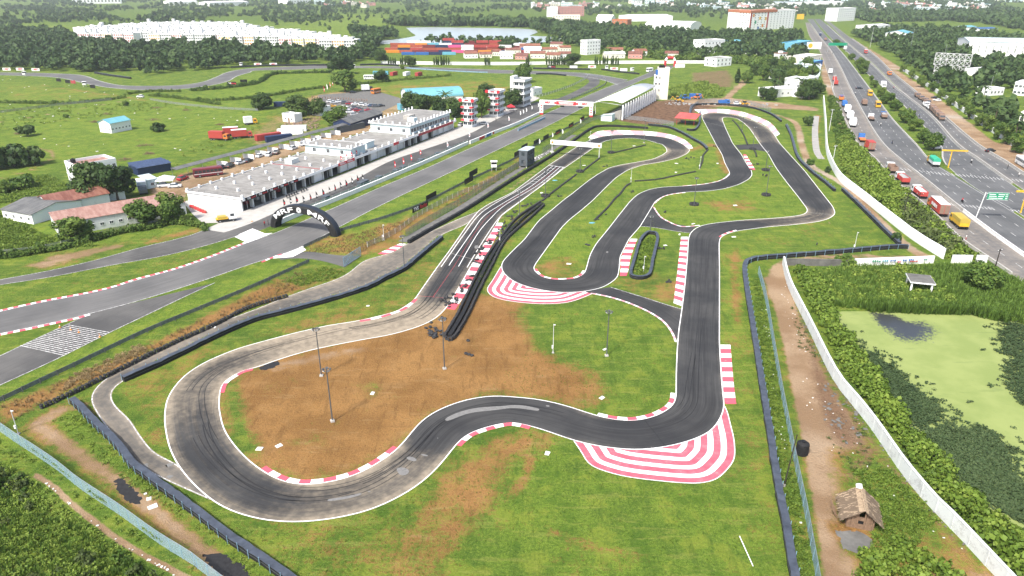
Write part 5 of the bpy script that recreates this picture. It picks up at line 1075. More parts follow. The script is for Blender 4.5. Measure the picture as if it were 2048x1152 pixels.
# ---- roadside and far buildings
FARB=[
 ('apartment_tower','tall white hostel block with red roof edge beside the highway','building',(1453,58),(1486,61),18,25,'white_wall',8,5,3,'l',1.6,1.2,'flat','terra_roof',1.6),
 ('apartment_tower','long white hostel block with red stripes and coloured squares','building',(1497,62),(1586,56),18,24,'white_wall',8,14,4,'l',1.8,1.3,'flat','terra_roof',1.6),
 ('hotel','white seven storey hotel standing by the far highway bend','building',(1673,43),(1708,41),22,20,'white_wall',6,9,4,'l',1.8,1.4,'flat','flat_roof',1.2),
 ('office_block','narrow four storey white block behind the race track wall','building',(1173,110),(1200,108),9,12,'white_wall',4,5,3,'l',1.1,1.2,'flat','flat_roof',.9),
 ('office_block','white three storey office with small windows among dense trees','building',(1407,110),(1447,107),14,12,'white_wall',3,6,3,'l',1.4,1.3,'flat','flat_roof',.8),
 ('warehouse','low shed with blue roof next to the white office among trees','warehouse',(1448,96),(1486,94),18,6,'white_wall',0,0,0,'',1,1,'gable','cyan_roof',.8),
 ('warehouse','long low blue roofed shed in front of the white office','warehouse',(1450,106),(1532,109),8,3.2,'white_wall',0,0,0,'',1,1,'gable','cyan_roof',.8),
 ('factory','large white factory with turquoise ridge roofs beyond the trees','factory',(1932,114),(2140,120),50,13,'white_wall',1,14,4,'l',.6,6,'gable','grey_blue_roof',2.5),
 ('warehouse','blue and white gabled warehouse among trees east of the highway','warehouse',(1768,84),(1812,86),26,10,'white_wall',0,0,0,'',1,1,'gable_y','cyan_roof',2.5),
 ('warehouse','white flat warehouse behind the blue gabled one','warehouse',(1742,68),(1778,66),24,10,'white_wall',0,0,0,'',1,1,'gable','white_roof',1.2),
 ('roadside_building','pale blue stepped shop building beside the west service road','shop',(1588,106),(1620,100),14,8,'blue_sheet',2,4,2,'l',1.2,1.2,'flat','cyan_roof',1.0),
 ('roadside_building','white roadside house with long flat white roof and palms','house',(1536,196),(1592,192),9,4.6,'white_wall',1,5,3,'l',1.1,1.0,'flat','white_roof',.4),
 ('roadside_building','white roadside shop with red and blue front','shop',(1604,182),(1634,175),12,6.5,'white_wall',1,3,2,'l',1.2,1.2,'flat','white_roof',.5),
 ('roadside_building','cream shop row under trees along the west service road','shop',(1606,128),(1642,122),14,5,'cream_wall',1,4,2,'l',1.3,1.2,'flat','white_roof',.5),
 ('roadside_building','dark blue shop hut beside the dusty service road shoulder','shop',(1628,136),(1644,133),8,4.6,'blue',1,2,1,'l',1.2,1.2,'flat','blue_sheet',.3),
 ('roadside_building','white pump room partly hidden behind palm trees','house',(1604,196),(1632,192),7,3.4,'white_wall',1,3,2,'l',1,1,'flat','white_roof',.3),
 ('farm_house','white farmhouse with verandah among small trees in the clearing','house',(1432,134),(1462,131),12,6,'white_wall',2,4,2,'l',1.4,1.4,'flat','flat_roof',.6),
 ('college_building','long pink and cream college block above the lake','building',(1116,33),(1168,32),20,17,'pink_wall',4,9,3,'l',1.8,1.4,'flat','flat_roof',1),
 ('college_building','white wing at the left end of the pink college block','building',(1094,34),(1115,34),20,17,'white_wall',4,4,3,'l',1.8,1.4,'flat','flat_roof',1),
 ('college_building','low cream wing in front of the pink college block','building',(1105,42),(1160,42),14,9,'cream_wall',2,10,2,'l',1.8,1.6,'flat','flat_roof',1),
 ('warehouse','huge warehouse with curved white roof behind the palm groves','warehouse',(1290,60),(1380,63),50,7,'white_wall',0,0,0,'',1,1,'barrel','white_roof',5),
 ('warehouse','flat white warehouse further back beside the curved roof','warehouse',(1262,43),(1345,42),60,8,'white_wall',0,0,0,'',1,1,'gable','white_roof',2),
 ('temple','orange and cream shrine building in the palm grove','temple',(1224,52),(1254,53),16,9,'terracotta',2,5,2,'l',1.4,1.4,'flat','terra_roof',1),
 ('temple','white domed hall left of the orange shrine','temple',(1192,46),(1222,47),16,8,'white_wall',1,4,2,'l',1.4,1.4,'gable','white_roof',5),
 ('factory','long white and blue factory on the far left horizon','factory',(146,8),(243,7),60,16,'white_wall',1,14,0,'',4,5,'gable','white_roof',5),
 ('factory','pale factory shed on the far horizon above the apartments','factory',(338,11),(396,10),60,10,'white_wall',0,0,0,'',1,1,'gable','white_roof',3),
 ('factory','pale factory pair right of the far horizon shed','factory',(420,13),(498,11),60,10,'white_wall',0,0,0,'',1,1,'gable','white_roof',3),
 ('factory','white hall with dark vents on the far horizon','factory',(576,8),(622,7),60,14,'white_wall',1,8,0,'',3,4,'flat','white_roof',1),
 ('factory','long blue grey plant roof on the horizon above the highway','factory',(1570,4),(1700,5),120,14,'pale_blue_wall',0,0,0,'',1,1,'gable','grey_blue_roof',4),
 ('factory','wide white plant in the far town beside the highway','factory',(1552,12),(1596,12),50,9,'white_wall',0,0,0,'',1,1,'gable','grey_blue_roof',2),
 ('factory','white plant hall in the far town right of the highway','factory',(1610,13),(1690,12),50,10,'white_wall',0,0,0,'',1,1,'gable','white_roof',2),
 ('depot','white bus depot office with balconies behind roadside trees','building',(2024,190),(2090,196),14,7,'white_wall',2,8,3,'l',1.4,1.3,'flat','white_roof',.7),
 ('depot','low white canopy building in the bus yard','building',(1978,192),(2006,190),9,4,'white_wall',1,4,2,'l',1.4,1.3,'flat','white_roof',.3),
 ('depot','white shed at the edge of the bus yard behind palms','building',(2036,246),(2090,252),12,5,'white_wall',1,5,2,'l',1.4,1.3,'flat','white_roof',.3),
 ('red_post_hall','white hall with red posts among the eastern trees','building',(1948,152),(1994,148),10,4,'white_wall',0,0,0,'',1,1,'flat','white_roof',.3),
 ('warehouse','bright blue long roof among far eastern trees','warehouse',(1958,66),(1994,65),18,5,'white_wall',0,0,0,'',1,1,'gable','corr_blue',1.5),
 ('warehouse','white and turquoise roofed sheds left of the bright blue roof','warehouse',(1930,62),(1952,61),18,5,'white_wall',0,0,0,'',1,1,'gable','cyan_roof',1.5),
]
for a in FARB:bldg(*a[:4],a[4],a[5],a[6],a[7],a[8],a[9],a[10],a[11],a[12],a[13],a[14],a[15],rise=a[16],par=a[16])
for nm_,w_ in(('apartment_tower',24.5),('apartment_tower.001',64)):b=MB();b.box(-.4,w_+.4,-.4,18.4,23.2,26.5);b.obj('red_cornice','terracotta',bpy.data.objects[nm_])
hb_=bpy.data.objects['apartment_tower.001'] # red stair stripes and coloured squares of the long hostel block
for x,m in((0.2,'corr_red'),(41,'corr_red')):b=MB();b.box(x,x+3.2,-.3,.02,0,24.5);b.obj('stair_stripe',m,hb_)
for x,z,m in((6,18,'orange'),(22,14,'yellow'),(36,13,'yellow'),(12,9,'green_sign'),(30,4,'orange'),(20,1,'blue')):b=MB();b.box(x,x+4,-.1,.02,z,z+4);b.obj('colour_square',m,hb_)
# white apartment quarter
APT=[(x,y+random.uniform(-.15,.15),25,f)for y,x0,x1,f in((63,290,470,0),(67,240,480,0),(71.5,175,500,0),(76,150,540,0),(81,165,590,0),(86,200,620,1),(90,160,250,1),(91,300,640,1),(96,440,670,1),(101,560,690,1),(105.5,640,700,1))for x in np.arange(x0,x1,25*(y+35)/142)]
for i,(x,y,w,front)in enumerate(APT):
    cl=random.choice(['orange','yellow','corr_red','glass','glass','glass'])
    def ext(o,w_,d,h):
        b=MB();x0=random.uniform(2,w_-7);b.box(x0,x0+3.5,3,6,h,h+random.choice([1.6,2.2,2.6,5.0]));b.obj('stair_head','white_wall',o)
        for k_ in range(1):b=MB();xx=random.uniform(1,w_-2);b.tube((xx,6,h),(xx,6,h+1.4),.7,n=10);b.obj('roof_tank','black',o)
    bldg('apartment_block','white four storey apartment block facing the dark wood' if front else 'white apartment block in the back rows of the flat roofed estate','apartment',(x,y),(x+w*(y+35)/140,y+.3),12,random.uniform(10.8,11.4),random.choice(['stain_wall','white_wall']),4 if front else 1,5,2,'l',1.7,1.6,'flat','pale_concrete',par=1.0,group='apartment estate front rows' if front else 'apartment estate back rows',gm=cl,extra=ext)
# far town: small houses
HSE=[]
for i,(wm,rm)in enumerate((('white_wall','white_sheet'),('cream_wall','pale_concrete'),('white_wall','cyan_roof'),('white_wall','terra_roof'),('pale_blue_wall','white_sheet'),('pink_wall','pale_concrete'))):
    b=MB();w,d,h=11+i,9,6.5;b.box(0,w,0,d,0,h,0);b.box(-.3,w+.3,-.3,d+.3,h,h+.3,1);b.box(1,4,2,5,h+.3,h+2.6,0)
    for k_ in range(4):
        for z in(1.2,4.2):b.box(1+k_*2.6,2.3+k_*2.6,-.06,0,z,z+1.3,2)
    HSE.append(b.mesh('town_house',[wm,rm,'glass']))
def town(n,poly,label,group,smin=.8,smax=1.6):
    P=np.array(poly);k_=0
    while k_<n:
        x,y=random.uniform(P[:,0].min(),P[:,0].max()),random.uniform(P[:,1].min(),P[:,1].max())
        if not inpoly(np.array([[x,y]]),poly)[0]:continue
        o=ob('town_house',random.choice(HSE),None,G(x,y),random.uniform(-.5,.5));s=random.uniform(smin,smax);o.scale=(s*random.uniform(.8,1.7),s,s*random.uniform(.7,1.3));tag(o,label,'house',group);k_+=1
town(46,[(1740,8),(1960,12),(1975,22),(1860,27),(1745,24),(1720,14)],'small pale house in the far town east of the highway','far town east of the highway')
town(40,[(1300,8),(1460,12),(1600,18),(1600,27),(1420,22),(1320,15)],'small pale house in the far town north of the hostel blocks','far town north of the hostel')
town(22,[(1060,10),(1300,14),(1290,22),(1060,18)],'small pale house scattered in the far scrub beyond the lake','far houses beyond the lake')
town(12,[(600,8),(740,8),(740,16),(600,14)],'small pale house in the far scrub above the meadow','far houses above the meadow')
town(14,[(1830,1),(2040,1),(2040,5),(1830,4)],'pale high block on the far hazy horizon east of the highway','far horizon blocks',2.2,3.4)
town(9,[(1250,3),(1330,3),(1330,10),(1250,10)],'pale housing block on the far horizon behind the college','far horizon estate',1.6,2.4)
town(4,[(1540,118),(1600,118),(1600,160),(1540,160)],'small white roof among dense roadside trees','roofs among roadside trees',.6,.9)
# ---- container yard
CONT={}
def cont_mesh(m):
    if m not in CONT:
        b=MB();b.box(0,12.2,0,2.44,.12,2.56)
        for x in np.arange(.2,12.1,.55):b.box(x,x+.28,-.05,0,.25,2.4);b.box(x,x+.28,2.44,2.49,.25,2.4)
        for x in(0,12.05):
            for y in(0,2.29):b.box(x-.02,x+.17,y-.06,y+.21,0,2.6)
        b.box(-.06,-.01,.1,1.15,.2,2.45);b.box(-.06,-.01,1.3,2.34,.2,2.45);CONT[m]=b.mesh('shipping_container',m)
    return CONT[m]
mat('pink_metal',(.62,.09,.24),.5,.1);mat('maroon_metal',(.17,.03,.035),.5,.2);mat('brick_metal',(.36,.085,.05),.5,.2)
for nm_ in('blue','navy','orange','corr_red','white_sheet','brick_metal','blue_sheet'):M(nm_)
CN={'blue':'blue','navy':'navy','orange':'orange','corr_red':'red','white_sheet':'white','brick_metal':'brick red','blue_sheet':'pale blue','pink_metal':'pink','maroon_metal':'maroon'}
def cont(x,y,lvl,m,rz=0,label=None,L=1.0,grp='containers in the yard'):
    g=G(x,y);o=ob('shipping_container',cont_mesh(m),None,(g[0],g[1],lvl*2.62),rz);o.scale=(L,1,1);return tag(o,label or(CN[m]+' shipping container '+('stacked high' if lvl>1 else 'on the second tier' if lvl else 'on the ground')+' in the container yard'),'container',grp)
ROWS=[(803,110,[('blue',0),('blue',0),('navy',0),('blue_sheet',0)]),(772,106,[('orange',0),('brick_metal',0),('maroon_metal',0),('maroon_metal',0),('navy',0),('pink_metal',0),('maroon_metal',0),('orange',0),('navy',0),('corr_red',0),('corr_red',0),('navy',0)]),(770,101,[('brick_metal',0),('orange',1),('brick_metal',1),('maroon_metal',1),('navy',1),('pink_metal',1),('white_sheet',1),('corr_red',1),('corr_red',1),('white_sheet',1),('blue',0)]),(780,97,[('brick_metal',1),('brick_metal',1),('orange',1),('blue_sheet',1),('white_sheet',1),('corr_red',2),('maroon_metal',1),('corr_red',2),('corr_red',2),('blue',1),('white_sheet',1)]),(790,92,[('white_sheet',0),('white_sheet',1),('white_sheet',1),('white_sheet',0),('corr_red',2),('white_sheet',1),('maroon_metal',1),('white_sheet',1)])]
for x0,y,lst in ROWS:
    for i,(m,lv)in enumerate(lst):
        x=x0+i*12.9*cp*(y+35)/CAMH*.98+random.uniform(-1,1)
        for k_ in range(lv+1):cont(x,y+random.uniform(-.15,.15),k_,m if k_==lv else random.choice(['maroon_metal','corr_red','navy','white_sheet','brick_metal']),random.uniform(-.02,.02))
for x,y,m,rz,lb in((515,283,'corr_red',.75,'red shipping container beside the scrap yard track'),(534,286,'navy',.6,'navy and white container in front of the long carport roof'),(555,271,'white_sheet',.12,'long white container left of the scrap heap'),(563,264,'white_sheet',.12,'second long white container behind the first'),(548,214,'navy',.15,'navy container with flat white roof beside the round tree'),(746,150,'blue_sheet',0,'pale blue container behind the lone field tree'),(786,152,'corr_red',1.2,'red container standing alone in the meadow'),(812,152,'white_sheet',1.2,'white container standing alone in the meadow'),(836,153,'corr_red',1.2,'red container next to a dark bush in the meadow'),(1379,197,'blue',-.1,'blue container beside diggers at the construction site')):cont(x,y,0,m,rz,lb,.55 if 'alone' in lb or 'bush' in lb or 'digger' in lb else.9,'scattered site containers')
# brick houses beside the yard
for i,(x,y,w)in enumerate([(1000,118,26),(1030,119,24),(1060,117,30),(1092,118,28),(1120,117,22),(1012,108,30),(1048,107,34),(1085,106,30),(1120,104,22),(960,116,24),(930,117,26),(1040,99,40),(1100,97,24),(1210,117,40),(1256,117,28),(1212,106,34),(1270,112,24),(1330,116,26),(1370,100,20),(1385,102,16),(985,112,16)]):
    bldg('brick_house','low house with terracotta roof next to the container yard' if x<1150 else 'low brown roofed house behind the long white wall','house',(x,y),(x+w,y+random.uniform(-.6,.6)),9,random.uniform(3.0,4.4),random.choice(['white_wall','cream_wall','cream_wall','pink_wall']),1,4,1,'l',1.0,1.0,random.choice(['gable','gable','shed']),random.choice(['terra_roof','terra_roof','rust_roof','white_roof']),1.6,group='houses by the container yard' if x<1150 else 'houses behind the white wall')
# ---- small structures in the foreground
def hut():
    a,rz,w=frame((1692,1052),(1741,1062));o=thing('thatched_hut','small thatched hut of split logs with ragged palm leaf roof','hut',a,rz);d=3.9;h=1.75;w=3.0;mid=w/2
    n=15
    for i in range(n):
        x=.1+i*(w-.2)/(n-1)
        if 1.25<x<1.75:b=MB();b.box(-.095,.095,-.06,.06,0,.75);b.obj('log','wood',o,False,(x,0,0));b=MB();b.box(-.095,.095,-.06,.06,1.25,h);b.obj('log','wood',o,False,(x,0,0));continue
        hh=h+.9*(1-abs(x-mid)/mid);b=MB();b.box(-.092,.092,-.06,.06,0,hh);q=b.obj('log','wood',o,False,(x,random.uniform(-.03,.03),0));q.rotation_euler=(0,random.uniform(-.02,.02),0)
    for i in range(17):
        for x in(0,w):b=MB();b.box(-.06,.06,-.1,.1,0,h);b.obj('log','wood',o,False,(x,.15+i*(d-.3)/16,0))
    b=MB();b.box(0,w,d-.1,d,0,h);b.obj('back_wall','wood',o);b=MB();b.box(1.22,1.78,-.02,.2,.75,1.25);b.obj('window_gap_shade','black',o)  # black block in the log gap stands in for shade inside
    thatch=mat('thatch',(.17,.125,.085),.95,.4,6,.6,stretch=(4,4,.8));mat('thatch_light',(.36,.27,.18),.95,.3,5,.5);r=MB()
    for s in(-1,1):
        for row in range(11):
            t=row/10;xx=mid+s*(mid+.55)*(1-t);zz=h-.35+(1.75)*t
            for y in np.arange(-.65,d+.5,.13):
                L=random.uniform(.55,.85);dx=s*L*.72;dz=-L*.62;yj=y+random.uniform(-.08,.08);w_=random.uniform(.07,.13);z0=zz+.08+random.uniform(0,.06)
                r.add([(xx,yj-w_,z0),(xx,yj+w_,z0),(xx+dx,yj+w_*.5+random.uniform(-.06,.06),z0+dz+.06),(xx+dx,yj-w_*.5,z0+dz+.06)],[(0,1,2,3)],0 if random.random()<.8 else 1)
    for y in np.arange(-.6,d+.4,.12):
        for s in(-1,1):z0=h+1.52+random.uniform(0,.08);r.add([(mid-s*.08,y-.09,z0),(mid-s*.08,y+.09,z0),(mid+s*.55,y+.1,z0-.38),(mid+s*.55,y-.06,z0-.38)],[(0,1,2,3)],1)
    struct(r.obj('thatch',['thatch','thatch_light'],o),'stuff');b=MB()
    b.add([(-.3,-.4,h-.25),(mid,-.4,h+1.4),(w+.3,-.4,h-.25),(-.3,d+.3,h-.25),(mid,d+.3,h+1.4),(w+.3,d+.3,h-.25)],[(0,1,4,3),(1,2,5,4)]);b.obj('roof_underlay','thatch',o)
    b=MB();b.box(-.35,.35,-.3,.3,0,.25);b.box(-.2,.3,-.25,.2,.25,.42);b.obj('plastic_sheet','white_sheet',o,False,(mid-.2,d+.1,h+1.5))
    for i in range(6):b=MB();b.tube((0,0,0),(-.9,random.uniform(-.4,.4),1.6),.05);b.obj('leaning_pole','wood',o,False,(-.9-i*.02,1+i*.35,0))
hut()
def tank():
    g=G(1603,907);o=thing('water_tank','black plastic water tank behind the blue wire fence','tank',g);b=MB();r=.85
    b.tube((0,0,0),(0,0,1.75),r,n=20);b.tube((0,0,1.75),(0,0,2.05),r,r*.5,20)
    for z in(.3,.7,1.1,1.5):b.torus((0,0,z),r,.035,20,5)
    for i in range(8):a=i*math.pi/4;b.tube((r*.95*math.cos(a),r*.95*math.sin(a),1.72),(r*.5*math.cos(a),r*.5*math.sin(a),2.05),.05)
    b.obj('tank_body','black_rubber',o,False);b=MB();b.tube((0,0,2.05),(0,0,2.17),.3,n=14);b.obj('lid','black',o)
tank()
def pavilion():
    a,rz,w=frame((1818,588),(1856,592));o=thing('small_pavilion','small open pavilion with flat stained slab on four white posts','pavilion',a,rz);w=4.2;d=4.6;h=2.7
    for x in(.15,w-.15):
        for y in(.15,d-.15):b=MB();b.box(-.17,.17,-.17,.17,0,h);b.obj('post','white_wall',o,False,(x,y,0))
    b=MB();b.box(-.35,w+.35,-.35,d+.35,h,h+.28);r=b.obj('slab_edge','white_wall',o);b=MB();b.box(-.3,w+.3,-.3,d+.3,h+.285,h+.30);b.obj('slab_top','dark_concrete',r)
pavilion()
def frameboard():
    a,rz,w=frame((1862,165),(1914,169));o=thing('billboard_frame','empty steel lattice billboard frame rising above the trees','billboard',a,rz);w=19;z0,z1=11.5,19
    def lat(name,x0,x1,zb,zt,y,nx,nz,mi='steel'):
        b=MB();xs=np.linspace(x0,x1,nx+1);zs=np.linspace(zb,zt,nz+1)
        for x in xs:b.tube((x,y,zb),(x,y,zt),.13,n=4)
        for z in zs:b.tube((x0,y,z),(x1,y,z),.1,n=4)
        for i in range(nx):
            for j in range(nz):b.tube((xs[i],y,zs[j]),(xs[i+1],y,zs[j+1]),.09,n=4);b.tube((xs[i],y,zs[j+1]),(xs[i+1],y,zs[j]),.09,n=4)
        b.obj(name,mi,o)
    for y in(0,2):lat('board_lattice',-1,w+1,z0,z1,y,6,2,'pole_white')
    for x0 in(0,w*.55):
        for y in(0,2):lat('tower_lattice',x0,x0+w*.42,0,z0,y,2,3,'pole_white')
frameboard()
# ------------------------------------------------------------------ vegetation
leaf_mat('leaf_dark',(.018,.038,.011),(.040,.078,.018),(.085,.13,.03));leaf_mat('leaf_bright',(.030,.064,.011),(.068,.126,.02),(.15,.21,.038))
leaf_mat('leaf_wood',(.026,.052,.018),(.054,.098,.028),(.10,.155,.042));leaf_mat('leaf_weed',(.050,.095,.014),(.12,.19,.024),(.24,.31,.055));leaf_mat('leaf_olive',(.035,.055,.016),(.075,.105,.028),(.15,.17,.06))
leaf_mat('leaf_dry',(.10,.065,.03),(.22,.155,.07),(.38,.29,.15));leaf_mat('leaf_hyacinth',(.026,.046,.018),(.046,.078,.028),(.085,.12,.045));leaf_mat('leaf_palm',(.022,.045,.012),(.045,.085,.022),(.10,.15,.04));leaf_mat('leaf_reed',(.045,.085,.016),(.09,.16,.025),(.16,.25,.045))
def fast_quads(name,V,A,m,parent=None,loc=None):
    V=np.asarray(V,np.float32).reshape(-1,3);n=len(V)//4;me=bpy.data.meshes.new(name);me.vertices.add(len(V));me.vertices.foreach_set('co',V.ravel())
    me.loops.add(len(V));me.loops.foreach_set('vertex_index',np.arange(len(V),dtype=np.int32));me.polygons.add(n);me.polygons.foreach_set('loop_start',np.arange(0,len(V),4,dtype=np.int32))
    me.materials.append(M(m));me.attributes.new('leaf','FLOAT','POINT').data.foreach_set('value',np.repeat(np.asarray(A,np.float32),4));me.update(calc_edges=True);me.validate()
    return ob(name,me,parent,loc)
def unit(v):return v/np.maximum(np.linalg.norm(v,axis=1),1e-6)[:,None]
def leaf_quads(P,Nn,size,asp=1.0):
    """one small leaf spray per point, facing roughly along its normal"""
    n=len(P);r=unit(RNG.normal(size=(n,3)));a=unit(np.cross(Nn,r));b=np.cross(Nn,a);s=(size*RNG.uniform(.6,1.3,n))[:,None]
    a=a*s*asp;b=b*s;k=RNG.uniform(.5,1,(n,1));return np.stack([P-a*k-b,P+a-b*k,P+a*k+b,P-a+b*k],1)
def cloud(lobes,n,size,up=.25):
    """leaf sprays on and inside a set of ellipsoid clumps (cx, cy, cz, rx, ry, rz)"""
    L=np.array(lobes);vol=(L[:,3]*L[:,4]*L[:,5])**.66;c=RNG.choice(len(L),n,p=vol/vol.sum());d=unit(RNG.normal(size=(n,3)));rr=RNG.uniform(.55,1.06,n)**.6
    P=L[c,:3]+d*L[c,3:]*rr[:,None];Nn=unit(d+RNG.normal(0,.45,(n,3))+np.array([0,0,up]));tone=RNG.uniform(0,1,len(L))[c]*.55+RNG.uniform(0,.6,n)
    return leaf_quads(P,Nn,size),np.clip(tone,0,1)
def crown_lobes(R,zc,H,n,squash=.75):
    out=[]
    for i in range(n):
        a=RNG.uniform(0,6.28);q=RNG.uniform(.15,1)**.7;z=zc+RNG.uniform(-.5,.55)*H*(1-.3*q);r=RNG.uniform(.34,.5)*R;out.append((R*.68*q*math.cos(a),R*.68*q*math.sin(a),z,r,r,r*squash))
    out.append((0,0,zc+H*.25,R*.5,R*.5,H*.4));return out
PROTO={}
def proto_tree(kind,i):
    k=(kind,i)
    if k in PROTO:return PROTO[k]
    if kind=='palm':
        b=MB();pts=[(0,0,0),(.15,.05,3),(.1,.2,6),(.25,.25,8.6)]
        for j in range(3):b.tube(pts[j],pts[j+1],.2-.03*j,.17-.03*j,7)
        tr=b.mesh('trunk','bark');V=[]
        for j in range(17):
            a=j*2.4+RNG.uniform(-.2,.2);el=RNG.uniform(-.35,.85);L=RNG.uniform(2.6,3.5);p=np.array([.25,.25,8.5]);d=np.array([math.cos(a),math.sin(a)])
            for s in range(7):
                t=s/7;x0,x1=t*L,(t+.16)*L;z0,z1=(math.sin(el)*x0-.11*x0**2),(math.sin(el)*x1-.11*x1**2);w=.42*(1-t*.75);c0=p+np.array([d[0]*x0,d[1]*x0,z0]);c1=p+np.array([d[0]*x1,d[1]*x1,z1]);sd=np.array([-d[1],d[0],0])
                for sg in(-1,1):V.append([c0,c1,c1+sd*sg*w-[0,0,.22],c0+sd*sg*(w+.05)-[0,0,.22]])
        V=np.array(V);A=RNG.uniform(.1,.9,len(V));m='leaf_palm'
    elif kind=='cypress':
        b=MB();b.tube((0,0,0),(0,0,8),.16,.04,6);tr=b.mesh('trunk','bark');V,A=cloud([(RNG.uniform(-.1,.1),RNG.uniform(-.1,.1),z,.95-abs(z-4)*.13,.95-abs(z-4)*.13,1.1)for z in np.arange(1.2,9.6,.9)],420,.28);m='leaf_dark'
    elif kind=='bush':
        b=MB();[b.tube((0,0,0),(RNG.uniform(-1,1),RNG.uniform(-1,1),1.6),.06,.03,4)for _ in range(5)];tr=b.mesh('stem','bark');V,A=cloud(crown_lobes(2.4,1.5,1.8,8),620,.26);V[...,2]=np.maximum(V[...,2],.05);m='leaf_bright' if i%2 else 'leaf_dark'
    else:
        n=13 if kind=='broad' else 11;R=4.6;b=MB();th=2.2;b.tube((0,0,0),(.1,.1,th),.34,.24,8)
        for j in range(6):a=j*1.05+RNG.uniform(-.3,.3);p=(.1,.1,th-.4+RNG.uniform(0,.5));q=(2.3*math.cos(a),2.3*math.sin(a),th+RNG.uniform(1.4,2.8));b.tube(p,q,.16,.07,5);b.tube(q,(q[0]*1.5,q[1]*1.5,q[2]+1.2),.07,.03,4)
        tr=b.mesh('trunk','bark');V,A=cloud(crown_lobes(R,5.4,7.0,n+4,.95),3200,.29);m='leaf_dark' if kind=='broad' else 'leaf_bright'
    t=fast_quads('crown',V,A,m);me=t.data;bpy.data.objects.remove(t);PROTO[k]=(tr,me);return PROTO[k]
HGT={'palm':10.5,'cypress':9.8,'bush':3.0,'broad':9.9,'bright':9.9};RADI={'palm':3.2,'cypress':1.0,'bush':2.9,'broad':4.9,'bright':4.9}
def tree(kind,x,y,yt,wpx,label,group=None,hm=None,rm=None,g=None):
    g=g or G(x,y);h=hm or HT(x,y,yt);r=rm or wpx/2/(cp*(y+35)/CAMH)
    tr,cr=proto_tree(kind,random.randrange(4 if kind!='cypress' else 1));o=thing({'palm':'palm_tree','cypress':'cypress_tree','bush':'shrub'}.get(kind,'leafy_tree'),label,{'bush':'bush'}.get(kind,'tree'),g,random.uniform(0,6.28),group)
    o.scale=(r/RADI[kind],r/RADI[kind],h/HGT[kind]);ob('stem' if kind=='bush' else 'trunk',tr,o);ob('crown',cr,o);return o
TR=[('broad',190,402,324,84,'big dark spreading tree hiding the front of the white villa',None),('broad',236,400,330,78,'second big dark tree against the right side of the villa',None),('bright',148,484,434,84,'leafy green tree at the left end of the pink tiled building',None),('bright',288,452,398,74,'round leafy tree before the middle of the pink tiled building',None),('bright',348,444,386,64,'leafy tree at the right end of the pink tiled building',None),
 ('broad',524,218,184,52,'dark round tree beside the navy container',None),('broad',598,230,188,62,'dark leafy tree behind the small white store',None),('broad',634,230,196,44,'dark tree beside the car park entrance',None),('bright',676,254,214,66,'bright leafy tree in front of the parked cars',None),('bright',602,240,218,30,'small bright bushy tree beside the white store',None),('broad',684,148,106,54,'tall dark tree overhanging the far race track',None),('bright',690,184,140,56,'big leafy tree beside the flag lined paddock road',None),('broad',763,128,98,28,'slender dark tree in front of the container yard',None),('broad',820,134,112,28,'round tree before the white wall and containers',None),('broad',765,164,139,36,'round dark tree standing in the meadow near containers',None),('bush',804,139,129,12,'small round bush at the edge of the far race track',None),
 ('broad',820,220,180,42,'dark tree left of the turquoise hangar front',None),('broad',846,228,188,48,'leafy tree in the row between hangar and pit roof',None),('broad',874,230,190,46,'dark tree beside the palm in front of the hangar',None),('broad',906,234,194,46,'bright tree just left of the first control tower',None),('palm',893,226,178,34,'coconut palm in front of the turquoise hangar',None),('bright',963,236,178,40,'tall leafy tree between the two red banded towers',None),('broad',970,198,165,40,'dark tree behind the second control tower',None),('broad',1023,216,176,50,'dark round tree between control tower and race office',None),('bright',1046,165,126,40,'leafy tree rising behind the race office tower',None),('bush',318,263,244,38,'dark round bush right of the blue roofed house',None),('bush',56,272,250,44,'grey green thorn bush in the left field',None),('bush',252,212,200,16,'small dark bush at the field crossroads',None),('bush',132,235,228,16,'small bush beside the red dirt path',None),
 ('bush',30,334,286,80,'large dark bush mass at the left field edge',None),('bush',70,330,290,60,'dark bush next to the sandy bend',None),('bush',-10,338,284,80,'dark overgrown bush at the field corner',None),('bush',50,376,350,60,'leafy bush behind the asbestos shed',None),('bush',10,385,362,50,'small leafy bush in the weeds near the asbestos shed',None),
 ('cypress',1474,166,136,12,'single narrow cypress in the bare brown clearing',None),('bright',1960,578,526,74,'small bright tree in tall grass near the pavilion',None),('bush',1690,528,508,52,'bright bush overgrowing the dark stained wall',None),('bush',1616,252,232,26,'small olive bush beside the sandy track',None),('bush',1620,330,318,20,'grey green shrub at the bend of the sandy track',None),('bush',1655,345,332,18,'grey green shrub beside the curved belt barrier',None),('bush',1790,482,462,26,'grey green shrub at the end of the straight belt barrier',None)]
for k,x,y,yt,w,lb,gr in TR:tree(k,x,y,yt,w,lb,gr)
for x,y,yt,w in((1703,120,106,18),(1718,136,114,22),(1726,148,122,28),(1742,162,150,10),(1748,176,160,20),(1760,194,174,22),(1773,208,184,31),(1790,222,198,27),(1811,246,216,37),(1827,262,236,34),(1846,288,256,33),(1866,300,264,44),(1672,88,78,16),(1682,96,84,14)):tree('bright',x,y,yt,w,'leafy tree planted in the highway median','trees of the highway median')
for x,y,yt,r in((1556,180,132,30),(1545,196,154,30),(1596,196,150,30),(1566,160,112,26),(1605,160,112,24),(1620,172,118,24)):tree('palm',x,y,yt,r,'coconut palm among the roadside houses west of the highway','roadside palms west')
for x,y,yt,r in((1984,262,204,40),(2026,290,232,44),(2012,108,86,20),(2024,116,94,20),(1966,200,168,24),(2040,262,222,34)):tree('palm',x,y,yt,r,'coconut palm rising from the trees east of the highway','palms east of the highway')
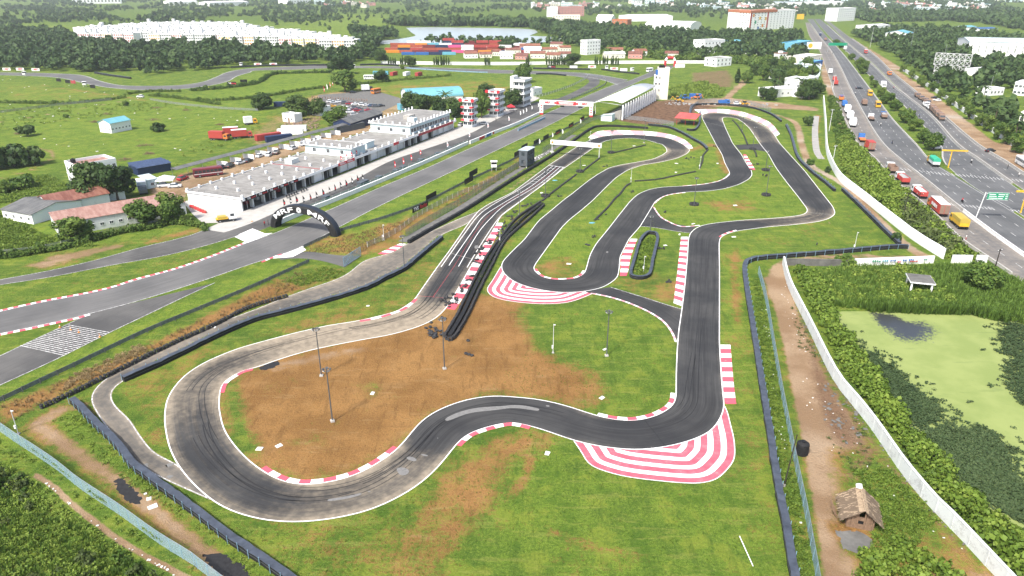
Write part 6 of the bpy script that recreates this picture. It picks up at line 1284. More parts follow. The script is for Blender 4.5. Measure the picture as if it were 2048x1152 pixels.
for x,n in((778,4),(802,5),(868,4),(884,4),(970,3),(1052,2),(1094,5),(1110,5),(1130,4),(1190,3),(1206,3),(1222,4)):
    for i in range(n):tree('cypress',x+i*4.4+random.uniform(-1,1),130+random.uniform(-.5,.8),0,0,'narrow dark cypress in the row before the long white wall','cypress row before the white wall',random.uniform(5.5,8),.9)
tree('broad',1146,132,106,40,'big round dark tree among the cypresses before the wall');tree('broad',1010,100,82,40,'large dark tree between containers and brick houses')
for i in range(26):
    x,y=random.uniform(1488,1632),random.uniform(140,200)
    if 1530<x<1600 and y>178:continue
    tree(random.choice(['broad','broad','bright']),x,y,0,0,'dense dark tree in the grove beside the roadside houses','grove west of the highway',random.uniform(8,12.5),random.uniform(3.5,5.5))
for x,y in((1540,201),(1602,200),(1616,198),(1628,196),(1640,188),(1526,200)):tree('broad',x,y,0,0,'dark tree in front of the roadside houses','trees before the roadside houses',random.uniform(5,8),random.uniform(2.5,4))
for i in range(13):x=1806+i*19;tree('bright',x+random.uniform(-4,4),140+(x-1803)*.69+random.uniform(0,7),0,0,'leafy tree overhanging the white compound wall','trees along the compound wall',random.uniform(5,8.5),random.uniform(2.6,4.2))
def outside(Q,road=True):
    ok=np.ones(len(Q),bool)
    for cx,cy,rz,hw,hd in EXC:
        d=Q-[cx,cy];u=d[:,0]*math.cos(rz)+d[:,1]*math.sin(rz);v=-d[:,0]*math.sin(rz)+d[:,1]*math.cos(rz);ok&=~((abs(u)<hw)&(v<hd)&(v>-hd-4))
    if road:
        for k_,(A,B)in HWE.items():ok&=linedist(Q,((A+B)/2)[::3])>9
        ok&=linedist(Q,((RTA+RTB)/2)[::6])>11;ok&=~inpoly(Q,WP(LAKE));ok&=~inpoly(Q,WP([(760,84),(990,84),(1150,92),(1150,122),(760,124)]))
    return ok
def scatter(px,n,dens=None,clump=0.0):
    W=np.array(WP(px))[:,:2];lo,hi=W.min(0),W.max(0);m=int(n*3.5)+50;Q=RNG.uniform(lo,hi,(m,2));Q=Q[inpoly(Q,W)]
    if clump:
        f=sum(np.sin(Q[:,0]*a+p)*np.sin(Q[:,1]*b+q)for a,b,p,q in RNG.uniform([.004,.004,0,0],[.03,.02,6,6],(5,4)));Q=Q[f>np.quantile(f,clump)]
    if len(Q)<n:
        E=RNG.uniform(lo,hi,(m*6,2));E=E[inpoly(E,W)];Q=np.r_[Q,E]if not clump else Q
    return Q[:n]
TPL={}
def template(kind,i):
    k=(kind,i)
    if k not in TPL:
        if kind=='wood':TPL[k]=cloud(crown_lobes(3.6,4.6,5.6,9,.9),72,.9)
        elif kind=='far':TPL[k]=cloud(crown_lobes(3.6,3.6,3.6,5),20,1.6)
        elif kind=='bush':TPL[k]=cloud(crown_lobes(1.5,.9,1.3,7,.9),125,.20)
        elif kind=='weed':
            n=36;a=RNG.uniform(0,6.28,n);P=np.stack([np.cos(a),np.sin(a),np.zeros(n)],1)*RNG.uniform(0,.55,n)[:,None];P[:,2]=RNG.uniform(.03,.42,n);Nn=unit(RNG.normal(0,.6,(n,3))+[0,0,.8]);TPL[k]=(leaf_quads(P,Nn,.105,.62),RNG.uniform(0,1,n))
        elif kind=='grass':
            n=14;a=RNG.uniform(0,6.28,n);d=np.stack([np.cos(a),np.sin(a),np.zeros(n)],1);B=d*RNG.uniform(0,.25,n)[:,None];T=B+d*RNG.uniform(.15,.5,n)[:,None]+np.array([0,0,1])*RNG.uniform(.6,1.1,n)[:,None];s=np.stack([-d[:,1],d[:,0],np.zeros(n)],1)*.05;TPL[k]=(np.stack([B-s,B+s,T+s*.4,T-s*.4],1),RNG.uniform(0,1,n))
        elif kind=='pad':
            n=16;a=RNG.uniform(0,6.28,n);P=np.stack([np.cos(a),np.sin(a),np.zeros(n)],1)*RNG.uniform(0,.5,n)[:,None];P[:,2]=RNG.uniform(0,.28,n);TPL[k]=(leaf_quads(P,unit(RNG.normal(0,.4,(n,3))+[0,0,1]),.105),RNG.uniform(0,1,n))
    return TPL[k]
def plant(name,label,cat,px,n,kind,s0,s1,m,clump=0.0,road=False,Q=None,zs=1.0,z=0.0,excl=None):
    if Q is None:
        Q=scatter(px,n,clump=clump)
        if kind=='pad':Q=Q+RNG.normal(0,1,Q.shape)*RNG.choice([.3,.3,1.0,1.9],(len(Q),1))
    if road:Q=Q[outside(Q)]
    if excl is not None:Q=Q[excl(Q)]
    c=Q.mean(0);VV,AA=[],[]
    for t in range(5):
        V,A=template(kind,t);q=Q[t::5]
        if not len(q):continue
        r=RNG.uniform(0,6.28,len(q));s=RNG.uniform(s0,s1,len(q));cs,sn=np.cos(r)*s,np.sin(r)*s;zz=s*RNG.uniform(.8,1.25,len(q))*zs
        X=V[None,...,0]*cs[:,None,None]-V[None,...,1]*sn[:,None,None]+(q[:,0]-c[0])[:,None,None];Y=V[None,...,0]*sn[:,None,None]+V[None,...,1]*cs[:,None,None]+(q[:,1]-c[1])[:,None,None];Z=V[None,...,2]*zz[:,None,None]+z
        VV.append(np.stack([X,Y,Z],-1).reshape(-1,3));AA.append((A[None]*.65+RNG.uniform(0,.35,len(q))[:,None]).ravel())
    o=fast_quads(name,np.concatenate(VV),np.clip(np.concatenate(AA),0,1),m,None,(c[0],c[1],0));tag(o,label,cat);return struct(o,'stuff')
plant('wood','dense dark green wood below the white apartment estate','wood',[(-260,58),(130,68),(165,91),(250,99),(340,97),(460,99),(560,106),(640,112),(700,112),(730,120),(700,128),(600,129),(480,134),(440,139),(400,143),(330,146),(290,152),(250,146),(200,145),(150,144),(0,140),(-260,137)],2500,'wood',.8,1.3,'leaf_wood',excl=lambda Q:outside(Q))
plant('wood','trees between the apartment estate and the lake shore','wood',[(700,66),(760,70),(800,74),(790,78),(762,84),(752,100),(745,122),(716,120),(716,92)],260,'wood',.9,1.4,'leaf_wood',road=True)
plant('wood','dark trees on the near lake shore behind the containers','wood',[(826,90),(870,87),(960,82),(1010,88),(1050,92),(1130,88),(1140,94),(1000,96),(900,93)],70,'wood',.7,1.2,'leaf_wood',excl=lambda Q:~inpoly(Q,WP(LAKE)))
plant('wood','tree belt along the far shore of the lake','wood',[(760,47),(900,49),(1080,50),(1140,64),(1110,66),(1060,56),(960,53),(810,53)],420,'far',1.0,2.0,'leaf_wood',road=True)
plant('wood','palm grove and scrub between the lake and the hostel blocks','wood',[(1070,62),(1130,48),(1290,64),(1400,70),(1490,72),(1600,70),(1612,112),(1600,124),(1500,116),(1400,120),(1330,112),(1280,104),(1200,100),(1140,96),(1120,82)],1500,'wood',.55,1.25,'leaf_wood',road=True)
plant('wood','bright scrub between the grove and the long white wall','wood',[(1230,96),(1330,104),(1420,118),(1540,120),(1600,128),(1500,134),(1440,124),(1340,120),(1200,112)],260,'bush',1.5,3,'leaf_bright',road=True)
plant('wood','thick belt of trees east of the highway','wood',[(1700,70),(1770,62),(1900,66),(2060,84),(2260,110),(2300,420),(2120,345),(2034,283),(1950,230),(1862,168),(1806,128),(1742,88)],1900,'wood',.7,1.3,'leaf_wood',excl=lambda Q:outside(Q)&~inpoly(Q,WP([(1940,116),(2140,122),(2140,138),(1940,126)]))&~inpoly(Q,WP([(1960,195),(2060,190),(2120,250),(2040,262),(1985,225)])))
plant('wood','distant wood right of the far highway','wood',[(1690,30),(1760,28),(2000,30),(2300,36),(2300,60),(2060,62),(1900,42),(1740,46)],2600,'far',.9,1.7,'leaf_wood',excl=lambda Q:outside(Q)&~inpoly(Q,WP([(1740,44),(1960,46),(2000,54),(1900,58),(1780,52)])))
plant('scrub','scattered far scrub and trees up to the horizon','scrub',[(-900,1),(2900,1),(2900,46),(1640,30),(1300,44),(1100,46),(740,46),(520,44),(-900,52)],5200,'far',.7,1.6,'leaf_wood',.62,True)
plant('scrub','dense dark scrub around the far left meadows','scrub',[(-600,14),(720,14),(700,40),(520,52),(300,62),(100,66),(-600,60)],1900,'far',.6,1.2,'leaf_wood',.6,True)
plant('scrub','single far trees dotted over the pale meadow','scrub',[(560,30),(800,30),(800,60),(700,70),(540,60)],60,'wood',.6,1.0,'leaf_wood',0,True)
plant('scrub','far town trees between the small houses','scrub',[(1300,6),(2000,6),(2000,30),(1600,34),(1300,24)],1500,'far',.8,1.5,'leaf_wood',0,True)
# near growth
plant('roadside_bushes','dense bushes between the white wall and the highway service road','bushes',[(1676,295),(1690,270),(1718,300),(1752,332),(1790,372),(1850,426),(1918,492),(1964,520),(1890,520),(1848,482),(1798,440),(1746,398),(1700,356),(1680,322)],640,'bush',.5,1.3,'leaf_weed')
plant('roadside_bushes','olive thorn scrub mixed into the roadside bushes','bushes',[(1800,400),(1860,440),(1920,495),(1890,515),(1820,470)],110,'bush',.8,1.5,'leaf_olive')
plant('roadside_bushes','narrow strip of bushes beside the parked lorries','bushes',[(1656,190),(1672,200),(1690,252),(1712,290),(1674,295),(1664,240)],190,'bush',.5,1.1,'leaf_bright')
plant('pond_bushes','bright bushes growing along the pond side of the concrete wall','bushes',[(1592,545),(1640,560),(1672,640),(1712,700),(1760,770),(1812,850),(1860,910),(1930,980),(2000,1060),(2080,1120),(2300,1330),(2250,1350),(2052,1172),(1962,1080),(1876,990),(1776,850),(1742,808),(1698,752),(1648,652)],430,'bush',.45,1.15,'leaf_weed')
plant('tall_grass','tall grass between the mural wall and the pond','grass',[(1596,548),(1700,538),(1960,534),(2060,570),(2120,620),(2060,650),(1941,627),(1811,622),(1711,620),(1640,605)],4200,'grass',.7,1.6,'leaf_reed')
plant('tall_grass','leafy weeds among the tall grass above the pond','weeds',[(1596,548),(1720,540),(1960,536),(2048,565),(2048,630),(1811,615),(1660,605)],420,'bush',.35,.8,'leaf_weed',.4)
plant('reeds','clumps of reeds at the pond edge','reeds',[(1740,610),(1941,618),(2020,640),(2020,648),(1941,630),(1811,627),(1740,624)],700,'grass',1.0,1.9,'leaf_reed')
for px,n in(([(1716,698),(1752,712),(1800,752),(1850,800),(1872,830),(1840,850),(1790,822),(1745,765)],1500),([(1840,806),(1868,800),(1878,820),(1860,836),(1840,826)],260),([(1832,868),(1900,856),(1975,862),(2000,880),(2020,935),(2060,985),(2050,1040),(1975,1008),(1900,950)],3000),([(2008,640),(2060,655),(2140,700),(2150,850),(2050,810),(2014,770),(2022,720),(2004,690)],2200),([(1672,650),(1690,660),(1715,695),(1730,700),(1712,706)],160)):plant('water_plants','dark floating water plants on the green pond','water plants',px,n,'pad',.8,1.3,'leaf_hyacinth',z=-.1)
plant('weeds','lush weeds in the lot outside the blue mesh fence','weeds',[(-260,790),(-80,848),(30,896),(104,944),(156,984),(232,1036),(312,1094),(380,1136),(430,1172),(620,1310),(560,1310),(380,1172),(300,1122),(230,1082),(140,1008),(70,950),(-80,880),(-260,820)],1900,'weed',.5,1.0,'leaf_weed',.1,excl=lambda Q:linedist(Q,crom(WP([(72,950),(110,975),(140,1005),(185,1040),(240,1082),(300,1117),(380,1160)]),2))>.9)
plant('weeds','overgrown green lot left of the stony footpath','weeds',[(-320,830),(-120,890),(64,956),(130,1008),(180,1046),(240,1090),(300,1126),(372,1172),(540,1300),(-320,1300)],3600,'weed',.5,1.3,'leaf_weed',.15,excl=lambda Q:linedist(Q,crom(WP([(72,950),(110,975),(140,1005),(185,1040),(240,1082),(300,1117),(380,1160)]),2))>.9)
plant('weeds','low bushes in the overgrown lot','bushes',[(-120,905),(64,956),(180,1046),(300,1126),(340,1160),(200,1160),(-120,1120)],90,'bush',.4,.8,'leaf_bright',.55,excl=lambda Q:linedist(Q,crom(WP([(72,950),(110,975),(140,1005),(185,1040),(240,1082),(300,1117),(380,1160)]),2))>1.6)
plant('weeds','dark olive scrub clumps in the overgrown lot','bushes',[(-120,905),(64,956),(180,1046),(300,1126),(340,1172),(-120,1172)],60,'bush',.35,.7,'leaf_olive',.3,excl=lambda Q:linedist(Q,crom(WP([(72,950),(110,975),(140,1005),(185,1040),(240,1082),(300,1117),(380,1160)]),2))>1.6)
plant('tall_grass','long grass between the weeds of the overgrown lot','grass',[(-120,880),(64,950),(180,1042),(300,1122),(400,1172),(-120,1172)],1500,'grass',.4,.8,'leaf_reed',.3,excl=lambda Q:linedist(Q,crom(WP([(72,950),(110,975),(140,1005),(185,1040),(240,1082),(300,1117),(380,1160)]),2))>.8)
plant('weeds','weeds behind the belt barrier beside the dirt lane','weeds',[(106,842),(150,818),(190,858),(246,920),(300,968),(400,1042),(540,1145),(720,1280),(670,1280),(520,1165),(390,1062),(280,985),(180,905)],1000,'weed',.4,.9,'leaf_weed',.2)
plant('weeds','weeds growing on and behind the rusty belt barrier','weeds',None,0,'weed',.4,.8,'leaf_weed',Q=along(crom(WP([(262,752),(310,730),(387,692),(440,666),(512,636),(574,620),(662,596),(737,572),(762,558),(807,536),(837,511),(880,474)]),1),.55)+RNG.normal(0,.22,(1,2)),z=.3)
plant('weeds','weeds between belt barrier and blue fence on the pond side','weeds',[(1508,560),(1516,556),(1545,700),(1574,870),(1608,1040),(1630,1165),(1680,1360),(1640,1360),(1596,1165),(1562,990),(1546,880),(1520,720)],800,'weed',.45,1.0,'leaf_weed')
plant('weeds','plants filling the island inside the belt ring','plants',[(1298,475),(1308,475),(1310,485),(1300,522),(1292,548),(1268,548),(1275,518),(1284,488)],170,'weed',.7,1.5,'leaf_weed')
plant('weeds','weeds around the thatched hut and lane end','weeds',[(1700,940),(1780,940),(1850,1010),(1960,1140),(1960,1172),(1700,1172),(1740,1090),(1760,1020)],700,'weed',.4,1.1,'leaf_weed',.35)
plant('weeds','straggly weeds on the rutted dirt lane','weeds',[(1580,600),(1600,640),(1660,770),(1740,880),(1770,940),(1700,940),(1640,860),(1600,720)],160,'weed',.3,.8,'leaf_olive',.5)
plant('weeds','leafy bushes at the foot of the dirt lane','bushes',[(1730,1110),(1790,1090),(1850,1120),(1920,1172),(2000,1260),(1760,1260),(1720,1172)],80,'bush',.5,1.0,'leaf_weed')
plant('weeds','weed thicket around the sheds and pink tiled building','weeds',[(-60,400),(30,445),(60,455),(112,480),(200,492),(120,500),(0,512),(-60,520)],900,'weed',.9,2.0,'leaf_weed')
plant('weeds','weeds between villa and asbestos shed','weeds',[(-60,370),(100,350),(130,368),(180,385),(150,400),(60,400),(-60,420)],800,'weed',.9,1.9,'leaf_weed')
plant('hedge','hedge along the concrete post fence before the tiled building','hedge',None,0,'bush',.7,1.1,'leaf_bright',Q=along(crom(WP([(-40,520),(73,507),(150,492),(245,466),(300,458),(345,448),(400,452),(414,462)]),1),.9)+RNG.normal(0,.3,(1,2)))
plant('weeds','weedy tufts in the wide left field','weeds',[(0,215),(300,205),(500,225),(520,260),(440,300),(330,340),(260,330),(100,300),(0,290)],420,'weed',.8,2.0,'leaf_weed',.6)
plant('hedge','dark hedge bank below the far race track curve','hedge',None,0,'bush',.7,1.4,'leaf_bright',Q=along(crom(WP([(385,182),(440,178),(490,172),(520,165),(545,150),(600,147),(660,146)]),2),1.6))
plant('hedge','low dark hedge crossing the meadow','hedge',None,0,'bush',.7,1.1,'leaf_bright',Q=np.concatenate([along(crom(WP(l),2),1.8)for l in([(400,202),(470,200),(540,192),(600,182),(660,174)],[(700,172),(790,162),(860,156),(900,152)],[(0,206),(120,208),(200,202),(250,196)],[(250,190),(300,184),(360,184)],[(300,192),(360,198),(440,210)])]))
plant('dry_brush','dry brown brush between guard rail and tyre wall','brush',[(0,815),(150,750),(300,685),(450,620),(600,542),(622,570),(500,612),(350,680),(150,780),(20,845)],500,'grass',.25,.55,'leaf_dry')
plant('dry_brush','tangled brown twigs in the dry strip','brush',[(20,830),(120,785),(260,720),(300,700),(280,690),(120,760),(10,815)],260,'weed',.5,1.0,'leaf_dry',.4)
plant('dry_grass','straw coloured grass on the verge right of the tyre arch','grass',[(610,502),(680,475),(790,446),(820,440),(780,475),(720,508),(640,508)],900,'grass',.2,.42,'leaf_dry')
plant('weeds','green weeds on the strip between guard rail and grey fence','weeds',[(770,490),(830,440),(900,402),(980,362),(1046,322),(1050,330),(960,385),(860,440),(810,478)],800,'weed',.5,1.1,'leaf_weed',.4)
plant('weeds','weeds in front of the mesh gate and dry verge','weeds',[(560,560),(630,530),(690,545),(660,560),(600,572)],260,'weed',.5,1.1,'leaf_weed',.3)
plant('weeds','weeds and creepers climbing the double tyre wall','weeds',None,0,'weed',.35,.7,'leaf_weed',Q=along(crom(WP(MID[:5]),1),.5)+RNG.normal(0,.2,(1,2)),z=.45)
plant('weeds','green scrub at the construction site edge','weeds',[(1340,180),(1400,165),(1450,180),(1440,195),(1345,196)],320,'bush',.6,1.3,'leaf_weed')
plant('creepers','creepers hanging on the blue mesh fence','creepers',None,0,'weed',.5,.9,'leaf_weed',Q=np.concatenate([along(crom(WP(l),1),.5)for l in([(60,900),(112,936),(150,966)],[(185,994),(215,1014)],[(290,1066),(330,1094)])]),z=.8)
plant('grass_tufts','scattered grass tufts over the kart infields','grass',[(1030,480),(1380,300),(1660,300),(1660,440),(1340,470),(1180,560)],2600,'grass',.12,.28,'leaf_weed',excl=lambda Q:(linedist(Q,((KA+KB)/2)[::2])>5.2))
plant('grass_tufts','grass tufts over the lower verges and infield edge','grass',[(250,1000),(1090,610),(1340,680),(1340,790),(1100,890),(1560,1000),(1580,1160),(560,1160),(400,1040)],4500,'grass',.1,.22,'leaf_weed',.3,excl=lambda Q:(linedist(Q,((KA+KB)/2)[::2])>5.0)&~inpoly(Q,WP([(1140,878),(1180,935),(1360,970),(1440,962),(1475,910),(1455,815),(1300,860)])))
# ------------------------------------------------------------------ vehicles
for nm_,c_ in(('car_white',(.74,.75,.75)),('car_silver',(.42,.44,.46)),('car_grey',(.10,.11,.125)),('car_red',(.34,.02,.03)),('car_maroon',(.16,.02,.03)),('car_blue',(.06,.11,.20)),('car_black',(.018,.018,.02)),('car_yellow',(.62,.34,.02)),('truck_brown',(.23,.15,.11)),('truck_orange',(.55,.17,.03)),('truck_blue',(.03,.14,.42)),('truck_red',(.40,.05,.04)),('tarp_green',(.03,.36,.22)),('tarp_yellow',(.42,.31,.05)),('gravel',(.33,.33,.32))):mat(nm_,c_,.35 if nm_[:3]=='car' else.6,.06,1,0,0,.5)
WHEEL={}
def wheel(o,x,y,r=.32,w=.2):
    if(r,w)not in WHEEL:b=MB();b.tube((0,-w/2,0),(0,w/2,0),r,n=12);b.tube((0,-w/2-.01,0),(0,w/2+.01,0),r*.55,n=8,mi=1);WHEEL[(r,w)]=b.mesh('wheel',['tyre_black','steel'])
    return ob('wheel',WHEEL[(r,w)],o,(x,y,r))
def frustum(b,x0,x1,y,z0,X0,X1,Y,z1,mi=0):return b.add([(x0,-y,z0),(x1,-y,z0),(x1,y,z0),(x0,y,z0),(X0,-Y,z1),(X1,-Y,z1),(X1,Y,z1),(X0,Y,z1)],[(0,3,2,1),(4,5,6,7),(0,1,5,4),(1,2,6,5),(2,3,7,6),(3,0,4,7)],mi)
def car_proto(m,suv=False):
    o=thing('parked_car','car','car');L=2.05;h=.12 if suv else 0;b=MB();frustum(b,-L,L,.84,.32,-L-.03,L+.02,.86,.72+h);frustum(b,-L,L,.86,.72+h,-L*.92,L*.55,.80,.93+h);frustum(b,L*.5,L,.84,.72+h,L*.5,L*.9,.78,.88+h);b.obj('body',m,o)
    b=MB();frustum(b,-1.72 if suv else-1.5,1.05,.78,.93+h,-1.45 if suv else-1.0,.35,.62,1.42+h*2);b.obj('windows','glass',o);b=MB();frustum(b,-1.47 if suv else-1.02,.38,.64,1.42+h*2,-1.4 if suv else-.95,.3,.60,1.47+h*2);b.obj('roof',m,o)
    for s in(-.62,.62):b=MB();b.box(L-.02,L+.04,s-.16,s+.16,.55+h,.7+h);b.obj('headlight','white_sheet',o);b=MB();b.box(-L-.05,-L+.02,s-.14,s+.14,.6+h,.78+h);b.obj('tail_light','red_sheet',o)
    for x in(-1.28,1.3):
        for y in(-.78,.78):wheel(o,x,y)
    return o
CARP={}
def car(col,x,y,rz,label,suv=False,group=None):
    k=(col,suv)
    if k not in CARP:CARP[k]=p=car_proto('car_'+col,suv);p.location=G(x,y);p.rotation_euler=(0,0,rz);tag(p,label,'car',group);return p
    q=dup(CARP[k],G(x,y),rz,label)
    if group:q['group']=group
    elif 'group' in q:del q['group']
    return q
CC=['white','silver','white','grey','red','white','white','white','blue','grey','black']
for i,(x,y)in enumerate(((661,205),(668,207),(678,205),(689,207),(699,209),(710,210),(725,211),(733,212),(743,213),(752,214),(762,213))):car(CC[i],x,y,rad(25 if i!=5 else 200),CC[i]+' car parked in the back row of the paddock car park',i%3==0,'cars in the paddock car park')
for i,(x,y,c)in enumerate(((697,219,'silver'),(710,218,'grey'),(718,219,'grey'),(706,222,'maroon'),(715,223,'red'),(725,226,'grey'),(737,222,'red'),(709,231,'silver'),(688,216,'white'),(665,214,'yellow'),(700,226,'white'),(692,222,'silver'))):car(c,x,y,rad(25),c+' car parked in the front rows of the paddock car park',i%3==1,'cars in the paddock car park')
for x,y,c,s in((538,312,'white',True),(553,308,'black',True),(481,328,'white',False),(497,324,'black',False),(587,299,'white',True),(604,291,'silver',True),(619,300,'white',False),(460,335,'black',True),(444,338,'grey',True),(366,360,'red',True),(632,285,'black',True),(520,314,'white',False)):car(c,x,y,rad(78+random.uniform(-15,15)),c+' car in the lean-to carport behind the pit garages',s,'cars in the lean-to carport')
for x,y,rz,c,s,lb in((329,374,20,'white',True,'white car under the peaked canopy tent'),(350,375,15,'white',False,'white car parked next to the canopy tent'),(281,195,170,'white',True,'white car alone on the dirt crossroads in the field'),(735,157,0,'white',False,'white car under the tall tree by the far track'),(966,249,150,'silver',False,'silver car at the foot of the first control tower'),(922,252,70,'silver',True,'silver car at the end of the pit garages'),(1718,178,0,'black',False,'black car driving alone on the west highway'),(1872,298,0,'white',True,'white car beside the median under the last trees'),(1870,197,130,'black',False,'black car parked on the grass verge east of the highway'),(1874,202,130,'white',False,'white car parked beside the black one on the east verge'),(1980,304,20,'black',False,'black car on the east service road shoulder'),(1474,209,0,'white',True,'white car at the construction site road'),(706,186,30,'black',False,'dark car beside the big tree in the paddock')):car(c,x,y,rad(rz),lb,s)
def onroad(nm,x,y,away=True):
    A,B=HWE[nm];Mi=(A+B)/2;p=np.array(G(x,y)[:2]);i=int(np.argmin(np.hypot(*(Mi-p).T)));i=min(max(i,1),len(Mi)-2);t=Mi[i+1]-Mi[i-1];a=math.atan2(t[1],t[0])
    if(t[1]>0)!=away:a+=math.pi
    return a
def lorry(x,y,rz,label,cabm='truck_orange',kind='open',bm='truck_brown',L=6.0,load=None,name='lorry',group=None,g=None,wd_=1.2):
    o=thing(name,label,'truck',g or G(x,y),rz,group);f=L/2+1.1
    b=MB();b.extr([(-wd_,.5),(wd_,.5),(wd_,.8),(-wd_,.8)],-L/2-.2,f);b.obj('chassis','black',o)
    b=MB();b.add([(f-2.0,-wd_,.7),(f,-wd_,.7),(f+.05,-wd_,1.6),(f-.25,-wd_,2.65),(f-2.0,-wd_,2.7),(f-2.0,wd_,.7),(f,wd_,.7),(f+.05,wd_,1.6),(f-.25,wd_,2.65),(f-2.0,wd_,2.7)],[(0,1,2,3,4),(9,8,7,6,5),(0,5,6,1),(1,6,7,2),(2,7,8,3),(3,8,9,4),(4,9,5,0)]);c=b.obj('cab',cabm,o)
    b=MB();b.add([(f+.06,-wd_*.88,1.65),(f+.06,wd_*.88,1.65),(f-.2,wd_*.88,2.5),(f-.2,-wd_*.88,2.5)],[(0,1,2,3)]);b.obj('windscreen','glass',c)
    for s in(-1,1):b=MB();b.box(f-1.5,f-.5,s*wd_-.012,s*wd_+.012,1.6,2.3);b.obj('side_window','glass',c)
    x0,x1=-L/2-.3,L/2-1.05
    b=MB()
    if kind=='box':
        H=3.7;b.box(x0,x1,-wd_-.05,wd_+.05,.95,H);
        for xx in np.arange(x0+.2,x1,.45):b.box(xx,xx+.12,-wd_-.09,-wd_-.05,1,H-.05);b.box(xx,xx+.12,wd_+.05,wd_+.09,1,H-.05)
        bd=b.obj('cargo_box',bm,o);q=MB();q.box(x0-.02,x1+.02,-wd_-.1,wd_+.1,H,H+.08);q.obj('box_roof',load or 'white_sheet',bd);q=MB()
        for s in(-1,1):q.box(x0-.06,x0-.01,s*.62-.55,s*.62+.55,1.05,H-.1)
        q.obj('rear_door','truck_brown' if bm=='truck_red' else bm,bd)
    elif kind=='tarp':
        b.box(x0,x1,-wd_,wd_,.95,2.2);bd=b.obj('cargo_body',bm,o);q=MB();q.extr([(-wd_-.05,2.0),(wd_+.05,2.0),(wd_+.02,2.9),(.7,3.25),(-.7,3.25),(-wd_-.02,2.9)],x0-.05,x1+.05);q.obj('tarpaulin',load,bd)
    elif kind=='flat':
        b.box(x0,x1,-wd_,wd_,.95,1.15);b.obj('flat_bed',bm,o)
        if load:q=MB();q.box(x0+.5,x1-.5,-.9,.9,1.16,1.7);q.obj('load',load,o)
    else:
        b.box(x0,x1,-wd_,wd_,.95,1.1);b.box(x0,x1,-wd_,-wd_+.1,1.1,2.3);b.box(x0,x1,wd_-.1,wd_,1.1,2.3);b.box(x0,x0+.1,-wd_+.1,wd_-.1,1.1,2.3);b.box(x1-.1,x1,-wd_+.1,wd_-.1,1.1,2.5)
        for xx in np.arange(x0+.4,x1,.9):b.box(xx,xx+.12,-wd_-.06,-wd_,.95,2.3);b.box(xx,xx+.12,wd_,wd_+.06,.95,2.3)
        bd=b.obj('cargo_body',bm,o)
        if load:q=MB();q.extr([(-wd_+.12,1.12),(wd_-.12,1.12),(wd_-.12,2.1),(0,2.45),(-wd_+.12,2.1)],x0+.15,x1-.15);q.obj('load',load,bd)
    for xx in((f-.9,x0+1.0,x0+2.2)if L>5 else(f-.9,x0+1.0)):
        for s in(-1,1):wheel(o,xx,s*(wd_-.18),.48,.32)
    return o
# parked along the west service road (backs towards the camera)
W_='service_road_west'
lorry(1917,452,onroad(W_,1917,450),'yellow lorry with bulging yellow tarpaulin parked by the bushes','yellow','tarp','yellow',6.6,'tarp_yellow')
t=lorry(1874,424,onroad(W_,1880,420),'long red box truck with white roof and white lettering parked on the service road','truck_orange','box','truck_red',10.0)
q=MB() # unreadable white block lettering on the side
for i,w_ in enumerate((.55,.5,.8,.8,.5,.55,.25)):xx=1.9-i*.78;q.box(xx-w_,xx,1.38,1.40,1.9,2.8)
q.obj('white_lettering','white_sheet',bpy.data.objects['cargo_box']if t is None else[c for c in t.children if c.name.startswith('cargo_box')][0])
lorry(1838,392,onroad(W_,1838,388),'white tipper lorry with red tailboard parked behind the box truck','car_white','open','truck_red',7.0,'white_sheet')
lorry(1804,364,onroad(W_,1804,362),'gravel lorry with red sides and white cab parked on the service road','car_white','open','truck_red',7.0,'gravel')
lorry(1783,343,onroad(W_,1783,343),'brown empty lorry at the head of the parked gravel lorries','car_white','open','truck_brown',6.0)
for a in((1738,300,'red box truck with white stripe parked beside the bushes','truck_orange','box','truck_red',6.0,'truck_red'),(1724,282,'orange flatbed truck with dark blue cab cover parked beside the bushes','truck_blue','flat','truck_orange',6.0,None),(1704,252,'white box truck at the rear of the white truck trio','car_white','box','white_sheet',7.0,None),(1699,238,'white box truck in the middle of the white truck trio','car_white','box','white_sheet',7.0,None),(1694,225,'white box truck at the front of the white truck trio','car_white','box','white_sheet',7.0,None),(1688,213,'bright blue covered lorry before the white trucks','truck_blue','tarp','truck_blue',5.5,'truck_blue'),(1682,201,'dark blue lorry with brown load before the bright blue one','truck_blue','open','truck_orange',5.5,'navy'),(1671,170,'red lorry parked near the roadside shops','truck_red','tarp','truck_red',5.5,'truck_red'),(1669,162,'second red lorry by the roadside shops','truck_red','open','truck_red',5.5,None),(1660,148,'white van body truck before the roadside shops','car_white','box','white_sheet',4.6,None)):lorry(a[0],a[1],onroad(W_,a[0],a[1]),a[2],a[3],a[4],a[5],a[6],a[7])
H_='highway_west'
for a in((1866,330,'grey tipper lorry with bright green tarpaulin near the median tip','car_yellow','tarp','grey_white_wall',6.6,'tarp_green'),(1742,240,'white cabbed flatbed truck with rusty load on the highway','car_white','flat','truck_brown',6.2,'truck_brown'),(1767,236,'blue cabbed lorry with empty grey bed on the highway','truck_blue','open','truck_brown',6.2,'gravel'),(1728,210,'maroon covered lorry on the highway','truck_red','tarp','truck_brown',5.6,'truck_brown'),(1690,100,'small red truck far up the highway','truck_red','box','white_sheet',5,None),(1640,72,'dark truck far up the highway beyond the green sign','navy','box','navy',5,None),(1651,81,'small red lorry beyond the green overhead sign','truck_red','open','truck_brown',5,None)):lorry(a[0],a[1],onroad(H_,a[0],a[1]),a[2],a[3],a[4],a[5],a[6],a[7])
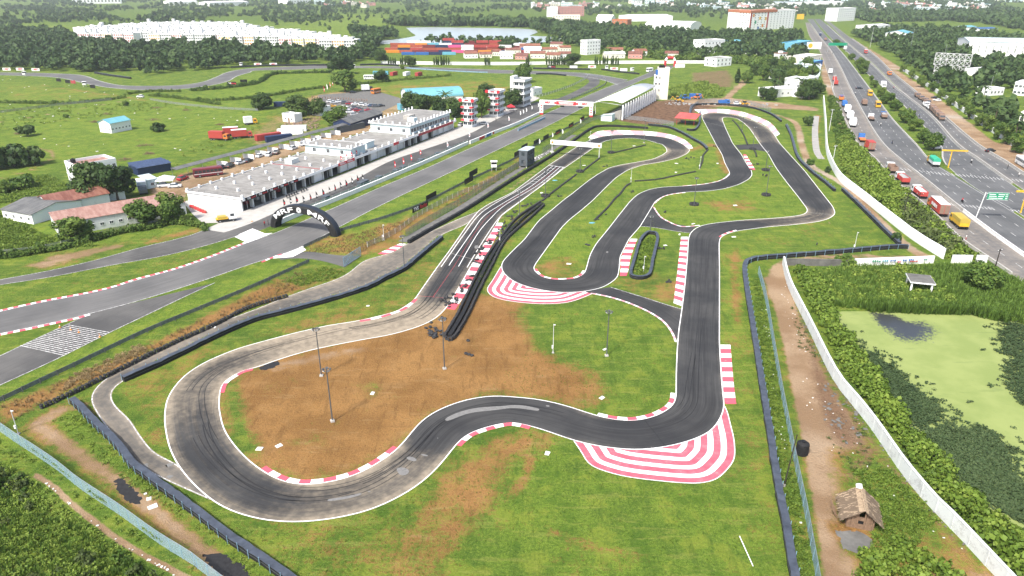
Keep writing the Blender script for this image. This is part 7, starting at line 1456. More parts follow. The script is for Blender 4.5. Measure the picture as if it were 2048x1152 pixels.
for a in((1778,150,'orange lorry on the east service road','truck_orange','open','truck_orange',5.6,'truck_brown','service_road_east'),(1731,107,'red and white lorry at the top of the east service road','truck_red','box','truck_red',5.6,None,'service_road_east'),(1766,175,'white lorry half hidden by the median trees','car_white','box','white_sheet',5.6,None,'highway_east')):lorry(a[0],a[1],onroad(a[8],a[0],a[1],False),a[2],a[3],a[4],a[5],a[6],a[7])
for i,(x,y)in enumerate(((1834,194),(1841,199),(1849,204),(1854,208),(1864,222),(1869,227),(1874,233),(1881,239))):lorry(x,y,onroad('service_road_east',x,y,False),'dusty brown lorry parked in the line on the east shoulder','truck_brown',random.choice(['open','tarp']),'truck_brown',5.0,'truck_brown',group='dusty lorries on the east shoulder')
for x,y in((1851,213),(1858,218)):lorry(x,y,onroad('service_road_east',x,y,False),'white lorry parked within the line of dusty brown ones','car_white','open','car_white',4.4,'truck_brown',group='white lorries on the east shoulder')
def bus(x,y,rz,label,m,L=9.0,stripe=None):
    o=thing('bus',label,'bus',G(x,y),rz);b=MB();frustum(b,-L/2,L/2,1.22,.4,-L/2,L/2,1.22,2.9);frustum(b,-L/2,L/2,1.22,2.9,-L/2+.2,L/2-.25,1.05,3.1);b.obj('body',m,o)
    for s in(-1,1):
        n=int(L/1.3)
        for i in range(n):b=MB();b.box(-L/2+.4+i*1.28,-L/2+1.45+i*1.28,s*1.225-.012,s*1.225+.012,1.6,2.5);b.obj('window','glass',o)
        if stripe:b=MB();b.box(-L/2+.1,L/2-.1,s*1.235-.01,s*1.235+.01,1.15,1.32);b.obj('side_stripe',stripe,o)
    for e in(-1,1):b=MB();b.box(e*L/2-.015,e*L/2+.015,-1.05,1.05,1.5,2.6);b.obj('windscreen','glass',o)
    for xx in(-L*.3,L*.32):
        for s in(-1,1):wheel(o,xx,s*1.08,.48,.3)
    return o
bus(1739,191,onroad(H_,1739,190),'yellow bus behind the maroon lorry on the highway','car_yellow',6.5);bus(1755,214,onroad(H_,1755,213),'yellow bus alongside the median trees','car_yellow',6.0)
bus(2046,332,onroad('service_road_east',2040,330,False),'white coach on the dirt shoulder beside the east service road','car_white',10);bus(1990,186,.3,'white bus standing in the bus yard','car_white',9);bus(1985,216,.1,'long white bus at the near side of the bus yard','car_white',10)
bus(417,352,rad(30),'maroon race transporter bus with white stripe behind the pit garages','car_maroon',9.5,'white_sheet');bus(752,187,rad(60),'orange striped school bus on the paddock asphalt','truck_orange',6.5,'white_sheet');bus(738,159,rad(5),'white minibus under the lone field tree','car_white',7);bus(1299,144,rad(40),'white van on the far end of the main straight','car_white',5.0)
for a in((438,280,-8,'red box truck nearest the scrap track in the field','truck_orange','truck_red',7.0,'truck_red'),(466,271,20,'red box truck with white roof behind the first red truck','truck_red','truck_red',7.0,'white_sheet'),(483,276,22,'red box truck with white lower stripe beside the white roofed one','truck_red','truck_red',7.0,'white_sheet'),(500,249,30,'small truck with yellow cab and striped box in the field','car_yellow','white_sheet',4.5,None),(733,182,20,'white box truck on the paddock asphalt','car_black','white_sheet',5.5,None),(286,384,-60,'blue grey transporter truck beside the big tree','car_grey','grey_blue_roof',6.5,None)):lorry(a[0],a[1],rad(a[2]),a[3],a[4],'box',a[5],a[6],a[7])
lorry(450,443,rad(25),'small yellow recovery truck with crane bed on the pit exit apron','car_white','flat','yellow',4.0,'tarp_yellow',wd_=.95)
lorry(1446,209,rad(5),'blue truck at the construction site entrance','truck_blue','open','truck_blue',4.5,None)
def digger(x,y,rz,label,m):
    o=thing('digger',label,'digger',G(x,y),rz);b=MB();b.box(-1.6,1.6,-1,1,.75,1.5);b.obj('body',m,o);b=MB();b.box(-.9,.4,-.75,.75,1.5,2.7);b.obj('cab','glass',o);b=MB();b.box(-1,.5,-.8,.8,2.7,2.8);b.obj('cab_roof',m,o)
    b=MB();b.tube((-1.6,0,1.2),(-3.0,0,2.9),.16);b.tube((-3.0,0,2.9),(-4.0,0,1.1),.13);b.obj('rear_arm',m,o);b=MB();b.box(-4.3,-3.8,-.4,.4,.5,1.1);b.obj('bucket','grey_metal',o);b=MB();b.tube((1.2,.7,1.3),(2.6,.7,.6),.1);b.tube((1.2,-.7,1.3),(2.6,-.7,.6),.1);b.extr([(-1.1,.1),(1.1,.1),(1.1,.9),(-1.1,.9)],2.5,3.2);b.obj('front_loader',m,o)
    for xx,r in((-1.0,.65),(1.1,.5)):
        for s in(-1,1):wheel(o,xx,s*.95,r,.4)
digger(1355,203,0,'yellow backhoe digger beside the cream tower','car_yellow');digger(1393,198,2.5,'orange digger in front of the blue site container','truck_orange');digger(1370,199,.4,'blue tractor with loader at the construction site','truck_blue');digger(1489,211,.5,'yellow digger at the end of the gravel site road','car_yellow')
# ------------------------------------------------------------------ people and two-wheelers
def body_mesh(joints,edges,cuts,mats):
    me=bpy.data.meshes.new('body');me.from_pydata([j[:3]for j in joints],edges,[]);o=bpy.data.objects.new('b',me);C.objects.link(o);sk=o.modifiers.new('s','SKIN');
    for i,j in enumerate(joints):me.skin_vertices[0].data[i].radius=(j[3],j[4]if len(j)>4 else j[3])
    me.skin_vertices[0].data[0].use_root=True;sb=o.modifiers.new('u','SUBSURF');sb.levels=1;sb.render_levels=1
    dg=bpy.context.evaluated_depsgraph_get();dg.update();r=bpy.data.meshes.new_from_object(o.evaluated_get(dg));bpy.data.objects.remove(o);r.name='person';r.materials.clear()
    for m in mats:r.materials.append(M(m))
    for p in r.polygons:z=p.center.z;x=abs(p.center.x);p.material_index=cuts(p.center);p.use_smooth=True
    return r
mat('skin',(.22,.115,.07),.6,.1);mat('hair',(.012,.01,.009),.6,.1);mat('cloth_white',(.65,.65,.63),.8,.1);mat('cloth_dark',(.03,.032,.04),.8,.2);mat('cloth_red',(.42,.04,.05),.8,.1);mat('cloth_blue',(.08,.14,.28),.8,.1)
STAND=[(0,0,.95,.13,.1),(0,0,1.15,.12,.09),(0,0,1.38,.15,.1),(0,0,1.5,.06),(0,.01,1.6,.075,.09),(0,.01,1.73,.07,.085),(.1,0,.88,.085),(.11,.02,.48,.06),(.12,0,.08,.045),(.12,.14,.03,.035),(-.1,0,.88,.085),(-.12,-.02,.48,.06),(-.13,-.05,.08,.045),(-.13,.09,.03,.035),(.2,0,1.4,.055),(.25,.02,1.13,.042),(.26,.1,.88,.032),(.26,.14,.80,.03),(-.2,0,1.4,.055),(-.25,.02,1.13,.042),(-.26,.1,.88,.032),(-.26,.14,.80,.03)]
SE=[(0,1),(1,2),(2,3),(3,4),(4,5),(0,6),(6,7),(7,8),(8,9),(0,10),(10,11),(11,12),(12,13),(2,14),(14,15),(15,16),(16,17),(2,18),(18,19),(19,20),(20,21)]
RIDE=[(0,-.1,.85,.13,.1),(0,-.06,1.05,.12,.09),(0,.02,1.28,.15,.1),(0,.06,1.4,.06),(0,.08,1.5,.09,.1),(0,.08,1.64,.1,.11),(.14,0,.84,.085),(.2,.38,.72,.06),(.19,.3,.32,.045),(.19,.42,.27,.035),(-.14,0,.84,.085),(-.2,.38,.72,.06),(-.19,.3,.32,.045),(-.19,.42,.27,.035),(.2,.03,1.3,.055),(.28,.22,1.1,.042),(.27,.5,1.05,.032),(.27,.58,1.04,.03),(-.2,.03,1.3,.055),(-.28,.22,1.1,.042),(-.27,.5,1.05,.032),(-.27,.58,1.04,.03)]
BODIES={}
def body(shirt,trouser,pose='stand'):
    k=(shirt,trouser,pose)
    if k not in BODIES:
        def cut(c):
            t=1.42 if pose!='stand' else 1.5
            if c.z>t+.17 or(c.z>t+.09 and c.y<.02):return 3
            if c.z>t:return 2
            if pose=='stand' and abs(c.x)>.2 and c.z<1.05:return 2
            if pose!='stand' and abs(c.x)>.22 and c.y>.42 and c.z>.95:return 2
            return 0 if c.z>.93 else 1
        BODIES[k]=body_mesh(STAND if pose=='stand' else RIDE,SE,cut,[shirt,trouser,'skin','hair'])
    return BODIES[k]
def person(x,y,rz,shirt,trouser,label,z=0.0,g=None):return tag(ob('person',body(shirt,trouser),None,g or(*G(x,y)[:2],z),rz),label,'person')
for a in((530,453,1,'cloth_red','cloth_dark','person in red shirt standing near the left foot of the tyre arch'),(537,450,2,'cloth_dark','cloth_dark','person in dark clothes beside the arch foot at the pit apron'),(1061,213,0,'cloth_white','cloth_dark','person in white shirt at the foot of the race office tower'),(1056,215,1,'cloth_dark','cloth_dark','person in dark clothes at the foot of the race office tower'),(992,243,1,'cloth_dark','cloth_dark','person in dark clothes on the pit lane before the second tower'),(2015,337,1,'cloth_dark','cloth_dark','person in dark clothes on the east service road shoulder'),(2037,354,2,'cloth_white','cloth_dark','person in white shirt walking beside the east service road'),(1931,481,1,'cloth_white','cloth_red','person in pale shirt behind the yellow tarpaulin lorry')):person(*a)
def bike(x,y,rz,label,m='cloth_dark',rider=None,group=None,nm='motorbike'):
    o=thing(nm,label,'motorbike',G(x,y),rz,group);b=MB();b.tube((-.55,0,.45),(.45,0,.75),.09,.08);b.tube((.45,0,.9),(.68,0,.32),.045);b.tube((-.2,0,.5),(-.62,0,.32),.05);b.box(-.15,.3,-.17,.17,.35,.6);b.obj('frame','black',o)
    b=MB();frustum(b,0,.5,.16,.68,.05,.42,.11,.93);b.obj('fuel_tank',m,o);b=MB();frustum(b,-.75,.05,.14,.70,-.7,0,.12,.82);b.obj('seat','black',o);b=MB();b.tube((.45,-.33,1.02),(.45,.33,1.02),.02);b.tube((.48,0,.8),(.45,0,1.02),.03);b.obj('handlebar','steel',o)
    for xx in(-.62,.68):b=MB();b.torus((0,0,0),.25,.055,12,5,Matrix.Rotation(HP,4,'X'));b.tube((0,-.05,0),(0,.05,0),.07);b.obj('wheel','tyre_black',o,True,(xx,0,.31))
    if rider:
        p=ob('person',body(*rider,'ride'),None,G(x,y),rz-HP);tag(p,'person in %s riding a %s'%({'cloth_red':'red shirt','cloth_white':'white shirt','cloth_blue':'blue shirt','cloth_dark':'dark jacket'}[rider[0]],label),'person')
    return o
for x,y,nm,lb,rd in((1924,405,H_,'red motorbike on the bare middle of the junction',('cloth_red','cloth_dark')),(1761,252,H_,'motorbike behind the white cabbed truck',('cloth_white','cloth_dark')),(1784,288,H_,'motorbike on the open highway level with red box truck',('cloth_dark','cloth_blue')),(1710,189,H_,'motorbike beside the black car on the highway',('cloth_white','cloth_blue')),(1838,234,'highway_east','motorbike beside the east barrier',('cloth_blue','cloth_dark')),(1942,326,'highway_east','motorbike near the yellow sign gantry',('cloth_white','cloth_dark')),(1665,108,H_,'far motorbike below the green overhead sign',('cloth_dark','cloth_dark')),(1787,178,'highway_east','motorbike by the upper east barrier',('cloth_red','cloth_dark'))):bike(x,y,onroad(nm,x,y,nm==H_),lb,'truck_red' if 'red' in lb else 'cloth_dark',rd)
for i in range(8):x=574+i*5+(4 if i>4 else 0);bike(x,396-i*2.0-(1.5 if i>4 else 0),rad(110),'black scooter parked in a row before the pit garages','car_black',None,'scooters before the pit garages','scooter')
# ------------------------------------------------------------------ tyre arch over the straight
def arch():
    a=np.array(G(545,455)[:2]);c=np.array(G(667,474)[:2]);d=c-a;W=float(np.hypot(*d));rz=math.atan2(d[1],d[0]);o=thing('tyre_arch','giant black tyre shaped arch with white lettering spanning the race track','arch',(*((a+c)/2),0),rz)
    Ro,Ri,Ho,Hi,T=W/2+.85,W/2-1.0,7.2,5.2,2.6;n=48;b=MB()
    def ring(y,k,R,H):t=math.pi*k/n;return(-R*math.cos(t),y,H*math.sin(t)**.92)
    prof=[(0,Ri,Hi),(0,Ri+.25,Hi+.25),(0,Ro-.45,Ho-.45),(.35,Ro,Ho),(T-.35,Ro,Ho),(T,Ro-.45,Ho-.45),(T,Ri,Hi)];m_=len(prof);vs=[]
    for k in range(n+1):vs+=[ring(y,k,R,H)for y,R,H in prof]
    b.add(vs,[(k*m_+i,k*m_+(i+1)%m_,(k+1)*m_+(i+1)%m_,(k+1)*m_+i)for k in range(n)for i in range(m_)]);b.obj('arch_body','black_rubber',o)
    tb=mat('tread',(.035,.045,.065),.6,.3,3);b=MB() # tread blocks
    for k in range(n*2):
        for j in range(5):
            t0,t1=math.pi*(k+.1+(j%2)*.35)/(2*n),math.pi*(k+.78+(j%2)*.35)/(2*n);y0,y1=.42+j*.36,.70+j*.36
            if t1>math.pi:continue
            P=lambda t,y,e:(-(Ro+e)*math.cos(t),y,(Ho+e)*math.sin(t)**.92)
            b.add([P(t0,y0,0),P(t1,y0,0),P(t1,y1,0),P(t0,y1,0),P(t0,y0,.09),P(t1,y0,.09),P(t1,y1,.09),P(t0,y1,.09)],[(4,5,6,7),(0,1,5,4),(1,2,6,5),(2,3,7,6),(3,0,4,7)])
    struct(b.obj('tread_blocks','tread',o),'stuff')
    Rm,Hm=(Ro+Ri)/2-.05,(Ho+Hi)/2-.1
    def arctext(s,tc,span,size):
        me=text_mesh(s,size,.012,0,.03);xs=[v.co.x for v in me.vertices];x0,x1=min(xs),max(xs)
        for v in me.vertices:
            t=tc+(v.co.x/(x1-x0))*span;r=v.co.y;z=v.co.z;nx,nz=-math.cos(t)*Hm,math.sin(t)*Rm;l=math.hypot(nx,nz);v.co=(-Rm*math.cos(t)+nx/l*r,-.035-z,Hm*math.sin(t)**.92+nz/l*r)
        me.materials.clear();me.materials.append(M('white_sheet'));ob('lettering',me,o)
    arctext('MRF',rad(52),rad(48),1.85);arctext('MRF',rad(128),rad(48),1.85)
    b=MB();t=rad(88);b.tube((-Rm*math.cos(t),-.01,Hm*math.sin(t)),(-Rm*math.cos(t),-.06,Hm*math.sin(t)),.78,n=20);em=b.obj('round_emblem','white_sheet',o);b=MB();b.torus((-Rm*math.cos(t),-.07,Hm*math.sin(t)),.6,.05,20,4,Matrix.Rotation(HP,4,'X'));b.tube((-Rm*math.cos(t),-.06,Hm*math.sin(t)+.05),(-Rm*math.cos(t),-.09,Hm*math.sin(t)+.05),.26,n=10);b.obj('emblem_figure','grey_metal',em)
arch()
def gantry():
    a,rz,w=frame((1083,229),(1182,234));h=HT(1083,229,204);o=thing('start_gantry','white start gantry with red and white banner spanning the main straight','gantry',a,rz)
    for x in(0,w):
        b=MB();b.box(x-.9,x+.9,-.5,.5,0,5.2);l=b.obj('leg','white_sheet',o);b=MB();b.box(x-.93,x+.93,-.53,.53,0,.9);b.obj('red_foot','red_sheet',l)
        for z in(2.0,3.2,4.3):b=MB();b.box(x-.5,x+.5,-.56,-.53,z,z+.5);b.obj('leg_print','red_sheet',l)
    b=MB();b.box(-1.0,w+1.0,-.6,.6,5.2,7.3);bm=b.obj('beam','white_sheet',o);b=MB();b.box(w*.3,w*.70,-.64,-.6,5.4,7.1);p=b.obj('red_panel','red_sheet',bm)
    for z,k_ in((6.35,.07),(5.75,.11)):b=MB();b.box(w*(.33+k_*.3),w*(.67-k_*.3),-.66,-.64,z,z+.34);b.obj('white_print','white_sheet',p)
    for x in(w*.28,w*.72):b=MB();b.tube((x,-.6,6.2),(x,-.67,6.2),.55,n=14);b.obj('red_roundel','red_sheet',bm)
    for x in(w*.12,w*.86):text('MRF',1.5,'red_sheet',bm,(x,-.62,6.2),(HP,0,0),bold=.05,shear=.2)
    for x in(w*.42,w*.78):b=MB();b.box(x-1,x+1,-.3,.3,4.3,5.0);b.obj('light_box','black',o)
gantry()
def kgantry():
    a,rz,w=frame((1104,309),(1198,317));o=thing('kart_gantry','white banner gantry with orange emblems over the kart start straight','gantry',a,rz)
    for x in(0,w):
        b=MB()
        for y in(-.35,.35):b.tube((x,y,0),(x,y,4.2),.09)
        for z in np.arange(.5,4.2,.7):b.tube((x,-.35,z),(x,.35,z+.35),.04)
        b.obj('lattice_leg','pole_white',o)
    b=MB();b.box(-.6,w+.8,-.45,.45,4.1,5.7);bm=b.obj('banner_beam','white_sheet',o)
    for x in(.2,w-.1):
        b=MB();b.tube((x,-.46,4.9),(x,-.49,4.9),.42,n=10)
        for i in range(8):t=i*math.pi/4;b.add([(x+.38*math.cos(t-.25),-.475,4.9+.38*math.sin(t-.25)),(x+.38*math.cos(t+.25),-.475,4.9+.38*math.sin(t+.25)),(x+.62*math.cos(t),-.475,4.9+.62*math.sin(t))],[(0,1,2)])
        b.obj('orange_emblem','orange',bm)
    for x in(2.2,w-4.4):b=MB();[b.box(x+i*.42,x+.34+i*.42,-.475,-.455,4.75,5.1)for i in range(5)];b.obj('faint_print','grey_white_wall',bm)
kgantry()
def inflatable():
    a,rz,w=frame((1330,133),(1349,133));o=thing('inflatable_arch','red and white inflatable arch at the far end of the straight','arch',a,rz);P=[(0,0),(0,4.5),(w*.18,6.6),(w*.82,6.6),(w,4.5),(w,0)]
    for i in range(5):b=MB();b.tube((P[i][0],0,P[i][1]),(P[i+1][0],0,P[i+1][1]),1.0,n=10);b.obj('tube_segment','red_sheet' if i in(0,2,4)else 'white_sheet',o)
inflatable();cont(1352,136,0,'white_sheet',.2,'white cabin right of the inflatable arch',.6,'scattered site containers')
# ------------------------------------------------------------------ flags, boards, small trackside things
FLG={}
def flag(x,y,m,label,h=2.7,group='feather flags on the pit lane',m2='white_sheet'):
    if(m,m2,h)not in FLG:
        n=10;pr=[(.05,.55)]+[(.05+.62*math.sin(math.pi*(i/n)**.8)**.6*(1-.15*i/n),.55+(h-.6)*i/n)for i in range(1,n)]+[(.1,h)];pts=[(.04,.5)]+pr+[(.02,h)]
        b=MB();k_=len(pts);b.add([(p[0],-.02,p[1])for p in pts]+[(p[0],.02,p[1])for p in pts],[tuple(range(k_)),tuple(range(k_,2*k_))[::-1]]+[(i,k_+i,k_+(i+1)%k_,(i+1)%k_)for i in range(k_)]);b.box(.18,.5,-.03,.03,h*.42,h*.62,1);me=b.mesh('flag_cloth',[m,m2]);b=MB();b.tube((0,0,0),(0,0,h+.05),.025);b.box(-.3,.3,-.3,.3,0,.06);FLG[(m,m2,h)]=(me,b.mesh('flag_pole','pole_grey'))
    o=thing('feather_flag',label,'flag',G(x,y),random.uniform(-.5,.3),group);ob('flag_cloth',FLG[(m,m2,h)][0],o);ob('flag_pole',FLG[(m,m2,h)][1],o)
for i,(x,y)in enumerate(((568,415),(581,411),(593,409),(607,409),(621,404),(633,400),(646,395),(659,390),(670,385),(681,380),(692,376),(704,371),(715,366),(725,364))):flag(x,y,'black','black feather flag with %s print in the pit lane row before the arch'%('red' if i%2==0 else 'white'),2.7,'black feather flags with %s print'%('red' if i%2==0 else 'white'),'red_sheet' if i%2==0 else 'white_sheet')
for x,y in((789,338),(806,331),(822,324)):flag(x,y,'red_sheet','plain red feather flag on the pit wall',3.0,'red feather flags on the pit wall')
flag(840,312,'red_sheet','red pennant flag after the three plain red feather flags',2.6)
for x,y in((894,297),(938,277),(975,258),(1017,244)):flag(x,y,'white_sheet','white feather flag with red print further along the pit wall',2.8,'white feather flags with red print','red_sheet')
for x,y in((1040,232),(1046,229),(1052,226),(1063,221),(1076,216)):flag(x,y,'white_sheet','white feather flag in the cluster below the race office tower',2.6,'white flags below the race office')
for x,y in((1104,277),(1124,270),(1160,249),(1078,290)):flag(x,y,'white_sheet','white feather flag between the black trackside boards',2.6,'white flags by the trackside boards')
for x,y in((700,296),(716,292),(738,284),(728,288)):flag(x,y,'red_sheet','red feather flag standing on the pit garage roof edge',2.2,'red flags on the garage roof')
for o_ in[o for o in bpy.data.objects if o.get('group')=='red flags on the garage roof']:o_.location.z=4.0
def rooflags():
    for i,o_ in enumerate([o for o in bpy.data.objects if o.get('group')=='red flags on the garage roof']):o_.location=pitpt(50+i*3.2,-.2,4.02)
rooflags()
for x,y,m in((648,186,'red_sheet'),(654,181,'white_sheet'),(660,177,'truck_orange'),(665,173,'red_sheet')):flag(x,y,m,{'red_sheet':'red','white_sheet':'white','truck_orange':'orange'}[m]+' tall flag beside the paddock road tree',4.0,'tall paddock road flags')
for i in range(22):x=624+i*5.2;y=198+i*.35;flag(x,y+random.uniform(-1,1),'truck_brown','bare brown flag frame at the paddock asphalt edge',2.2,'brown flag frames of the paddock','cloth_dark')
def board(x,y,w,h,m,label,rz=None,txt=None,tm='white_sheet',z=.35,ts=.7,group=None,nm='trackside_board'):
    o=thing(nm,label,'sign',G(x,y),rad(24)if rz is None else rz,group);b=MB();b.box(-w/2,w/2,-.04,.04,z,z+h);f=b.obj('panel',m,o)
    for s in(-1,1):b=MB();b.tube((s*w*.42,.08,0),(s*w*.42,.08,z+h),.05);b.obj('leg','pole_grey',o)
    if txt:
        for t,tx,tmm,sh in txt:text(t,ts,tmm,f,(tx,-.05,z+h/2),(HP,0,0),bold=.04,shear=sh)
RZT=PIT[1]
board(841,421,8.6,1.5,'black','black board with white and red lettering on the guard rail',RZT-.05,[('TVS',-2.3,'white_sheet',0),('Racing',1.5,'red_sheet',.3)],ts=1.5)
for x,y in((863,401),(938,368),(947,353),(1035,314),(1049,300),(1073,290),(1092,281)):board(x,y,6.6,1.8,'black','plain black board on the guard rail along the straight',RZT,z=.5,group='plain black trackside boards')
for x,y in((1116,270),(1142,256),(1164,243),(1186,232)):board(x,y,7.0,1.9,'black','black board with red stripe near the start gantry',RZT,z=.4,group='black and red boards near the gantry')
for o_ in[o for o in bpy.data.objects if o.get('group')=='black and red boards near the gantry']:b=MB();b.box(-2.6,2.0,-.06,-.041,.8,1.3);b.obj('red_stripe','red_sheet',[c for c in o_.children if c.name.startswith('panel')][0])
for x,y,m,t,lb in((14,142,'white_sheet','MRF','white and red lettered board at the left end of the far track'),(41,142,'white_sheet','MRF','second white and red board before the dark wood'),(72,143,'white_sheet','MRF','third white and red board before the dark wood'),(516,132,'white_sheet','MRF','white and red board on the tyre bank of the far bend'),(547,132,'white_sheet','MRF','second white and red board on the far bend bank'),(1184,137,'white_sheet','MRF','white and red board nearest the cypress row'),(1228,141,'white_sheet','MRF','white and red board beside the marshal hut')):board(x,y,6.0,2.0,m,lb,0,[(t,0,'red_sheet',.2)],ts=1.7,group='lettered boards of the far track')
board(464,171,6,2.0,'black','black board with white and red lettering in the hedge bank',0,[('TVS',-1.3,'white_sheet',0),('Racing',1.2,'red_sheet',.3)],ts=1.2);board(488,167,4.4,2.2,'black','plain black board in the hedge bank');board(1103,137,6.4,2,'black','black lettered board on the grass above the pit entry',0,[('TVS',-1.3,'white_sheet',0),('Racing',1.2,'red_sheet',.3)],ts=1.2);board(1147,137,6,1.8,'white_sheet','plain white board on the grass above the pit entry',0);board(1247,143,5.5,2,'white_sheet','white board with grey print near the junction nose',0)
for x,y in((118,164),(136,167),(147,168),(186,177)):board(x,y,4.0,2.0,'black' if x!=147 else 'red_line','dark board on the crest above the left field',-.3,group='dark boards above the left field')
belt_barrier('black belt barrier below the boards of the far junction',[(1066,138),(1120,139),(1180,140)],1.1,.8,0);belt_barrier('black belt barrier pointing at the junction nose',[(1203,140),(1240,145),(1278,149)],1.1,.8,0);belt_barrier('black belt barrier inside the far pit entry bend',[(1072,149),(1100,149),(1132,152)],1.0,.8,0);belt_barrier('black belt barrier before the dark wood on the far track',[(190,147),(220,152),(262,158)],1.2,1,0);belt_barrier('black belt barrier under the two boards of the far bend',[(462,136),(520,133),(580,132),(660,131)],1.2,.9,0);belt_barrier('long black belt barrier on the far straight towards the containers',[(720,131),(760,130),(797,132)],1.2,.9,0)
def marshal(x,y,label):
    o=thing('marshal_post',label,'hut',G(x,y),random.uniform(-.3,.6),'white marshal posts')
    for sx in(-.8,.8):
        for sy in(-.8,.8):post(o,(sx,sy),1.4,.06,'pole_white','leg')
    b=MB();b.box(-1.0,1.0,-1.0,1.0,1.4,2.4);b.box(-1,1,.9,1,2.4,3.3);b.box(-1,-.9,-1,.9,2.4,3.3);b.obj('cabin','white_sheet',o);b=MB();b.box(-1.2,1.2,-1.2,1.2,3.3,3.42);b.obj('roof','white_sheet',o);b=MB();b.box(-.9,.9,-.9,.85,2.42,3.28);b.obj('interior_shade','black',o)  # black block fills the cabin in place of its inner shade
for x,y,lb in((988,341,'white marshal post behind the guard rail of the main straight'),(170,174,'white marshal post on the far left bend'),(50,153,'white marshal post at the left end of the far track'),(483,134,'white marshal post on the far bend bank'),(708,138,'white marshal post beside the tall dark tree'),(1264,145,'white marshal post on the junction nose'),(1213,141,'white marshal mast hut beside the lettered boards')):marshal(x,y,lb)
CONE=None
def cone(x,y,label,group):
    global CONE
    if not CONE:b=MB();b.box(-.2,.2,-.2,.2,0,.05);b.tube((0,0,.05),(0,0,.75),.15,.03,10);b.tube((0,0,.35),(0,0,.5),.105,.082,10,1);CONE=b.mesh('traffic_cone',['orange','white_sheet'])
    tag(ob('traffic_cone',CONE,None,G(x,y)),label,'cone',group)
for x,y in((120,655),(142,660),(158,665),(200,674)):cone(x,y,'orange traffic cone on the hatched strip of the escape road','cones on the hatched strip')
cone(504,443,'orange traffic cone on the pit apron','pit apron cone');
for i in range(6):
    b=MB();b.extr([(-.22,0),(.22,0),(.2,.35),(.09,.8),(-.09,.8),(-.2,.35)],-.75,.75);b.box(-.75,.75,-.11,.11,.35,.42);o=b.obj('plastic_barrier','red_sheet' if i%2==0 else 'truck_red',None,False,G(384+i*5,415+i*2.2),rad(-22));tag(o,'red plastic barrier in the short row beside the white garage end wall','barrier','red plastic barriers by the garage')
for i,(x,y)in enumerate(((652,401),(722,373),(730,369),(758,361),(792,348),(806,341),(842,326),(876,313),(900,302))):b=MB();b.box(-1,1,-.9,.9,.0,1.5);b.box(-1.1,1.1,-1,1,1.5,1.6);b.box(-.8,.8,-.95,-.9,.7,1.3);o=b.obj('pit_wall_stand','grey_metal',None,False,G(x,y),RZT);tag(o,'grey pit wall stand behind the white pit wall','stand','pit wall stands')
for x0,x1,y0,y1,m in((958,968,280.5,276,'red_sheet'),(972,981,274.5,270.5,'blue'),(984,993,269.3,265.3,'red_sheet'),(998,1006,263.2,259.6,'red_sheet'),(1010,1018,258,254.7,'red_sheet'),(1024,1032,252.2,248.8,'red_sheet')):
    a,rz,w=frame((x0,y0),(x1,y1));b=MB();b.box(0,w,-.36,-.30,.15,1.2);o=b.obj('wall_banner',m,None,False,a,rz);tag(o,('red' if m!='blue' else 'blue')+' advertising banner fixed to the pit wall','banner','banners on the pit wall')
# highway signs
def tsign(x,y,xl,xr,yt,label):
    g=G(x,y);h=HT(x,y,yt);o=thing('sign_gantry',label,'sign',g,rad(-8));s=cp*(y+35)/CAMH;b=MB();b.tube((0,0,0),(0,0,h),.22,.18,8);b.obj('post','yellow',o);b=MB();b.box(-(x-xl)/s,(xr-x)/s,-.2,.2,h-.25,h+.25);b.obj('cross_beam','yellow',o)
tsign(1896,336,1877,1925,301,'yellow T shaped sign gantry at the tip of the median');tsign(2041,426,2022,2075,383,'yellow T shaped sign gantry at the second median nose')
def gsign():
    g=G(1951,437);h=HT(1951,437,384);o=thing('road_sign','green highway direction sign on a white cantilever pole','sign',g,rad(-8));b=MB();b.tube((0,0,0),(.9,0,h),.16,.13,8);b.obj('pole','pole_white',o);b=MB();b.tube((.85,0,h-.3),(2,0,h-.3),.1);b.obj('arm','pole_white',o)
    b=MB();b.box(1.5,7.0,-.08,0,h-2.1,h);p=b.obj('sign_panel','green_sign',o);b=MB()
    for z0,z1 in((h-.08,h),(h-2.1,h-2.02)):b.box(1.5,7,-.1,-.08,z0,z1)
    for i,z in enumerate((h-.55,h-1.1,h-1.65)):
        b.box(1.9,3.6+.3*i,-.1,-.08,z-.1,z+.1);b.box(4.3,6.0-.2*i,-.1,-.08,z-.1,z+.1);b.box(6.2,6.8,-.1,-.08,z-.1,z+.1)
    b.obj('white_print','white_sheet',p)
gsign()
def ogantry():
    a=G(1655,104);o=thing('overhead_sign','long green overhead sign across the far highway','sign',a,rad(-4));h=8.5;w=17
    for x in(0,w):b=MB();b.tube((x,0,0),(x,0,h),.25);b.obj('post','steel',o)
    b=MB();b.box(-.5,w+.5,-.15,.15,h-2.6,h);b.obj('sign_panel','green_sign',o)
ogantry()
def hoard(x0,x1,y,yt,label,m,m2=None):
    a,rz,w=frame((x0,y),(x1,y));h=HT(x0,y,yt);o=thing('hoarding',label,'billboard',a,rz);b=MB();b.box(0,w,-.2,.2,h*.42,h);p=b.obj('panel',m,o)
    for x in(w*.15,w*.5,w*.85):b=MB();b.tube((x,.3,0),(x,.3,h*.9),.15);b.obj('leg','pole_grey',o)
    if m2:b=MB();b.tube((w*.25,-.2,h*.7),(w*.25,-.26,h*.7),h*.2,n=14);b.obj('yellow_print',m2,p)
hoard(1611,1640,108,84,'white roadside hoarding with yellow print beside pale blue shop','white_sheet','yellow');hoard(1592,1606,46,28,'small yellow hoarding by the far highway bend','yellow')
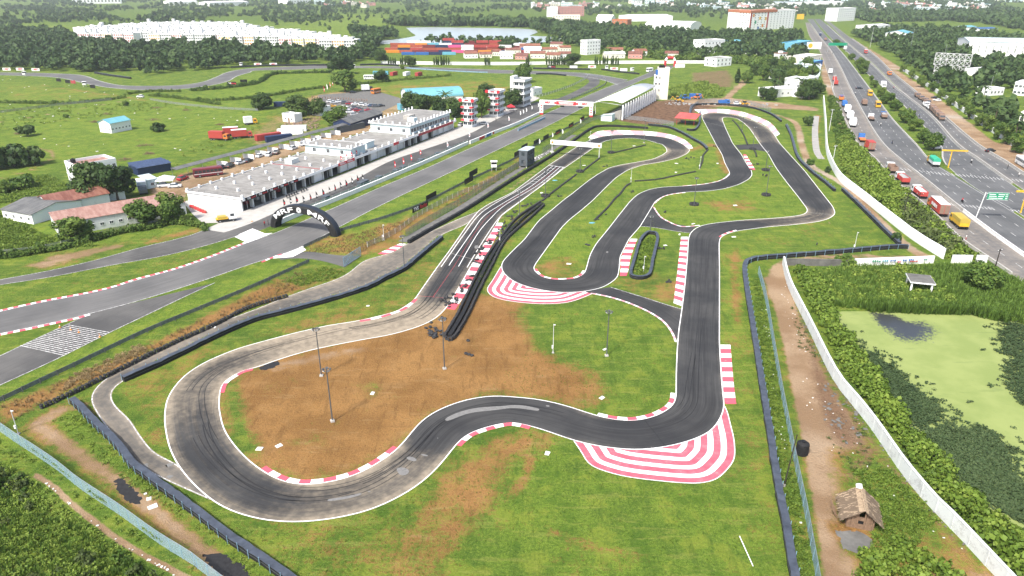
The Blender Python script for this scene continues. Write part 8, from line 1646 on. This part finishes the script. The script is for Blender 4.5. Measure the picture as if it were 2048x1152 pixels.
# ------------------------------------------------------------------ small things on the ground
mat('slab_white',(.66,.65,.62),.9,.12,2);mat('char',(.022,.022,.024),.95,.4,2)
for x,y,w,d in((519,898,1.0,.8),(558,892,1.0,.8),(745,787,.9,.6),(1204,796,1.0,.7),(1095,907,.9,.7),(1138,528,1.2,.8),(736,612,.7,.5),(1467,474,1.2,.8),(1353,327,1.3,.9),(1435,327,1.2,.8),(1352,345,1.2,.8),(1168,331,1.2,.8),(1083,386,1.2,.8),(1268,292,1.3,.9),(1470,411,1.3,.9),(1210,699,.9,.5),(1330,491,1.0,.7),(1386,448,1.4,.5),(1359,469,1.2,.5),(306,1014,1.2,.9),(298,998,.7,.6),(291,988,.4,.4),(430,655,.6,.3)):
    b=MB();b.prism([(-w/2,-d/2*random.uniform(.7,1)),(w/2*random.uniform(.7,1),-d/2),(w/2,d/2*random.uniform(.7,1)),(-w/2*random.uniform(.6,1),d/2)],-.02,.09);o=b.obj('concrete_slab','slab_white',None,False,G(x,y),random.uniform(0,3));tag(o,'small white concrete slab lying in the '+('bare brown infield' if y>600 and x<1000 else 'grass beside the kart track'),'slab','white slabs in the brown infield' if y>600 and x<1000 else 'white slabs in the grass')
a,c=G(1479,1073),G(1506,1133);b=MB();b.tube((*a[:2],.06),(*c[:2],.06),.06,n=8);tag(b.obj('white_pipe','white_sheet'),'long white pipe lying in the grass below the striped run-off','pipe')
def blob(px,m,name,z=.012,parent=None,kind='structure'):
    P=smoothline(crom(WP(px+px[:1]),.35)[:-1],2,True);P=P+RNG.normal(0,.16,P.shape);o=sheet(name,P,m,z);struct(o,kind);return o
blob([(228,962),(240,955),(262,972),(285,1000),(278,1010),(255,1004),(240,985)],'char','burnt_patch');blob([(404,1110),(425,1105),(470,1120),(500,1150),(470,1165),(440,1150)],'char','burnt_patch');blob([(516,736),(540,726),(557,722),(556,730),(535,740)],'char','coal_patch')
blob([(1670,1060),(1720,1064),(1748,1085),(1730,1105),(1690,1098)],'dark_concrete','ash_patch')
for px in([(272,934),(290,926),(300,930),(285,938)],[(328,930),(348,924),(352,928),(336,934)],[(332,954),(345,949),(346,955),(336,960)]):blob(px,'patch_cement','cement_patch',.022)
def litter(px,n,s0,s1,m,label,name='litter',h=.5):
    Q=scatter(px,n);c=Q.mean(0);b=MB()
    for q in Q:s=random.uniform(s0,s1);T=Matrix.Translation((q[0]-c[0],q[1]-c[1],.02))@Matrix.Rotation(random.uniform(0,3),4,'Z')@Matrix.Rotation(random.uniform(-.3,.3),4,'X');b.box(-s,s,-s*random.uniform(.4,.9),s*random.uniform(.4,.9),0,s*h,0,T)
    o=b.obj(name,m,None,False,(*c,0));tag(o,label,name.replace('_',' '));struct(o,'stuff')
litter([(1556,560),(1566,560),(1640,760),(1730,860),(1840,990),(1940,1110),(1900,1110),(1640,900),(1580,700)],50,.05,.13,'slab_white','white rubble and litter along the rutted dirt lane');litter([(1520,600),(1530,600),(1570,860),(1620,1100),(1606,1100),(1556,860)],40,.05,.12,'slab_white','white litter between belt barrier and blue fence');litter([(1060,318),(1100,300),(1116,306),(1075,330)],50,.15,.4,'slab_white','white rubble heap beside the grey timing cabin','rubble');litter([(1650,760),(1700,790),(1740,860),(1700,900),(1640,830)],40,.12,.4,'dark_concrete','dark broken concrete in the muddy part of the lane','rubble',.3)
litter([(570,238),(640,236),(640,256),(600,262),(570,252)],160,.2,.7,'truck_brown','scrap heap of rusty parts beside the carport','scrap');litter([(1330,205),(1560,208),(1560,212),(1330,210)],70,.2,.7,'gravel','gravel heaps along the site road','rubble',.8);litter([(0,150),(500,225),(460,290),(300,330),(0,320)],70,.15,.45,'slab_white','white stones scattered over the left field');litter([(70,950),(110,978),(140,1008),(185,1043),(240,1085),(300,1119),(380,1162),(360,1162),(230,1080),(135,1005)],120,.06,.16,'slab_white','pale stones of the narrow footpath','stones')
litter([(1570,562),(1580,575),(1640,715),(1720,835),(1850,1005),(1940,1100),(1925,1095),(1840,1000),(1700,820),(1620,690)],90,.06,.16,'dark_concrete','dark stones at the foot of the concrete wall','stones')
for x,y,w in((215,229,30),(306,240,38),(313,216,24),(372,221,20),(190,245,16),(290,292,34),(250,320,30),(298,308,22),(38,268,24),(440,250,18)):
    g=G(x,y);R_=w/2/(cp*(y+35)/CAMH);b=MB()
    for i in range(70):a=random.uniform(0,6.28);r=random.uniform(0,R_);p=(r*math.cos(a),r*.7*math.sin(a),random.uniform(.05,1.1)*(1-r/R_*.8));a2=random.uniform(0,6.28);L=random.uniform(.6,1.6);b.tube(p,(p[0]+L*math.cos(a2),p[1]+L*math.sin(a2),max(.02,p[2]+random.uniform(-.4,.3))),.05,.02,4)
    o=thing('brush_pile','heap of dry brown branches in the left field','brush pile',g,0,'brush piles of the left field');struct(b.obj('branches','wood',o),'stuff')
for x,y,m,lb in((1110,361,'blue_sheet','blue plastic sheet on the grass beside the start grid'),(1184,446,'blue_sheet','blue sack at the end of the crooked tyre chain')):b=MB();b.prism([(-.9,-.4),(.2,-.5),(.9,0),(.3,.45),(-.7,.35)],0,.12);b.prism([(-.4,-.2),(.3,-.2),(.4,.2),(-.3,.2)],.12,.2);tag(b.obj('plastic_sheet',m,None,False,G(x,y)),lb,'plastic sheet')
# mural strokes on the white walls: flat paint
ml=[o for o in bpy.data.objects if o.name.startswith('mural_wall')]
for x0,x1,y0,y1,m in((1742,1760,531.5,531,'green_sign'),(1762,1775,530.9,530.4,'blue_sheet'),(1778,1790,530.3,530,'truck_blue'),(1793,1800,529.8,529.5,'red_sheet'),(1803,1812,529.4,529.1,'truck_blue'),(1815,1826,529,528.6,'truck_blue'),(1818,1834,528.8,528.2,'red_sheet'),(1845,1852,527.8,527.4,'green_sign')):
    a,rz,w=frame((x0,y0),(x1,y1));b=MB();n=max(2,int(w/.45))
    for i in range(n):zz=.55 if m=='red_sheet' else.95;b.box(i*w/n,i*w/n+w/n*.55,-.22,-.165,zz+random.uniform(0,.15),zz+random.uniform(.35,.55));b.box(i*w/n,(i+1)*w/n-.05,-.22,-.165,zz+.2,zz+.3)
    o=b.obj('painted_lettering',m,None,False,a,rz);o.parent=ml[0];o.matrix_parent_inverse=Matrix.Translation(ml[0].location).inverted()
# ------------------------------------------------------------------ haze in the air
def haze():
    b=MB();b.box(-9600,9600,-9600,9600,-3,64);o=b.obj('haze',[],None);m=bpy.data.materials.new('haze_air');m.use_nodes=True;N=m.node_tree.nodes;L=m.node_tree.links
    N.remove(N['Principled BSDF']);v=N.new('ShaderNodeVolumePrincipled');v.inputs['Color'].default_value=(.88,.95,.97,1);v.inputs['Density'].default_value=.00012;v.inputs['Anisotropy'].default_value=.2;L.new(v.outputs[0],N['Material Output'].inputs['Volume']);o.data.materials.append(m);tag(struct(o,'stuff'),'pale haze over the whole landscape','haze')
haze()
